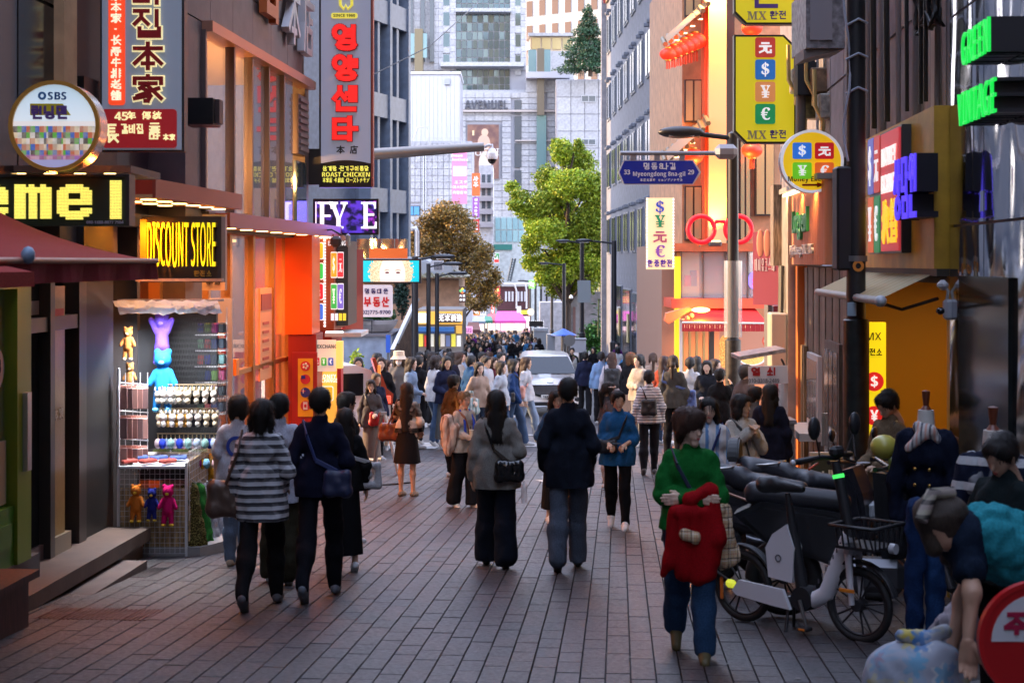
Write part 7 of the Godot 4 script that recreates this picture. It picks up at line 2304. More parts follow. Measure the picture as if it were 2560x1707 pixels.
func noodle_house() -> void:
	var d := 36.0
	var o := thing("noodle_house","orange lit corner noodle restaurant with glazed upper floor and red awning","building",foot(720,d))
	var org := mat(.62,.16,.06,.5,0,"wall")
	var peach := mat(.62,.3,.15,.6,0,"wall")
	part("mass",pb(o,d,684,-60,860,243,-9,-.4),peach,o)
	part("side_mass",pb(o,d,668,243,684,400,-9,-1.5),mat(.35,.2,.14,.6),o)
	part("upper_band",pb(o,d,671,243,770,251,-3,.25),org,o)
	part("middle_band",pb(o,d,670,298,770,307.5,-3,.3),mat(.7,.1,.05,.5),o)
	part("dining_back_wall",pb(o,d,680,251,770,298,-3,-2.9),mat(.1,.08,.07,.7),o)
	for i in 4: part("upper_pane",pb(o,d,681 + i * 22.2,251.5,702.5 + i * 22.2,297.5,0,.02),glass(.6,.62,.65,.3),o)
	part("cream_curtain",pb(o,d,682,252,705,297,-1.2,-1.1),mat(.55,.36,.15,.7),o)
	part("yellow_post",pb(o,d,675,256,680.5,400,-.2,.05),glow(.9,.55,.02,.9),o)
	for i in 5: part("mullion",pb(o,d,680.5 + i * 22.2,251,681.5 + i * 22.2,298,-.05,.06),mat(.1,.08,.07,.4),o)
	var g := G.new()
	part("happy_sign_glow",G.new().rounded(at(o,757,280,d) + V(0,0,.03),.42,.42,.15,.03),glow(.25,.2,.85,.9),o)
	write(g,"恭",spot(752,0,d).x - o.position.x,(at(o,0,287,d)).y,.28,.3,.05,.061,.02)
	part("red_character",g,glow(.85,.06,.02,1.0),o)
	part("red_cloth_box",pb(o,d,687,275,693,286,-.6,-.4),mat(.6,.05,.08,.6),o)
	part("navy_cloth_box",pb(o,d,693,270,699,286,-.6,-.42),mat(.05,.05,.12,.6),o)
	# ground floor
	part("ground_back_wall",pb(o,d,680,307,790,450,-3.2,-3),mat(.5,.26,.14,.6),o)
	part("ground_floor",b(V(.8,.05,-1.6),V(3.6,.1,3.2)),mat(.2,.15,.12,.6),o)
	for i in 4: part("gold_post",pb(o,d,681.5 + i * 7,330,684 + i * 7,450,-.1,.05),mat(.6,.4,.15,.4),o)
	part("dark_frame",pb(o,d,709,330,714,450,-.1,.04),mat(.06,.05,.045,.5),o)
	part("ceiling_light",pb(o,d,690,328,760,329.5,-2.2,-1.0),glow(1,.7,.35,4.0),o)
	panel_light(spot(722,333,d + 1.4),spot(722,450,d + 1.2),Vector2(1.6,1.0),Color(1,.62,.3),9.0)
	part("food_poster",pb(o,d,719,331,772,372,.02,.06),printed(food_image(),.7),o)
	g = G.new()
	write(g,"牛",spot(764.5,0,d).x - o.position.x,(at(o,0,343,d)).y,.12,.14,.02,.061,.01)
	part("ox_character",g,mat(.05,.03,.03,.5),o)
	part("side_white_edge",pb(o,d,679,318,682,440,-.2,.1),mat(.7,.66,.6,.5),o)
	# upper storeys
	part("lit_column",pb(o,d,706,-60,723.5,243,-.4,.5),mat(.7,.42,.2,.55),o)
	part("orange_edge",pb(o,d,703,-60,706,243,-.4,.3),mat(.65,.09,.03,.5),o)
	part("dark_groove",pb(o,d,723.6,-60,734,243,-.4,.1),mat(.07,.04,.03,.6),o)
	for q in [[686,78,703,121],[686,-30,703,15],[686,185,703,240],[741,130,752,240],[757,120,776,215]]:
		var w := part("window",pb(o,d,q[0],q[1],q[2],q[3],-.39,-.25),mat(.06,.045,.04,.5),o)
		for i in 2: part("pane",pb(o,d,q[0] + 1.2 + i * (q[2] - q[0]) / 2.0,q[1] + 1.5,q[0] - .6 + (i + 1) * (q[2] - q[0]) / 2.0,q[3] - 1.5,-.24,-.22),mat(.5,.38,.2,.08,.2),w)
	lamp(spot(715,238,d - .75),spot(715,60,d - .45),Color(1,.62,.25),30.0,40,.15)
	lamp(spot(715,-40,d - .8),spot(715,160,d - .45),Color(1,.75,.45),60.0,34,.15)
	# the two fittings that light the column
	o = thing("column_floodlight","warm floodlight at the top of the pale column","floodlight",spot(715,-42,d - .8))
	part("case",cb(V(0,.06,0),V(.3,.12,.2),.03),mat(.05,.05,.05,.4),o)
	part("lens",b(V(0,-.01,0),V(.24,.02,.14)),glow(1,.8,.5,6.0),o)
	o = thing("column_uplight","warm uplight at the foot of the pale column","floodlight",spot(715,241,d - .75))
	part("case",cb(V(0,-.06,0),V(.3,.12,.2),.03),mat(.05,.05,.05,.4),o)
	part("lens",b(V(0,.01,0),V(.24,.02,.14)),glow(1,.7,.35,6.0),o)
	# tiled eaves with lanterns
	for r in 2:
		var y := 23 if r == 0 else 139
		o = thing("tiled_eave",["upper curved tiled eave with a row of red lanterns","lower curved tiled eave half hidden by the lamp head"][r],"eave",spot(684,y + 15,d - .3))
		var a := at(o,664,y + 23,d - .9)
		var c := at(o,703,y - 12,d - .2)
		for i in 9:
			var t := i / 8.0
			part("tile_row",G.new().tube([V(lerpf(a.x,c.x,t),lerpf(a.y,c.y,t * t * .4 + t * .6),.9),V(lerpf(a.x,c.x,t) + .06,lerpf(a.y,c.y,t * t * .4 + t * .6) + .3,-.3)],.06,6),mat(.16,.12,.06,.5),o)
		g = G.new()
		g.quad(a + V(0,-.03,.9),c + V(0,-.03,.9),c + V(.06,.27,-.3),a + V(.06,.27,-.3))
		part("soffit",g,mat(.3,.16,.06,.6),o)
		for i in 4: part("downlight",b(a.lerp(c,.25 + i * .2) + V(.05,-.1,.2),V(.1,.02,.1)),glow(1,.7,.3,5.0),o)
	for i in 6: lantern("round red lit lantern in the slanting row under the upper tiled eave",spot(668 + i * 5.4,54 - i * 2.6,d - 1.1 + i * .16),.75 + .06 * i,"lanterns under the upper eave")
	for q in [[693,156,"red lantern below the lower tiled eave"],[752,28,"red lantern peeping out below the topmost yellow sign"],[752,150,"red lantern hanging below the yellow currency sign"]]: lantern(q[2],spot(q[0],q[1],d - .7),.95,"")
	bulb(spot(684,45,d - 1.6),Color(1,.35,.1),1.0,.2)
	# awning
	o = thing("red_scalloped_awning","bright red awning with white bar and ribbed valance over the noodle shop","awning",spot(725,322,d - 1.3))
	g = G.new()
	var p0 := at(o,682,322,d - 1.3)
	var p1 := at(o,768,323,d - 1.3)
	g.quad(p0,p1,V(p1.x - .1,p1.y + .32,-1.3),V(p0.x + .5,p0.y + .32,-1.3))
	part("canvas",g,mat(.55,.02,.025,.6),o)
	for i in 34: part("valance_fold",b(V(lerpf(p0.x,p1.x,(i + .5) / 34.0),p0.y - .12,.01 * (i % 2)),V((p1.x - p0.x) / 34.0 * .94,.17,.012)),mat(.45,.015,.02,.6),o)
	part("white_bar",G.new().tube([p0,p1],.025,6),mat(.7,.66,.62,.4),o)
	part("lamp",G.new().ball(V(p0.x + .45,p0.y + .28,-.2),V(.22,.06,.08),8),glow(1,.65,.2,6.0),o)
	bulb(o.position + V(p0.x + .45,p0.y + .15,-.1),Color(1,.6,.2),2.0,.1)
	o = thing("orange_awning_bracket","orange awning end bracket with carved scrolls","bracket",spot(674,315,d - 1.0))
	part("arm",G.new().ext(PackedVector2Array([Vector2(-.22,-.12),Vector2(-.12,-.2),Vector2(.4,.12),Vector2(.36,.2),Vector2(-.18,.05)]),-.3,0),mat(.7,.2,.08,.5),o)
	for i in 3: part("scroll",G.new().ball(V(.2 + i * .1,-.12 + i * .06,.02),V(.06,.06,.05),8),mat(.3,.18,.1,.5),o)
	# red spectacles sign
	o = thing("spectacles_sign","giant red spectacles sign mounted before the noodle house","sign",spot(720,229,33))
	var red := glow(.7,.005,.015,.7)
	for x in [-.405,.4]:
		part("rim",G.new().tube(circle_pts(V(x,0,0),.285,28),.052,8,false),red,o)
	part("bridge",G.new().tube([V(-.14,.1,0),V(-.08,.17,0),V(.08,.17,0),V(.14,.1,0)],.04,8),red,o)
	for x in [-.4,.4]: part("stay",G.new().tube([V(x,-.3,0),V(x,-.36,-.3)],.02,5),mat(.1,.1,.1,.5),o)
	# cream exchange banner
	o = thing("cream_exchange_sign","tall cream lit sign with four coloured currency signs and violet letters","sign",spot(660,233,34))
	part("box",pb(o,34,646.5,197.5,674,269,-.12,0),glow(.85,.55,.28,.75),o)
	for i in 22:
		part("edge_lamp",b(at(o,647,199 + i * 3.2,34) + V(0,0,.01),V(.025,.04,.02)),glow(.9,.9,.95,1.5),o)
		part("edge_lamp",b(at(o,673.5,199 + i * 3.2,34) + V(0,0,.01),V(.025,.04,.02)),glow(.9,.9,.95,1.5),o)
	for q in [["$",207,[.03,.08,.45]],["¥",221,[.01,.28,.1]],["€",251,[.3,.08,.4]]]: say(q[0],o,mat(q[2][0],q[2][1],q[2][2],.5),at(o,660,q[1],34) + V(0,0,.01),.27,1.1,.015,true,true)
	g = G.new()
	write(g,"元",-.15,(at(o,0,242,34)).y,.3,.27,.04,.001,.01)
	part("rose_lettering",g,mat(.5,.08,.15,.5),o)
	g = G.new()
	write(g,"한중환전",-.28,(at(o,0,266.5,34)).y,.12,.16,.026,.001,.01,.145)
	part("violet_lettering",g,mat(.12,.03,.3,.5),o)
func circle_pts(c: Vector3,r: float,n: int) -> Array:
	var p := []
	for i in n + 1: p.append(c + V(cos(TAU * i / n),sin(TAU * i / n),0) * r)
	return p
func food_image() -> Image:
	var w := 160
	var h := 124
	var im := Image.create(w,h,false,Image.FORMAT_RGB8)
	var nz := FastNoiseLite.new()
	nz.frequency = .08
	for y in h:
		for x in w:
			var c := Color(.4,.18,.12)
			var r := Vector2((x - 98) / 42.0,(y - 78) / 24.0).length()
			if r < 1.0: c = Color(.7,.68,.66)
			if r < .86: c = Color(.75,.3,.05).lerp(Color(.85,.6,.2),clampf(nz.get_noise_2d(x * 2,y * 3) + .5,0,1))
			if r < .3: c = c.lerp(Color(.1,.35,.05),clampf(nz.get_noise_2d(x * 4,y * 4) * 2,0,1))
			if Vector2(x - 148,y - 28).length() < 16: c = Color(.75,.6,.5)
			if absf(Vector2(x - 148,y - 28).length() - 17) < 2.5: c = Color(.5,.06,.03)
			if Vector2((x - 16) / 22.0,(y - 60) / 50.0).length() < 1: c = Color(.8,.5,.12).lerp(Color(.5,.1,.02),clampf(nz.get_noise_2d(x * 2,y * 2) + .4,0,1))
			im.set_pixel(x,y,c.linear_to_srgb())
	return im

# ---------- vehicles
func wheel_at(o: Node3D,c: Vector3,r: float,w: float,turn: float,rim: Material,spokes := 5) -> void:
	var n := Node3D.new()
	n.name = "wheel"
	o.add_child(n,true)
	n.position = c
	n.rotation.y = turn
	var t := G.new().tube(circle_pts(V(0,0,0),r - w * .5,32),w * .5,10,false)
	part("tyre",t,mat(.012,.012,.013,.7),n)
	part("rim",G.new().tube(circle_pts(V(0,0,0),r - w * 1.05,32),w * .22,6,false),rim,n)
	for i in spokes:
		for k in 2:
			var a := TAU * i / spokes + .12 * (k * 2 - 1)
			part("spoke",G.new().tube([V(cos(a) * r * .12,sin(a) * r * .12,0),V(cos(a + .05 * (k * 2 - 1)) * (r - w),sin(a + .05 * (k * 2 - 1)) * (r - w),0)],r * .03,5),rim,n)
	part("hub",G.new().tube([V(0,0,-.045),V(0,0,.045)],r * .16,12),mat(.05,.05,.055,.4,.5),n)
func build_vehicles() -> void:
	suv()
	white_van()
	bicycle()
	scooter("dark scooter with a rounded backrest parked behind the white electric bicycle",foot(770,12.3) ,.86)
	scooter("second dark scooter with a rounded backrest parked further in",foot(815,12.7),.9)
	delivery_scooter()
func suv() -> void:
	var o := thing("white_suv","white sport utility vehicle facing up the street at the crossing","car",foot(550,44),.03)
	var paint := mat(.85,.82,.82,.3)
	paint = paint.duplicate()
	paint.clearcoat_enabled = true
	paint.clearcoat = .8
	paint.clearcoat_roughness = .05
	# sections from nose (z = 0) to tail: half width,sill height,shoulder height,roof half width,roof height
	var secs := [[.0,.78,.38,.78,.7,.86],[-.12,.9,.3,.9,.78,1.0],[-.6,.95,.28,.95,.8,1.05],[-1.25,.96,.28,.97,.8,1.1],[-2.0,.96,.28,.98,.66,1.64],[-2.6,.96,.28,.98,.66,1.7],[-3.9,.96,.3,.98,.64,1.66],[-4.7,.93,.35,.95,.6,1.4],[-4.85,.88,.4,.9,.58,1.1]]
	var rings := []
	for s in secs:
		var mid: float = minf(s[5],.98 if s[0] > -1.5 else 1.08)
		rings.append([V(-s[1] * .96,s[2],s[0]),V(-s[1],s[2] + .2,s[0]),V(-s[3],mid - .06,s[0]),V(-s[3] * .965,mid,s[0]),V(-s[4] - .03,s[5] - .05,s[0]),V(-s[4] + .08,s[5],s[0]),V(0,s[5] + .02,s[0]),V(s[4] - .08,s[5],s[0]),V(s[4] + .03,s[5] - .05,s[0]),V(s[3] * .965,mid,s[0]),V(s[3],mid - .06,s[0]),V(s[1],s[2] + .2,s[0]),V(s[1] * .96,s[2],s[0])])
	var body := G.new()
	var nn := []
	for r in rings:
		var q := []
		for p in r: q.append(V(p.x * 1.1,(p.y - .75) * 1.2,.12 if p.z > -.2 else 0.0).normalized())
		nn.append(q)
	for i in rings.size() - 1:
		for k in 12: body.smooth([rings[i][k],rings[i][k + 1],rings[i + 1][k + 1],rings[i + 1][k]],[nn[i][k],nn[i][k + 1],nn[i + 1][k + 1],nn[i + 1][k]])
	for k in range(1,12): body.tri(rings[0][0],rings[0][k + 1],rings[0][k])
	part("body",body,paint,o)
	var dark := mat(.012,.014,.018,.04,.3)
	var w := G.new()
	w.quad(V(-.86,1.09,-1.32),V(.86,1.09,-1.32),V(.62,1.6,-1.96),V(-.62,1.6,-1.96))
	w.t = Transform3D(Basis(),V(0,.025,.03))
	part("windscreen",G.new().ext(PackedVector2Array([Vector2(-.84,0),Vector2(.84,0),Vector2(.64,.8),Vector2(-.64,.8)]),0,.02),dark,o)
	var ws := o.get_child(1) as Node3D
	ws.rotation.x = -.96
	ws.position = V(0,1.13,-1.2)
	for s in [-1,1]:
		part("side_window",G.new().ext(PackedVector2Array([Vector2(0,0),Vector2(2.2,0),Vector2(2.0,.42),Vector2(.5,.42)]),0,.02),dark,o)
		var sw := o.get_child(o.get_child_count() - 1) as Node3D
		sw.rotation = V(0,PI / 2,0)
		sw.position = V(s * .9,1.12,-1.5)
		part("mirror",cb(V(s * 1.1,1.14,-1.5),V(.24,.17,.12),.05),paint,o)
		part("headlight",cb(V(s * .74,.8,-.06),V(.34,.06,.1),.02),glow(.8,.85,.95,1.2),o)
		part("headlight",cb(V(s * .74,.68,-.04),V(.34,.05,.1),.02),glow(.7,.75,.85,.8),o)
		part("side_vent",cb(V(s * .78,.48,-.02),V(.16,.12,.06),.02),mat(.02,.02,.022,.4),o)
	part("grille",G.new().ext(PackedVector2Array([Vector2(-.56,.9),Vector2(.56,.9),Vector2(.5,.62),Vector2(0,.46),Vector2(-.5,.62)]),.0,.03),mat(.015,.015,.018,.3,.4),o)
	var g := G.new()
	for i in 20:
		var x := -.56 + i * .06
		g.tube([V(x,.88,.035),V(x + .22,.62,.035)],.006,4); g.tube([V(x + .22,.88,.035),V(x,.62,.035)],.006,4)
	part("grille_mesh",g,mat(.4,.4,.42,.25,.9),o)
	part("number_plate",cb(V(0,.56,.05),V(.52,.11,.02),.01),mat(.7,.7,.68,.5),o)
	say("162",o,mat(.02,.02,.03,.5),V(-.13,.56,.064),.07,1,.006)
	say("96",o,mat(.02,.02,.03,.5),V(.12,.56,.064),.07,1,.006)
	part("lower_grille",cb(V(0,.36,.01),V(1.1,.1,.06),.02),mat(.015,.015,.018,.4),o)
	part("skid_plate",cb(V(0,.27,.0),V(1.3,.05,.1),.02),mat(.45,.45,.47,.3,.8),o)
	part("badge",cb(V(0,.97,.0),V(.2,.05,.04),.02),mat(.5,.5,.5,.2,.9),o)
	for s in [-1,1]:
		wheel_at(o,V(s * .85,.36,-.95),.36,.2,PI / 2,mat(.3,.3,.32,.3,.8))
		wheel_at(o,V(s * .85,.36,-3.8),.36,.2,PI / 2,mat(.3,.3,.32,.3,.8))
func white_van() -> void:
	var o := thing("white_car_tail","white car tail with a tall red and amber lamp beside the exchange booth","car",foot(352,27.5),.35)
	var paint := mat(.66,.67,.7,.25)
	var prof := PackedVector2Array([Vector2(-1.0,.3),Vector2(.62,.3),Vector2(.72,.5),Vector2(.72,.95),Vector2(.6,1.05),Vector2(.35,1.55),Vector2(.1,1.64),Vector2(-1.0,1.64)])
	var g := G.new()
	g.ext(prof,-3.4,0)
	part("body",g,paint,o)
	part("rear_window",b(V(-.3,1.3,.02),V(1.0,.4,.04)),mat(.015,.017,.02,.05,.3),o)
	part("tail_lamp",G.new().ext(PackedVector2Array([Vector2(.46,.92),Vector2(.72,.92),Vector2(.74,1.12),Vector2(.62,1.22),Vector2(.4,1.78),Vector2(.34,1.76),Vector2(.52,1.2)]),.0,.12),mat(.35,.06,.03,.15),o)
	part("brake_light",cb(V(.6,1.02,.13),V(.18,.14,.03),.02),glow(.9,.08,.04,1.5),o)
	part("amber_light",cb(V(.47,1.5,.13),V(.06,.3,.03),.015),glow(.9,.3,.05,.5),o)
	part("bumper",cb(V(-.1,.45,.06),V(1.6,.26,.16),.04),paint,o)
	wheel_at(o,V(.55,.33,-.75),.33,.2,PI / 2,mat(.25,.25,.27,.3,.8))
	part("side_glass",b(V(.56,1.28,-1.6),V(.04,.36,2.0)),mat(.015,.017,.02,.05,.3),o)
func bicycle() -> void:
	# local x points forward; rear hub at the origin
	var p0 := Vector3((743.6 - 512) / F * 10.9,gy(10.9),-10.9)
	var p1 := Vector3((860.0 - 512) / F * 10.2,gy(10.2),-10.2)
	var o := thing("electric_bicycle","white and black shared electric bicycle with lit green band, parked","bicycle",p0,atan2(-(p1.z - p0.z),p1.x - p0.x))
	o.rotation.z = .02
	var L := Vector2(p1.x - p0.x,p1.z - p0.z).length()
	var bk := mat(.014,.015,.018,.5)
	var wh := mat(.62,.62,.65,.35)
	wheel_at(o,V(0,.255,0),.255,.05,0,mat(.03,.03,.033,.4,.3),3)
	wheel_at(o,V(L,.255,0),.255,.05,0,mat(.03,.03,.033,.4,.3),5)
	part("chain_cover",G.new().ext(PackedVector2Array([Vector2(-.04,.23),Vector2(.02,.31),Vector2(.4,.29),Vector2(.46,.16),Vector2(.3,.17),Vector2(.0,.2)]),.05,.08),wh,o)
	part("reflector",cb(V(-.06,.27,.06),V(.09,.06,.05),.02),glow(.7,.75,.05,.6),o)
	part("orange_reflector",cb(V(-.17,.22,.03),V(.03,.16,.02),.01),mat(.7,.16,.02,.3),o)
	part("battery_case",G.new().ext(PackedVector2Array([Vector2(.26,.36),Vector2(.46,.34),Vector2(.48,.58),Vector2(.42,.74),Vector2(.3,.66),Vector2(.24,.56)]),-.05,.05),wh,o)
	part("emblem",ring_of(.026,.018,.004,14,V(.35,.5,.051)),mat(.1,.1,.12,.5),o)
	part("frame_tube",G.new().tube([V(.5,.25,0),V(.62,.24,0),V(.72,.3,0),V(.86,.62,0),V(.9,.72,0)],[.055,.06,.062,.055,.045],10),wh,o)
	part("seat_tube",G.new().tube([V(.52,.25,0),V(.44,.72,0),V(.4,.95,0)],[.045,.035,.018],10),bk,o)
	part("saddle",joined([[blob([[V(.2,1.0,0),V(.3,1.005,0),.06,.055],[V(.3,1.0,0),V(.52,.99,0),.05,.028],[V(.22,.99,-.04),V(.22,.99,.04),.045,.045]],.012,.03),Transform3D()]]),bk,o)
	part("motor",G.new().tube([V(.54,.24,-.06),V(.54,.24,.06)],.085,18),bk,o)
	part("crank",G.new().tube([V(.54,.24,.075),V(.6,.07,.085)],.014,6),mat(.2,.2,.2,.3,.7),o)
	part("pedal",cb(V(.61,.06,.12),V(.09,.025,.07),.006),bk,o)
	part("pedal_reflector",cb(V(.61,.06,.157),V(.05,.015,.004),.002),mat(.7,.2,.02,.3),o)
	for z in [-.08,.08]: part("stand_leg",G.new().tube([V(.42,.2,z * .4),V(.36 if z < 0 else .44,.0,z * 1.3)],.012,6),bk,o)
	part("stem",G.new().tube([V(.91,.7,0),V(.83,1.08,0),V(.8,1.2,0)],[.04,.036,.03],12),bk,o)
	part("green_band",G.new().tube([V(.826,1.09,0),V(.82,1.115,0)],.04,14),glow(.05,.75,.1,1.6),o)
	part("handlebar",G.new().tube([V(.72,1.22,.3),V(.78,1.24,.12),V(.8,1.22,0),V(.78,1.24,-.12),V(.72,1.22,-.3)],.016,8),bk,o)
	for z in [-1,1]:
		part("grip",G.new().tube([V(.7,1.215,z * .33),V(.74,1.226,z * .2)],.022,8),bk,o)
		part("grip_end",G.new().ball(V(.695,1.213,z * .335),V(.02,.022,.022),8),mat(.55,.55,.57,.4),o)
		part("brake_lever",G.new().tube([V(.77,1.2,z * .16),V(.78,1.17,z * .28)],.008,5),mat(.5,.06,.03,.4) if z > 0 else bk,o)
		part("mirror_stalk",G.new().tube([V(.78,1.24,z * .15),V(.8,1.38,z * .22)],.006,5),bk,o)
		part("mirror",G.new().ball(V(.8,1.44,z * .24),V(.035,.08,.055),10),bk,o)
	part("display",cb(V(.81,1.27,0),V(.07,.07,.12),.02),bk,o)
	for z in [-.06,.06]:
		part("fork_leg",G.new().tube([V(.93,.6,z),V(L - .02,.26,z)],[.026,.02],8),wh,o)
	part("fork_crown",cb(V(.93,.62,0),V(.08,.07,.17),.02),wh,o)
	part("front_mudguard",mudguard(V(L,.255,0),.29,.3,2.9),bk,o)
	part("rear_mudguard",mudguard(V(0,.255,0),.29,.5,2.7),bk,o)
	part("rear_fender_stay",G.new().tube([V(-.24,.35,.04),V(-.02,.26,.05)],.01,5),bk,o)
	var g := G.new()
	for i in 7: g.tube([V(L - .06 + i * .045,.66,-.15),V(L - .06 + i * .04,.8,-.17)],.008,4); g.tube([V(L - .06 + i * .045,.66,.15),V(L - .06 + i * .04,.8,.17)],.008,4)
	g.tube([V(L - .1,.8,-.18),V(L + .24,.8,-.18),V(L + .24,.8,.18),V(L - .1,.8,.18),V(L - .1,.8,-.18)],.014,6)
	g.box(V(L + .07,.655,0),V(.3,.02,.3))
	for i in 7: g.tube([V(L + .23,.66,-.15 + i * .05),V(L + .24,.8,-.17 + i * .057)],.008,4)
	part("basket",g,bk,o)
	part("headlamp",G.new().tube([V(L + .25,.66,0),V(L + .29,.66,0)],.035,12),mat(.5,.5,.52,.2),o)
	part("fork_reflector",cb(V(L - .03,.36,.1),V(.12,.025,.012),.004),mat(.7,.22,.02,.3),o)
	for i in 8: part("frame_mark",cb(V(.66 + i * .03,.34 + i * .045,.061),V(.012,.03,.003),.001),mat(.08,.08,.1,.5),o)
func mudguard(c: Vector3,r: float,a0: float,a1: float) -> G:
	var p := []
	for i in 14:
		var a := lerpf(a0,a1,i / 13.0)
		p.append(c + V(cos(a),sin(a),0) * r)
	var g := G.new()
	for k in 3:
		var off := V(0,0,(k - 1) * .02)
		var q := []
		for e in p: q.append(e + off)
		g.tube(q,.014,5)
	return g
func scooter(label: String,pos: Vector3,turn: float) -> void:
	var o := thing("parked_scooter",label,"scooter",pos,-turn + .35)
	var bk := mat(.018,.018,.024,.3)
	part("tail_body",G.new().cext(PackedVector2Array([Vector2(-.78,.78),Vector2(-.66,.86),Vector2(-.3,.8),Vector2(.12,.74),Vector2(.3,.5),Vector2(.2,.4),Vector2(-.25,.48),Vector2(-.5,.6)]),.15,.035),bk,o)
	part("side_panel",G.new().cext(PackedVector2Array([Vector2(-.6,.74),Vector2(-.2,.7),Vector2(.1,.6),Vector2(-.1,.5),Vector2(-.4,.58)]),.165,.015),mat(.03,.028,.034,.2),o)
	part("engine",cb(V(-.42,.38,.04),V(.42,.2,.2),.04),mat(.05,.05,.055,.4,.5),o)
	part("exhaust",G.new().tube([V(-.1,.3,.16),V(-.45,.32,.18),V(-.85,.4,.18)],[.03,.05,.055],10),mat(.12,.12,.13,.3,.8),o)
	part("floor_board",cb(V(.42,.36,0),V(.5,.07,.3),.02),bk,o)
	part("leg_shield",G.new().cext(PackedVector2Array([Vector2(.6,.36),Vector2(.86,.5),Vector2(.8,.85),Vector2(.72,1.05),Vector2(.62,1.02),Vector2(.66,.7)]),.18,.04),bk,o)
	part("seat",joined([[blob([[V(-.62,.93,0),V(-.25,.9,0),.085,.085],[V(-.25,.87,0),V(.26,.84,0),.085,.06],[V(-.55,.9,-.06),V(-.55,.9,.06),.08,.08],[V(-.05,.84,-.06),V(-.05,.84,.06),.08,.08]],.016,.04),Transform3D()]]),mat(.02,.022,.03,.5),o)
	var br := part("backrest",G.new().cext(half_disc(.19),.05,.015),mat(.012,.012,.014,.5),o)
	br.position = V(-.72,.98,0)
	br.rotation.y = PI / 2 + .3
	part("tail_light",cb(V(-.79,.74,0),V(.05,.06,.16),.015),mat(.4,.02,.015,.2),o)
	part("number_plate",cb(V(-.84,.6,0),V(.015,.12,.2),.004),mat(.5,.5,.48,.5),o)
	for z in [-1,1]:
		part("mirror_stalk",G.new().tube([V(.64,1.1,z * .2),V(.6,1.28,z * .27)],.007,5),bk,o)
		part("mirror",G.new().ball(V(.6,1.31,z * .28),V(.02,.05,.07),8),bk,o)
		part("fork_leg",G.new().tube([V(.8,.55,z * .07),V(.86,.25,z * .08)],.022,6),mat(.3,.3,.32,.3,.8),o)
	part("rack",G.new().tube([V(-.5,.95,-.08),V(-.3,.98,-.1),V(-.3,.98,.1),V(-.5,.95,.08)],.012,6),mat(.4,.38,.36,.3,.8),o)
	part("copper_stripe",G.new().tube([V(-.55,.84,.12),V(.0,.7,.165)],.012,5),mat(.4,.22,.16,.3,.6),o)
	wheel_at(o,V(-.5,.25,0),.25,.1,0,mat(.05,.05,.055,.4,.5))
	wheel_at(o,V(.86,.25,0),.25,.1,0,mat(.05,.05,.055,.4,.5))
	part("front_guard",mudguard(V(.86,.25,0),.29,.3,2.6),bk,o)
	part("handlebar",G.new().tube([V(.58,1.1,.3),V(.68,1.08,0),V(.58,1.1,-.3)],.018,6),bk,o)
	part("shield_light",cb(V(.86,.72,0),V(.06,.14,.2),.03),mat(.5,.52,.55,.1),o)
func half_disc(r: float) -> PackedVector2Array:
	var p := PackedVector2Array()
	for i in 15: p.append(Vector2(cos(PI * i / 14.0),sin(PI * i / 14.0)) * r)
	return p
func delivery_scooter() -> void:
	var o := thing("delivery_scooter","dark scooter nose with chrome headlamp and green windscreen behind the pole","scooter",foot(890,10.9),-.25)
	var bk := mat(.012,.013,.016,.25)
	part("nose",G.new().cext(PackedVector2Array([Vector2(-.12,1.08),Vector2(.06,1.06),Vector2(.36,.82),Vector2(.42,.66),Vector2(.2,.5),Vector2(-.05,.44),Vector2(-.1,.7)]),.19,.06),bk,o)
	part("tail_body",G.new().cext(PackedVector2Array([Vector2(-1.1,.74),Vector2(-.9,.84),Vector2(-.35,.78),Vector2(-.2,.5),Vector2(-.4,.4),Vector2(-.9,.56)]),.16,.04),bk,o)
	part("seat",joined([[blob([[V(-.95,.88,0),V(-.35,.84,0),.09,.08]],.018,.04),Transform3D()]]),mat(.02,.02,.026,.5),o)
	part("headlamp",cb(V(.3,.8,.07),V(.24,.09,.1),.03),mat(.55,.58,.62,.08,.5),o)
	part("windscreen",cb(V(.02,1.08,0),V(.06,.22,.3),.02),mat(.16,.19,.05,.15),o)
	part("helmet",G.new().ball(V(-.04,1.25,.05),V(.1,.09,.1),12),mat(.4,.35,.06,.35),o)
	part("front_mudguard",mudguard(V(.42,.28,0),.32,.2,2.6),bk,o)
	wheel_at(o,V(.42,.28,0),.28,.11,0,mat(.06,.06,.065,.3,.7))
	wheel_at(o,V(-.75,.28,0),.28,.11,0,mat(.06,.06,.065,.3,.7))
	part("handlebar",G.new().tube([V(-.1,1.12,.32),V(.0,1.1,0),V(-.1,1.12,-.32)],.018,6),bk,o)
	part("fork",G.new().tube([V(.3,.66,.08),V(.42,.28,.09)],.03,6),mat(.4,.4,.42,.25,.9),o)
	part("engine",cb(V(-.1,.35,.1),V(.4,.24,.2),.05),mat(.12,.12,.13,.35,.7),o)

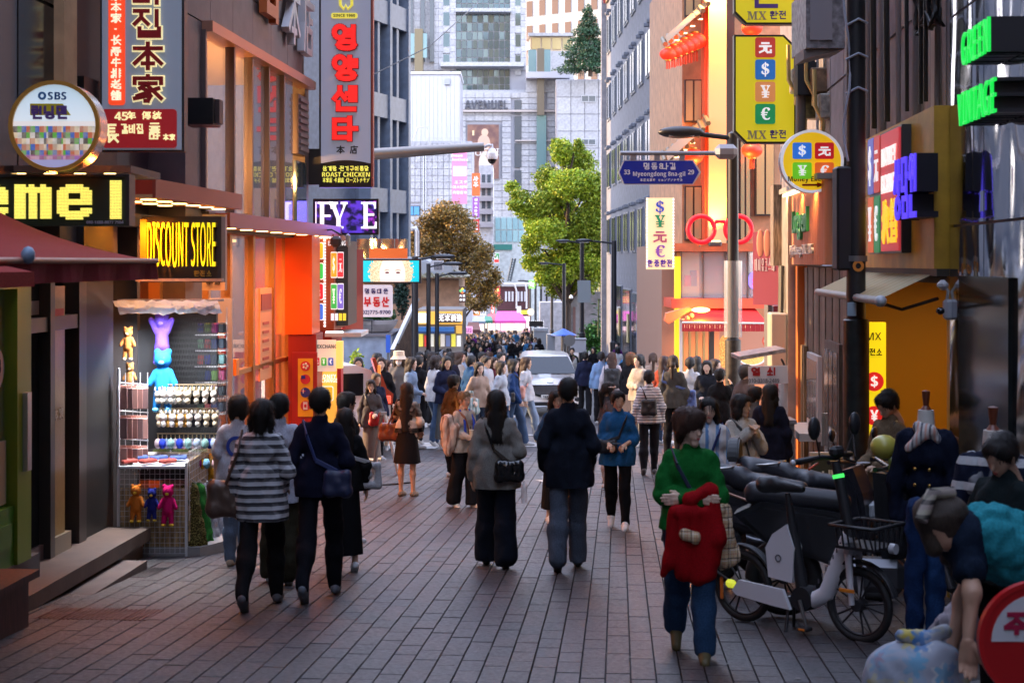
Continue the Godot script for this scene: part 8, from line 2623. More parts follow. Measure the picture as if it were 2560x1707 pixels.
# ---------- trees
func tree(called: String,label: String,pos: Vector3,h: float,clumps: Array,n: int,s: float,cols: Array,bark: Array,tilt := 0.0) -> void:
	var o := thing(called,label,"tree",pos)
	var g := G.new()
	g.tube([V(0,-.3,0),V(.05,h * .25,0),V(-.05,h * .5,.1),V(.1,h * .78,0),V(.05,h * .95,0)],[.24,.2,.15,.08,.02],10)
	for c in clumps:
		var e: Vector3 = c[0]
		g.tube([V(0,clampf(e.y - absf(e.x) * .8 - .6,h * .15,h * .8),0),e * .6 + V(0,e.y * .4 - .3,0),e],[.09,.05,.015],6)
	part("trunk",g,mat(bark[0],bark[1],bark[2],.9,0,"wall"),o)
	g = G.new()
	var tot := 0.0
	for c in clumps: tot += c[1].x * c[1].y
	for c in clumps:
		var m := int(n * c[1].x * c[1].y / tot)
		var shade := rng.randf_range(.75,1.2)
		for i in m:
			var e := V(rng.randfn(),rng.randfn(),rng.randfn()).normalized() * pow(rng.randf(),.4)
			e *= 1.0 + .5 * noise.get_noise_3d(e.x * 22.0 + c[0].x * 40.0,e.y * 22.0,e.z * 22.0)
			if noise.get_noise_3d((c[0].x + e.x) * 35.0,(c[0].y + e.y) * 35.0,e.z * 30.0) < -.22: continue
			var q: Vector3 = c[0] + e * c[1]
			var a := V(rng.randfn(),rng.randfn() * .7 - .3,rng.randfn()).normalized() * s * rng.randf_range(.7,1.3)
			var bb := a.cross(V(rng.randfn(),rng.randfn(),rng.randfn())).normalized() * s * .6
			var k: Array = cols[rng.randi() % cols.size()]
			var v := rng.randf_range(.75,1.25) * shade
			g.col = Color(k[0] * v,k[1] * v,k[2] * v)
			g.quad(q - a,q - bb,q + a,q + bb)
	part("crown",g,leaf_mat(),o)
func clump(px: float,py: float,d: float,o: Vector3,w: float,h: float,z := 0.0) -> Array:
	return [spot(px,py,d) - o + V(0,0,z),V(w / F * d,h / F * d,w / F * d * .8)]
func build_trees() -> void:
	var d := 88.0
	var p := foot(567,d)
	var cl := []
	for q in [[562,152,12,14],[580,160,16,14],[548,178,14,14],[570,185,24,16],[595,190,20,20],[540,205,16,14],[565,215,26,16],[592,222,22,18],[545,232,22,14],[572,245,24,14],[598,248,14,16],[530,245,10,10],[552,260,18,12],[520,196,10,7],[512,186,8,6],[526,212,12,8],[535,222,12,8],[562,275,14,10],[543,278,9,8],[556,143,5,8],[578,148,6,9],[600,205,14,16],[585,268,12,10],[530,262,9,9],[515,205,9,6],[556,198,20,14],[582,234,22,16],[560,288,15,10],[584,284,15,11],[574,262,22,13],[546,268,14,10],[600,270,10,14]]: cl.append(clump(q[0],q[1],d,p,q[2],q[3],rng.randf_range(-1.5,1.5)))
	tree("ginkgo_tree","tall yellow green ginkgo standing between the store and grey block",p,12.5,cl,95000,.085,[[.3,.4,.02],[.23,.34,.02],[.37,.42,.025],[.16,.26,.015]],[.07,.05,.04])
	d = 84.0
	p = foot(447,d)
	cl = []
	for q in [[447,212,18,12],[430,225,16,14],[462,224,16,14],[445,240,26,14],[470,245,16,16],[425,250,14,14],[455,262,26,14],[480,265,14,14],[432,272,14,12],[465,283,20,12],[485,290,12,12],[460,300,18,9],[478,305,10,8],[440,222,10,12],[413,242,9,13],[494,278,9,11],[491,300,11,8],[419,287,9,9],[409,262,7,10],[486,252,9,10]]: cl.append(clump(q[0],q[1],d,p,q[2],q[3],rng.randf_range(-1.2,1.2)))
	tree("autumn_tree","brown olive autumn tree with golden patch behind the peach house",p,8.6,cl,44000,.07,[[.28,.19,.06],[.21,.18,.05],[.34,.22,.06],[.17,.13,.06],[.5,.3,.05]],[.05,.04,.035])
	d = 186.0
	p = spot(590,74,d)
	cl = []
	for i in 9:
		var y := 66 - i * 7.2
		var w := lerpf(26,3,i / 8.0)
		for k in 3: cl.append(clump(588 + (k - 1) * w * .62,y + absf(k - 1) * 3.0,d,p,w * rng.randf_range(.35,.7) + 2,rng.randf_range(3.6,6.0),rng.randf_range(-1,1)))
	tree("roof_pine","dark green pine growing on the roof terrace",p,8.6,cl,15000,.14,[[.02,.075,.035],[.035,.1,.045],[.03,.06,.035]],[.06,.04,.03])
	for q in [[357,32.5,1.25,"bright yellow green potted conifer beside the white car tail",[[.3,.42,.02],[.22,.36,.02]]],[345,33,.8,"dark green potted shrub beside the yellow conifer",[[.03,.1,.02],[.05,.14,.03]]],[351,33.2,.9,"small olive potted shrub between two conifers",[[.12,.18,.02],[.08,.14,.02]]]]:
		var o := thing("potted_conifer",q[3],"plant",foot(q[0],q[1]))
		part("pot",G.new().lathe(V(0,0,0),[[.14,0],[.2,.35],[.18,.35]],14),mat(.2,.12,.09,.7),o)
		part("stem",G.new().tube([V(0,.3,0),V(0,.4 + q[2] * .7,0)],.025,6),mat(.06,.04,.03,.8),o)
		bush(o,"crown",V(0,.45 + q[2] * .55,0),V(.22,q[2] * .62,.22),1600,.045,q[4])

# ---------- people
func pp(label: String,px: float,py: float,d: float,o: Dictionary,group := "") -> Node3D:   # stands on the street,head top as high as seen
	var pos := foot(px,d)
	o.h = clampf(EYE - (py - 262.0) / F * d - pos.y,1.42,1.9) * .985
	return person(label,pos,o,group)
const PALE := [.62,.42,.32]
const TAN := [.52,.32,.21]
func build_people() -> void:
	var black := [.012,.012,.014]
	var white := [.6,.6,.62]
	var jeans := [.05,.09,.16]
	var p: Node3D
	# left-hand group walking away
	p = pp("person in white tee with blue ring print and pale jeans, seen from behind",238,394,13.5,{"yaw": PI,"hair": "curly","hc": [.03,.018,.01],"tt": "short","top": [.55,.54,.6],"bottom": [.16,.22,.32],"shoe": [.35,.28,.2],"walk": .45,"al": "bag","wide": .02,"hem": .84})
	part("shirt_print",ring_of(.105,.07,.012,28,V(0,1.25,.128)),mat(.02,.05,.3,.6),p).rotation.y = PI
	bag("black jacket bundle hanging from the white tee wearer's arm",p,"soft",-1,"hand",mat(.012,.01,.012,.7,0,"cloth"),V(.3,.34,.16),V(-.26,.92,.02))
	p = pp("person in banded grey and white cardigan and black trousers walking away",261,395,11.4,{"yaw": PI,"hair": "bob","top": stripes([Color(.42,.43,.46),Color(.45,.46,.5),Color(.03,.03,.035),Color(.06,.06,.07)],15.0),"bottom": [.01,.01,.012],"shoe": [.06,.06,.07],"walk": -1.0,"al": "bag","hem": .74,"wide": .012})
	bag("dark brown leather bag on the banded cardigan wearer's shoulder",p,"soft",1,"shoulder",mat(.07,.045,.035,.4),V(.3,.3,.14),V(.3,.92,.0))
	p = pp("person in loose white shirt and olive trousers walking behind the banded cardigan",279,390,12.6,{"yaw": PI,"hair": "short","top": [.5,.52,.62],"bottom": [.05,.045,.028],"shoe": [.6,.6,.6],"walk": .35,"hem": .76,"wide": .02,"bt": "loose"})
	p = pp("person in navy sweater and black trousers with blue sling strap, walking away",320,384,11.8,{"yaw": PI,"hair": "crop","skin": TAN,"top": [.008,.01,.028],"bottom": [.008,.009,.014],"shoe": [.09,.1,.12],"walk": -1.0,"al": "bag","ar": "bag","wide": .012})
	bag("navy sling pouch with tan tabs on the navy sweater wearer's back",p,"soft",-1,"cross",mat(.012,.02,.06,.5),V(.2,.22,.09),V(-.17,.98,-.14),mat(.015,.03,.12,.5))
	p = pp("person with long black hair in black long skirt beside the navy sweater",345,405,13.3,{"yaw": PI + .2,"hair": "long","top": [.01,.01,.012],"bottom": [.008,.008,.01],"bt": "long_skirt","shoe": [.55,.55,.56],"walk": .3})
	bag("white cotton tote hanging beside the black long skirt",p,"soft",1,"shoulder",mat(.55,.55,.57,.7,0,"cloth"),V(.28,.36,.08),V(-.27,1.02,0))
	p = pp("person in black tee with dark glasses behind the long black hair",346,389,15.2,{"yaw": 2.2,"hair": "short","tt": "short","top": black,"bottom": black,"skin": TAN,"face": true,"wide": .02})
	part("glasses",b(V(0,1.605,.09),V(.15,.018,.02)),mat(.01,.01,.01,.2),p)
	# centre
	p = pp("person with very long brown hair, short black skirt and raised phone, seen from behind",407,380,20,{"yaw": PI - .25,"hair": "verylong","hc": [.035,.016,.01],"top": stripes([Color(.015,.012,.012),Color(.015,.012,.012),Color(.5,.45,.38)],1.9),"bottom": [.02,.016,.016],"bt": "skirt","shoe": [.2,.15,.1],"ar": "phone","al": "bag","hem": .98})
	bag("reddish brown leather bag on the long brown hair's shoulder",p,"soft",1,"shoulder",mat(.14,.035,.015,.35),V(.3,.26,.13),V(.31,.98,.02))
	held("yellow_phone","yellow cased phone held up by the person with very long hair","phone",p,cb(V(.1,1.53,.3),V(.075,.15,.012),.004),mat(.7,.45,.02,.4))
	p = pp("person with cropped blonde hair in open cream shirt holding a cup",464,389,18.7,{"yaw": .75,"hair": "crop","hc": [.5,.32,.15],"skin": [.6,.37,.26],"top": [.55,.48,.4],"bottom": [.014,.014,.017],"bt": "wide","shoe": [.55,.5,.42],"walk": .4,"al": "hold","ar": "down","hem": .84,"wide": .015})
	part("blue_strap",G.new().tube([V(-.09,1.02,.145),V(-.1,1.3,.13),V(-.1,1.46,.0)],.022,6),mat(.01,.05,.4,.6),p)
	part("blue_strap",G.new().tube([V(.09,1.02,.145),V(.1,1.3,.13),V(.1,1.46,.0)],.022,6),mat(.01,.05,.4,.6),p)
	part("dark_camisole",G.new().ball(V(0,1.16,.075),V(.07,.2,.06),12),mat(.03,.025,.025,.8),p)
	bag("small grey crossbody bag on the cropped blonde's front",p,"soft",1,"cross",mat(.3,.26,.24,.45),V(.2,.17,.07),V(.06,.93,.19),mat(.25,.1,.05,.5))
	held("paper_cup","cream paper cup in the cropped blonde's hand","cup",p,G.new().lathe(V(-.1,1.08,.3),[[.03,0],[.042,.11],[.045,.11],[.0,.115]],12),mat(.6,.55,.42,.5))
	var dr := held("draped_jacket","striped beige jacket draped over the cropped blonde's arm","jacket",p,joined([[blob([[V(-.28,1.3,-.08),V(-.3,.95,-.05),.1,.09],[V(-.22,1.2,.05),V(-.34,.85,0),.07,.05]],.02,.06,.03),Transform3D()]]),stripes([Color(.5,.38,.3),Color(.5,.38,.3),Color(.2,.12,.09)],9.0,true))
	p = pp("person in grey blazer with long dark hair and wide navy trousers, seen from behind",496,386.6,13.6,{"yaw": PI,"hair": "long","hc": [.012,.008,.007],"top": [.27,.255,.23],"bottom": [.008,.011,.02],"bt": "wide","shoe": [.01,.01,.01],"walk": .5,"al": "bag","hem": .78,"wide": .03})
	bag("glossy black crossbody bag on the grey blazer's back",p,"soft",-1,"cross",mat(.01,.01,.011,.12),V(.27,.19,.1),V(-.14,.97,-.19))
	held("water_bottle","clear water bottle hanging from the grey blazer wearer's hand","bottle",p,G.new().lathe(V(-.3,.62,.06),[[.03,0],[.033,.02],[.033,.16],[.014,.2],[.014,.22],[0,.225]],12),glass(.9,.95,1,.3))
	p = pp("person in dark navy overshirt and faded grey jeans, broad back to us",568,374.5,13.4,{"yaw": PI,"hair": "crop","hc": black,"skin": TAN,"top": [.012,.016,.028],"bottom": [.09,.11,.15],"bt": "loose","shoe": [.008,.008,.01],"walk": -.65,"al": "pocket","ar": "pocket","hem": .76,"wide": .022})
	p = pp("person with black hair mostly hidden behind the navy overshirt",556,388,17,{"yaw": .3,"hair": "bob","top": [.04,.1,.2],"bottom": [.01,.01,.01],"bt": "long_skirt","al": "bag","shoe": white})
	p = pp("person in bright blue shirt with rolled sleeves holding a phone, facing us",618,388,16.6,{"yaw": -.12,"hair": "short","hc": [.01,.008,.008],"skin": TAN,"tt": "rolled","top": [.02,.12,.3],"bottom": [.009,.009,.011],"shoe": [.62,.62,.62],"walk": .6,"al": "hold","ar": "hold","hem": .8,"wide": .028,"look": .35,"lip": .3})
	bag("black sling pouch on the blue shirt wearer's front",p,"soft",-1,"cross",mat(.01,.01,.012,.5),V(.24,.15,.08),V(-.14,1.05,.17))
	held("dark_phone","dark phone held by the blue shirt wearer","phone",p,cb(V(0,1.1,.33),V(.13,.012,.07),.003),mat(.02,.02,.025,.2))
	p = pp("person in thin striped long sleeve top with black sling bag, seen from behind",649,368,23.6,{"yaw": PI,"hair": "short","top": stripes([Color(.55,.55,.56),Color(.55,.55,.56),Color(.05,.06,.1)],22.0),"bottom": [.012,.013,.018],"shoe": [.08,.08,.09],"walk": -.4,"wide": .015})
	bag("black sling bag across the thin striped top",p,"soft",-1,"cross",mat(.012,.012,.014,.5),V(.22,.28,.11),V(.02,1.14,-.2))
	p = pp("person wearing a white sun visor and grey top near the white car",608,380,21,{"yaw": 1.9,"hair": "ponytail","top": [.1,.1,.11],"bottom": [.4,.4,.4],"face": true})
	part("visor",G.new().ball(V(0,1.66,.03),V(.115,.02,.12),14),mat(.65,.65,.66,.6),p).rotation.y = .0
	green_walker()
	p = pp("person in blue and white striped shirt over white tee, facing us",709,394,13.5,{"yaw": -.15,"hair": "bob","skin": PALE,"top": stripes([Color(.6,.6,.6),Color(.6,.58,.54),Color(.12,.25,.45)],9.0,true),"bottom": black,"shoe": white,"wide": .03,"lip": .5})
	part("white_tee_front",G.new().ball(V(0,1.27,.09),V(.07,.17,.05),12),mat(.62,.62,.62,.8),p)
	bag("soft blue shoulder bag of the striped shirt wearer",p,"soft",-1,"cross",mat(.07,.09,.25,.7,0,"cloth"),V(.26,.34,.12),V(-.1,.92,.2))
	p = pp("person in cream jacket and grey top with clasped hands",741,391,14.6,{"yaw": .5,"hair": "bob","skin": TAN,"top": [.58,.54,.47],"bottom": [.06,.055,.06],"al": "chin","ar": "chin","shoe": white,"wide": .025,"look": .4})
	part("grey_top_front",G.new().ball(V(0,1.15,.085),V(.075,.22,.06),12),mat(.2,.19,.22,.8),p)
	bag("dark chequered small bag at the cream jacket wearer's waist",p,"soft",1,"cross",mat(.03,.035,.035,.5),V(.2,.15,.08),V(.0,.93,.2))
	p = pp("person with long black hair in navy coat and pale wide trousers by the key cabinet",770,381,17,{"yaw": PI - .4,"hair": "long","top": [.012,.014,.03],"bottom": [.5,.47,.42],"bt": "wide","shoe": white,"hem": .74,"wide": .025})
	p = pp("person in grey green jacket standing behind the cream jacket",755,384,18.5,{"yaw": 2.4,"hair": "short","top": [.2,.19,.17],"bottom": black,"wide": .02})
	bag("dark red rucksack between the grey green jacket and navy coat",p,"soft",1,"shoulder",mat(.12,.01,.015,.6),V(.26,.36,.16),V(-.22,1.1,-.05))
	p = pp("person in black jacket with raised hand beside the lamp post",720,366.6,24,{"yaw": 2.6,"hair": "crop","top": black,"bottom": black,"skin": TAN,"al": "phone","wide": .025})
	p = pp("person in grey cardigan and taupe dress with bright red bag",371,377.7,25,{"yaw": .1,"hair": "long","hc": [.03,.014,.01],"skin": PALE,"top": [.13,.125,.13],"bottom": [.22,.18,.16],"bt": "long_skirt","shoe": white,"ar": "hold","hem": .8,"walk": .3})
	bag("bright red soft crossbody bag on grey cardigan wearer",p,"soft",1,"cross",mat(.4,.008,.012,.5),V(.28,.25,.13),V(.13,.98,.18),black_mat())
	p = pp("person in rust brown jacket behind the cropped blonde",453.5,372.6,23,{"yaw": 2.3,"hair": "short","skin": TAN,"top": [.13,.055,.015],"bottom": black,"wide": .02})
	crossing_crowd()
	right_end()
	far_crowd()
	street_bits()
func black_mat() -> Material: return mat(.012,.012,.013,.5)
func green_walker() -> void:
	var p := pp("person in bright green sweater and blue jeans hugging a red coat",690,406,9.74,{"yaw": -.1,"hair": "curly","hc": [.11,.045,.025],"skin": [.64,.44,.33],"top": [.01,.16,.028],"bottom": [.03,.075,.16],"bt": "loose","shoe": [.09,.07,.025],"walk": .8,"al": "cross","ar": "cross","look": .75,"cell": .0135,"hem": .9,"wide": .022,"lip": .45})
	bag("dark navy sling strap and pouch of the green sweater wearer",p,"soft",1,"cross",mat(.012,.02,.05,.5),V(.2,.2,.09),V(.2,.95,-.1))
	var q := [[V(.0,1.13,.24),V(.14,1.2,.2),.04,.05],[V(.15,1.18,.2),V(.2,.86,.21),.05,.06],[V(-.12,1.04,.24),V(-.15,.7,.22),.035,.05],[V(-.06,1.03,.255),V(-.05,.63,.22),.04,.06],[V(.03,1.03,.25),V(.05,.6,.22),.04,.06],[V(.11,1.0,.24),V(.12,.62,.2),.04,.06],[V(-.15,.72,.22),V(-.21,.6,.2),.045,.02],[V(-.1,1.05,.25),V(.1,1.05,.25),.035,.035],[V(.19,.9,.2),V(.17,.7,.2),.05,.03]]
	var c := held("red_coat","bright red coat with check lining draped over crossed arms","coat",p,joined([[blob(q,.012,.035,.034,1.0,4.5),Transform3D()]]),mat(.4,.005,.01,.8,0,"cloth"))
	var check := StandardMaterial3D.new()
	var im := Image.create(64,64,false,Image.FORMAT_RGB8)
	for y in 64:
		for x in 64:
			var k := Color(.5,.36,.2)
			if x % 32 < 3 or y % 32 < 3: k = Color(.03,.025,.03)
			elif (x % 32 > 6 and x % 32 < 9) or (y % 32 > 6 and y % 32 < 9): k = Color(.65,.6,.52)
			elif x % 32 == 20 or y % 32 == 20: k = Color(.35,.03,.02)
			im.set_pixel(x,y,k.linear_to_srgb())
	check.albedo_texture = ImageTexture.create_from_image(im)
	check.uv1_triplanar = true
	check.uv1_scale = Vector3.ONE * 7.0
	check.roughness = .8
	part("check_cuff",joined([[blob([[V(-.05,.9,.3),V(.03,.88,.305),.036,.042]],.012,.02,.01),Transform3D()]]),check,c)
	part("check_lining",joined([[blob([[V(.25,1.06,.1),V(.3,.72,.06),.04,.07],[V(.22,.9,.12),V(.25,.68,.1),.04,.05]],.014,.05,.03),Transform3D()]]),check,c)
func crossing_crowd() -> void:
	var bk := [.012,.012,.015]
	var wh := [.58,.58,.6]
	var nv := [.015,.02,.05]
	var je := [.06,.1,.18]
	# label,px,py,distance,yaw,hair,hair colour,top,bottom,trouser kind,arms,walk
	var L := [
		["person with long hair in black cardigan beside the white car tail",358,355,30,.2,"long",bk,bk,bk,"pants","hold",0.0],
		["person with long blonde brown hair looking down behind the grey cardigan",376,371,26.5,.6,"long",[.2,.12,.06],nv,bk,"pants","hold",0.0],
		["person with black scarf and pale pink bag",381,355,29,.1,"long",[.05,.02,.012],bk,[.2,.17,.15],"long_skirt","hold",0.0],
		["person with dark hair in navy by the yellow conifer",377,351,33.5,2.4,"short",bk,nv,bk,"pants","down",0.0],
		["person in lavender top behind the black scarf",387,358,31.5,1.2,"long",[.06,.02,.012],[.35,.3,.5],je,"loose","down",.3],
		["person in cream bucket hat and white face mask",399,349,31,0.0,"long",[.1,.06,.03],[.2,.19,.18],bk,"pants","down",0.0],
		["person in light blue shirt and brown vest in profile",411,355,29.5,1.3,"long",[.03,.015,.01],[.25,.35,.5],[.14,.06,.03],"long_skirt","hold",.3],
		["person in black bomber jacket behind the brown vest",418.5,353.5,31,2.6,"short",bk,bk,bk,"pants","bag",.3],
		["person in black tee with white strap by the ramp",420,344.5,38,.3,"short",bk,bk,bk,"pants","down",.3],
		["person in dark coat under the second street lamp",428,339,44,PI,"short",bk,bk,bk,"pants","down",.3],
		["person in white sweater and jeans with pink pouch",435,353.5,30.5,2.2,"bob",[.04,.018,.012],wh,je,"pants","down",.4],
		["person in navy jacket behind the white sweater",432,345,38,1.8,"long",[.03,.015,.01],nv,bk,"pants","down",.3],
		["person in floral navy blouse and grey pleated skirt",446.5,354,29.5,.4,"bob",bk,[.02,.025,.06],[.17,.18,.17],"long_skirt","hold",0.0],
		["person in dark jacket behind the floral blouse",450,345,36,2.8,"long",bk,[.02,.02,.035],bk,"pants","down",.4],
		["person with chestnut hair in cream behind the dark jacket",459,348,37,2.0,"long",[.09,.035,.015],[.4,.34,.3],je,"pants","down",.3],
		["person in denim blue shirt with rolled sleeves",470.7,353.5,31.5,2.2,"short",bk,[.03,.1,.24],bk,"pants","hold",.3],
		["person in beige tee carrying a striped bag",479,360,29,.5,"long",bk,[.45,.33,.26],je,"pants","bag",.4],
		["person in white shirt between beige tee and pale jacket",486,354,32.5,.9,"short",bk,[.5,.52,.56],nv,"pants","down",.4],
		["person in maroon scarf and dark jacket",493,355,33,.8,"bob",[.04,.015,.012],[.09,.015,.025],bk,"pants","down",.4],
		["person with dark bob in pale blue white jacket",501,359,29.5,1.2,"bob",[.025,.014,.01],[.5,.54,.6],je,"pants","bag",.5],
		["person in face mask and pale tee behind the pale jacket",501,349,35,.6,"short",bk,wh,bk,"pants","down",.3],
		["person in blue sweater and jeans striding with a dark pouch",513,357,30.5,1.4,"bob",bk,[.025,.06,.17],je,"loose","front",.9],
		["person with long brown hair in white blouse and pink bag before the car",526,355,31.5,1.3,"long",[.06,.02,.012],wh,[.25,.32,.42],"loose","down",.9],
		["tall person with black hair in beige shirt",482,345,35.5,.5,"short",bk,[.5,.38,.3],bk,"pants","down",.3],
		["person with chestnut hair behind the tall beige shirt",489,346,39,2.4,"long",[.1,.035,.018],[.3,.25,.3],bk,"pants","down",.3],
		["person in sky blue tee further down the crossing",463,350,41,.2,"short",bk,[.35,.45,.6],bk,"pants","down",.3],
		["person in navy sweater walking off beyond the car mirror",585,343.5,42,PI,"short",bk,nv,bk,"pants","down",.4],
		["person in light blue shirt with black strap beyond the car",601,343.5,39,PI,"short",bk,[.2,.33,.55],bk,"pants","down",.4],
		["person with red brown hair, white tee and black rucksack",612,345,35,PI,"long",[.09,.03,.018],[.55,.5,.54],bk,"pants","down",.3],
		["person with dark hair beside the black rucksack",627,345.6,42,2.6,"long",bk,bk,bk,"pants","down",.3],
		["person with sunlit auburn hair in black printed jersey",630.5,350,34,2.4,"bob",[.25,.09,.02],bk,[.35,.22,.15],"skirt","bag",.3],
		["person in cream knit with folded arms",639,352,30.5,-.9,"ponytail",bk,[.55,.47,.38],[.3,.3,.3],"pants","cross",0.0],
		["person in beige hoodie with tied hair",653,351,35,PI,"ponytail",[.12,.05,.025],[.5,.36,.28],bk,"pants","down",0.0],
		["person with long reddish hair in rust top",664,354,31,2.5,"long",[.06,.015,.012],[.35,.07,.04],je,"pants","down",0.0],
		["person with ponytail in olive grey jacket and blue patterned tote",673,353,27,PI - .2,"ponytail",[.05,.02,.012],[.09,.085,.075],bk,"pants","down",.2],
		["person in white long sleeve with thin black strap",690,355,29,PI - .3,"short",bk,wh,bk,"pants","bag",.2],
		["person with long dark hair before the noodle shop",697,354,30.5,PI,"long",bk,bk,bk,"pants","down",0.0],
		["person in dark top facing us before the noodle shop",707,358,28,-.2,"bob",[.03,.015,.012],[.02,.022,.03],bk,"pants","hold",0.0],
		["person with brown hair in white beside the black raised hand",715,357,29.5,.9,"long",[.07,.03,.018],wh,je,"pants","down",0.0],
		["person in grey flat cap under the tin shelter",745,362,22.5,2.2,"short",[.1,.1,.1],[.14,.11,.1],bk,"pants","down",0.0],
	]
	for q in L:
		var p := pp(q[0],q[1],q[2],q[3],{"yaw": q[4],"hair": q[5],"hc": q[6],"top": q[7],"bottom": q[8],"bt": q[9],"al": q[10],"walk": q[11],"cell": .023 if q[3] < 33 else .03,"skin": PALE if int(q[1]) % 2 else TAN,"shoe": [.35,.35,.36],"wide": .02,"face": absf(wrapf(q[4],-PI,PI)) < 1.5})
		if q[0].contains("bucket hat"):
			part("bucket_hat",G.new().lathe(V(0,1.63,0),[[.18,-.02],[.12,.04],[.11,.13],[.0,.14]],16),mat(.6,.47,.34,.8),p)
			part("face_mask",G.new().ball(V(0,1.55,.075),V(.062,.055,.05),10),mat(.7,.7,.7,.8),p)
		if q[0].ends_with("black rucksack") and q[0].contains("white tee"): bag("black rucksack on the white tee wearer's back",p,"soft",1,"shoulder",mat(.012,.012,.014,.6),V(.28,.42,.18),V(0,1.2,-.2))
		if q[0].contains("patterned tote"): bag("blue white patterned tote on the olive jacket's shoulder",p,"soft",1,"shoulder",mat(.12,.2,.5,.7,0,"dirty"),V(.26,.4,.1),V(-.27,1.0,0))
		if q[0].contains("pink bag before"): bag("dusty pink shoulder bag of the white blouse wearer",p,"soft",1,"shoulder",mat(.4,.17,.13,.5),V(.2,.28,.1),V(-.26,1.05,0))
		if q[0].contains("pale pink bag"): bag("pale pink handbag of the black scarf wearer",p,"soft",1,"hand",mat(.55,.3,.36,.5),V(.22,.16,.09),V(-.1,1.0,.25))
		if q[0].contains("striped bag"): bag("pale striped shopping bag of the beige tee wearer",p,"soft",1,"hand",stripes([Color(.5,.55,.55),Color(.2,.3,.3)],14.0,true),V(.3,.34,.14),V(-.24,.9,.1))
		if q[0].contains("dark pouch"): bag("dark pouch at the blue sweater wearer's hip",p,"soft",1,"cross",black_mat(),V(.2,.2,.08),V(-.2,1.0,.05))
func right_end() -> void:
	var p := pp("person in tan suit looking down by the yellow upright sign",889,387,12.7,{"yaw": -1.1,"hair": "short","skin": TAN,"top": [.2,.14,.085],"bottom": [.2,.14,.09],"bt": "loose","al": "hold","ar": "hold","nod": .5,"wide": .025,"hem": .8,"face": true})
	held("tan_phone","pale phone in the tan suit wearer's hands","phone",p,cb(V(0,1.1,.33),V(.07,.012,.14),.003),mat(.5,.5,.52,.2))
	mannequin("tailor's dummy in navy double-breasted coat with gold buttons and check scarf",spot(926,395,10.6),[.008,.012,.03],null)
	mannequin("tailor's dummy in navy and white hooped top",spot(993,412,8.7),[.01,.012,.03],stripes([Color(.01,.013,.03),Color(.01,.013,.03),Color(.6,.6,.6)],7.0))
	# bending person in turquoise
	var o := thing("person","person in turquoise tee with navy sleeves bending over the flowered bundle","person",foot(1035,7.0))
	var e := o.position
	var s := func(x: float,y: float,d: float) -> Vector3: return spot(x,y,d) - e
	var sh: Vector3 = s.call(968,538,6.9)
	var hip: Vector3 = s.call(1050,560,7.1)
	var q := [[s.call(938,520,6.85),s.call(944,535,6.85),.085,.07],[s.call(948,530,6.87),sh,.055,.07],[sh,hip,.11,.14],[sh,s.call(972,592,6.7),.048,.038],[s.call(972,592,6.7),s.call(968,640,6.65),.037,.026],[s.call(985,530,7.1),s.call(962,600,7.3),.045,.04],[s.call(962,600,7.3),s.call(950,655,7.25),.038,.028]]
	var legs := [[hip,V(.12,.5,-.05),.12,.09],[V(.12,.5,-.05),V(.1,.08,-.1),.08,.05],[hip + V(.1,0,-.1),V(.28,.5,-.2),.12,.09],[V(.28,.5,-.2),V(.26,.08,-.25),.08,.05]]
	var body := [[blob(q + legs,.016,.04),Transform3D()]]
	body.append([hand_shape(false,.0055),Transform3D(Basis(Vector3.UP,1.2),s.call(968,640,6.65))])
	body.append([hand_shape(true,.0055),Transform3D(Basis(Vector3.UP,-1.2),s.call(950,655,7.25))])
	part("body",joined(body),mat(.46,.27,.18,.55),o)
	part("turquoise_tee",joined([[blob([[s.call(990,535,6.9),hip,.135,.17],[s.call(985,540,6.9),s.call(1010,550,6.9),.135,.15]],.016,.05,.03),Transform3D()]]),cloth(.03,.3,.36),o)
	part("navy_sleeve",joined([[blob([[s.call(966,536,6.88),s.call(980,540,6.95),.118,.125],[sh,s.call(971,568,6.78),.085,.07],[s.call(985,530,7.1),s.call(972,565,7.2),.08,.07]],.016,.05,.02),Transform3D()]]),cloth(.012,.022,.045),o)
	part("trousers",joined([[blob([[hip,V(.12,.5,-.05),.15,.11],[V(.12,.5,-.05),V(.1,.1,-.1),.1,.08],[hip + V(.1,0,-.1),V(.28,.5,-.2),.15,.11],[V(.28,.5,-.2),V(.26,.1,-.25),.1,.08]],.02,.05,.02),Transform3D()]]),cloth(.01,.011,.014),o)
	for k in [V(.1,.05,.0),V(.26,.05,-.15)]: part("shoe",G.new().ball(k,V(.05,.045,.12),10),mat(.05,.05,.05,.6),o)
	part("hair",joined([[blob([[s.call(935,513,6.87),s.call(947,513,6.87),.094,.092],[s.call(944,520,6.82),s.call(948,530,6.82),.058,.045],[s.call(928,520,6.85),s.call(934,548,6.83),.04,.03],[s.call(946,535,6.93),s.call(948,560,6.93),.045,.03]],.012,.04,.016,6.0,6.0),Transform3D()]]),mat(.09,.06,.04,.6,0,"hair"),o)
	part("hair_band",G.new().tube([s.call(921,520,6.76),s.call(932,493,6.8),s.call(952,492,6.85)],.03,8),stripes([Color(.35,.32,.25),Color(.03,.03,.03),Color(.3,.25,.22)],16.0),o)
	p = pp("person with short dark hair in black tee leaning beside the hooped dummy",1003,429,7.9,{"yaw": -1.0,"hair": "short","hc": [.016,.01,.008],"top": [.014,.022,.024],"bottom": [.01,.01,.012],"tt": "short","nod": .45,"wide": .03,"al": "hold","ar": "hold","face": true})
	# flowered bundle
	o = thing("flowered_bundle","big soft bundle wrapped in blue, yellow and pink flowered cloth","bundle",foot(918,7.2))
	var m := StandardMaterial3D.new()
	var im := Image.create(128,128,false,Image.FORMAT_RGB8)
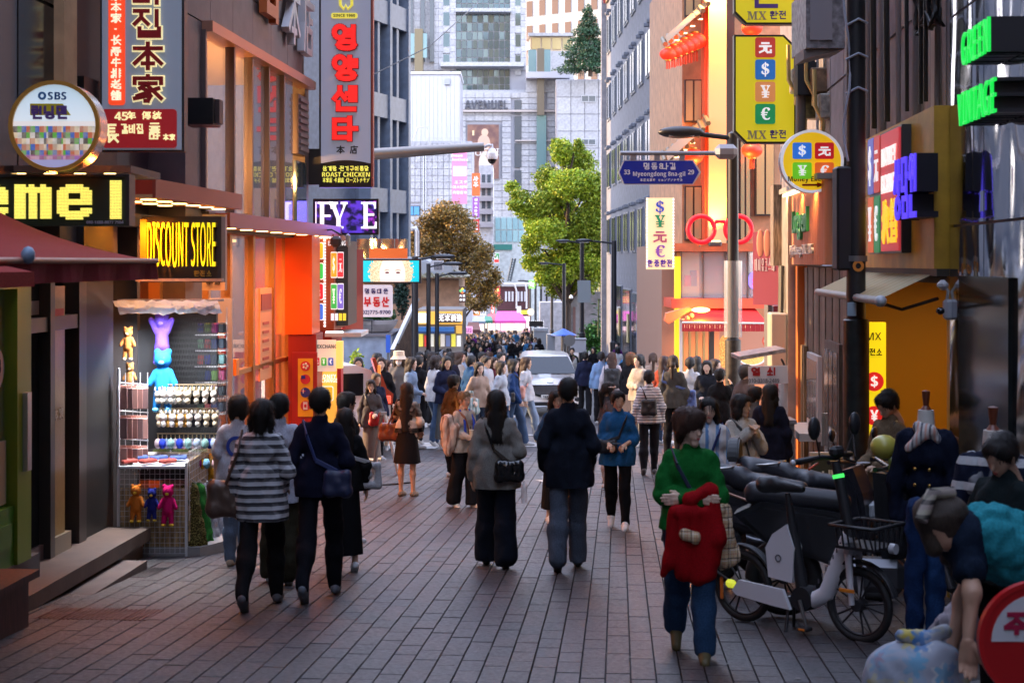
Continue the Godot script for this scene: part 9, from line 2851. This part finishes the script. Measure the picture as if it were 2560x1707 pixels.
	var cols := [Color(.06,.18,.4),Color(.5,.4,.08),Color(.4,.12,.1),Color(.45,.45,.46),Color(.1,.3,.45),Color(.55,.45,.15)]
	for y in 128:
		for x in 128: im.set_pixel(x,y,Color(.3,.32,.38).linear_to_srgb())
	for i in 60:
		var c := Vector2(rng.randf() * 128,rng.randf() * 128)
		var r := rng.randf_range(4,10)
		for y in range(-11,12):
			for x in range(-11,12):
				var a := Vector2(x,y).angle()
				if Vector2(x,y).length() < r * (.75 + .3 * cos(a * 5.0)): im.set_pixel(posmod(int(c.x) + x,128),posmod(int(c.y) + y,128),cols[i % 6].linear_to_srgb())
	m.albedo_texture = ImageTexture.create_from_image(im)
	m.uv1_triplanar = true
	m.uv1_scale = Vector3.ONE * 1.5
	m.roughness = .8
	part("cloth",joined([[blob([[V(-.1,.18,0),V(.1,.2,0),.2,.2],[V(-.05,.38,0),V(.06,.42,0),.17,.16],[V(-.2,.14,.05),V(.2,.12,.05),.13,.15]],.016,.08,.05,3.0,3.0),Transform3D()]]),m,o)
	part("knot",joined([[blob([[V(.02,.56,0),V(.12,.62,.02),.05,.03],[V(.02,.56,0),V(-.08,.6,.02),.05,.03]],.012,.03,.01),Transform3D()]]),m,o)
	o = thing("striped_cloth_bag","grey and white striped cloth bag before the bending person's knees","bag",foot(945,7.4))
	part("cloth",joined([[blob([[V(.02,.5,0),V(.1,.72,.02),.09,.05],[V(-.02,.3,0),V(.04,.55,0),.12,.1]],.016,.06,.03),Transform3D()]]),stripes([Color(.4,.36,.38),Color(.12,.11,.13),Color(.3,.27,.3)],8.0,true),o)
	part("handle",G.new().tube([V(.06,.72,.02),V(.12,.82,.02),V(.16,.74,.02)],.012,6),mat(.2,.18,.2,.7),o)
	o = thing("hanging_jeans","dark blue jeans hanging beneath the navy dummy coat","clothes",foot(925,9.6))
	part("leg",joined([[blob([[V(-.06,.95,0),V(-.07,.1,0),.05,.05]],.02,.05,.03),Transform3D()]]),cloth(.012,.035,.11),o)
	part("leg",joined([[blob([[V(.07,.95,0),V(.06,.12,0),.05,.05]],.02,.05,.03),Transform3D()]]),cloth(.02,.06,.17),o)
	# round no-parking board
	o = thing("no_parking_board","round red no-parking board with white panel and Korean letter","sign",foot(1036,6.5))
	part("disc",G.new().disc(V(0,.71,0),.25,.03,48),mat(.42,.01,.012,.35),o)
	part("rim",ring_of(.255,.235,.036,48,V(0,.71,0)),mat(.48,.012,.014,.35),o)
	var seg := PackedVector2Array()
	for i in 19: seg.append(Vector2(cos(PI * i / 18.0) * .2,.71 + sin(PI * i / 18.0) * .2))
	part("white_panel",G.new().ext(seg,.031,.034),mat(.6,.6,.62,.4),o)
	var g := G.new()
	write(g,"주차",-.15,.735,.11,.1,.02,.035,.003,.15)
	part("lettering",g,mat(.35,.01,.05,.5),o)
	part("post",G.new().tube([V(0,0,-.02),V(0,.7,-.02)],.025,8),mat(.3,.02,.02,.5),o)
	part("foot",G.new().lathe(V(0,0,0),[[.22,0],[.2,.05],[.05,.07]],16),mat(.03,.03,.03,.7),o)
func mannequin(label: String,top: Vector3,c: Array,m) -> void:
	var g := gy(-top.z)
	var o := thing("tailors_dummy",label,"mannequin",Vector3(top.x,g,top.z),-.5)
	var h := top.y - g
	o.scale = V(.82,1,.85)
	var mm: Material = m if m else cloth(c[0],c[1],c[2])
	var k := h - 1.6
	part("wooden_finial",G.new().lathe(V(0,h - .1,0),[[.05,0],[.022,.03],[.03,.08],[.035,.13],[.0,.14]],14),mat(.14,.035,.015,.35),o)
	part("neck_cap",G.new().lathe(V(0,h - .2,0),[[.075,0],[.065,.1],[.0,.105]],16),mat(.55,.52,.47,.7),o)
	var q := [[V(-.1,h - .42,0),V(.1,h - .42,0),.11,.11],[V(-.14,h - .3,0),V(.14,h - .3,0),.06,.06],[V(0,h - .28,0),V(0,h - .22,0),.08,.065],[V(-.06,h - .62,0),V(.06,h - .62,0),.1,.1],[V(-.09,h - .85,0),V(.09,h - .85,0),.13,.13]]
	for s in [-1,1]: q.append([V(s * .19,h - .32,0),V(s * .25,h - .6,.02),.06,.055]); q.append([V(s * .25,h - .6,.02),V(s * .25,h - .86,.05),.055,.045])
	part("coat",joined([[blob(q,.016,.06,.02),Transform3D()]]),mm,o)
	if m == null:
		for r in 4:
			for s in [-1,1]: part("gold_button",G.new().ball(V(s * .06,h - .5 - r * .11,.135),V(.014,.014,.008),8),mat(.6,.35,.1,.25,.8),o)
		part("check_scarf",joined([[blob([[V(-.06,h - .22,.05),V(.07,h - .24,.08),.04,.04],[V(.0,h - .26,.09),V(-.12,h - .36,.11),.045,.03],[V(.06,h - .24,.06),V(.12,h - .3,.06),.04,.03]],.013,.03,.01),Transform3D()]]),stripes([Color(.5,.48,.46),Color(.55,.3,.24),Color(.5,.48,.46),Color(.1,.1,.12)],14.0,true),o)
	part("stand",G.new().tube([V(0,0,0),V(0,h - .8,0)],.02,8),mat(.45,.42,.4,.3,.7),o)
	part("stand_foot",G.new().lathe(V(0,0,0),[[.2,0],[.18,.02],[.03,.04]],16),mat(.2,.2,.2,.4,.5),o)
func far_crowd() -> void:
	var tops := [["black",[.012,.012,.014]],["white",[.55,.55,.57]],["navy",[.015,.02,.05]],["grey",[.16,.16,.17]],["pale blue",[.3,.38,.5]],["beige",[.42,.33,.26]],["purple",[.12,.02,.16]],["dark green",[.02,.05,.035]],["blue",[.05,.2,.42]],["pink",[.45,.2,.24]]]
	var hairs := ["short","long","bob","short","ponytail"]
	for i in 130:
		var u := rng.randf()
		var d := 42.0 + 62.0 * pow(u,.8)
		var cx := lerpf(478.0,508.0,(d - 42.0) / 62.0)
		var half := lerpf(62.0,34.0,(d - 42.0) / 62.0)
		var px := cx + rng.randf_range(-half,half)
		if i % 7 == 0 and d < 62.0: px = rng.randf_range(572.0,640.0)
		if d < 52.0 and px > 520 and px < 575: px -= 60
		var t: Array = tops[mini(rng.randi() % 13,12) % 10] if rng.randf() < .7 else tops[0]
		var hr: String = hairs[rng.randi() % 5]
		var away := rng.randf() < .5
		var pos := foot(px,d)
		var k := i % 6
		var bi := rng.randi() % 3
		var hi := rng.randi() % 3
		person("person, %s top, %s %s, %s %s hair, going %s the far lane" % [t[0],["black","denim blue","taupe"][bi],"skirt" if k == 3 else "trousers",{"short": "short","long": "long","bob": "bobbed","ponytail": "tied"}[hr],["black","dark brown","brown"][hi],"up" if not away else "down"],pos,{"h": rng.randf_range(1.56,1.8),"yaw": (PI if away else 0.0) + rng.randf_range(-.5,.5),"hair": hr,"hc": [[.012,.01,.009],[.03,.016,.01],[.05,.022,.014]][hi],"top": t[1],"bottom": [[.012,.012,.015],[.06,.1,.18],[.2,.18,.16]][bi],"walk": [.5,-.5,.2,-.2,.4,.0][k],"bt": ["pants","loose","pants","skirt","pants","loose"][k],"al": ["down","hold","down","bag","front","down"][k],"cell": .034,"wide": .02,"skin": PALE if i % 2 else TAN,"face": false},"distant street crowd")
func street_bits() -> void:
	var o := thing("a_frame_sign","narrow weathered wooden and white A-frame stand before the booth","sign",foot(383,23.5),.5)
	part("leg_board",G.new().tube([V(-.22,0,.1),V(-.02,.95,0)],.03,5),mat(.25,.2,.18,.6,0,"wood"),o)
	part("leg_board",G.new().tube([V(.22,0,.1),V(.02,.95,0)],.03,5),mat(.6,.58,.56,.5),o)
	part("hinge",b(V(0,.95,0),V(.1,.05,.06)),mat(.3,.3,.3,.4),o)
	o = thing("ground_cable","thin black cable lying on the paving beside the A-frame","cable",foot(370,21.5))
	part("cable",G.new().tube([V(-.9,.02,0),V(-.3,.02,.1),V(.2,.02,-.05),V(.6,.02,-.3)],.014,6),mat(.01,.01,.01,.6),o)
	# the overhead line across the far sky
	o = thing("overhead_wire","thin black overhead wire slanting up across the glass tower","cable",spot(400,60,60))
	part("wire",G.new().tube([at(o,372,75,50),at(o,430,46,60),at(o,472,8,75),at(o,500,-20,85)],.02,5),mat(.02,.02,.025,.6),o)
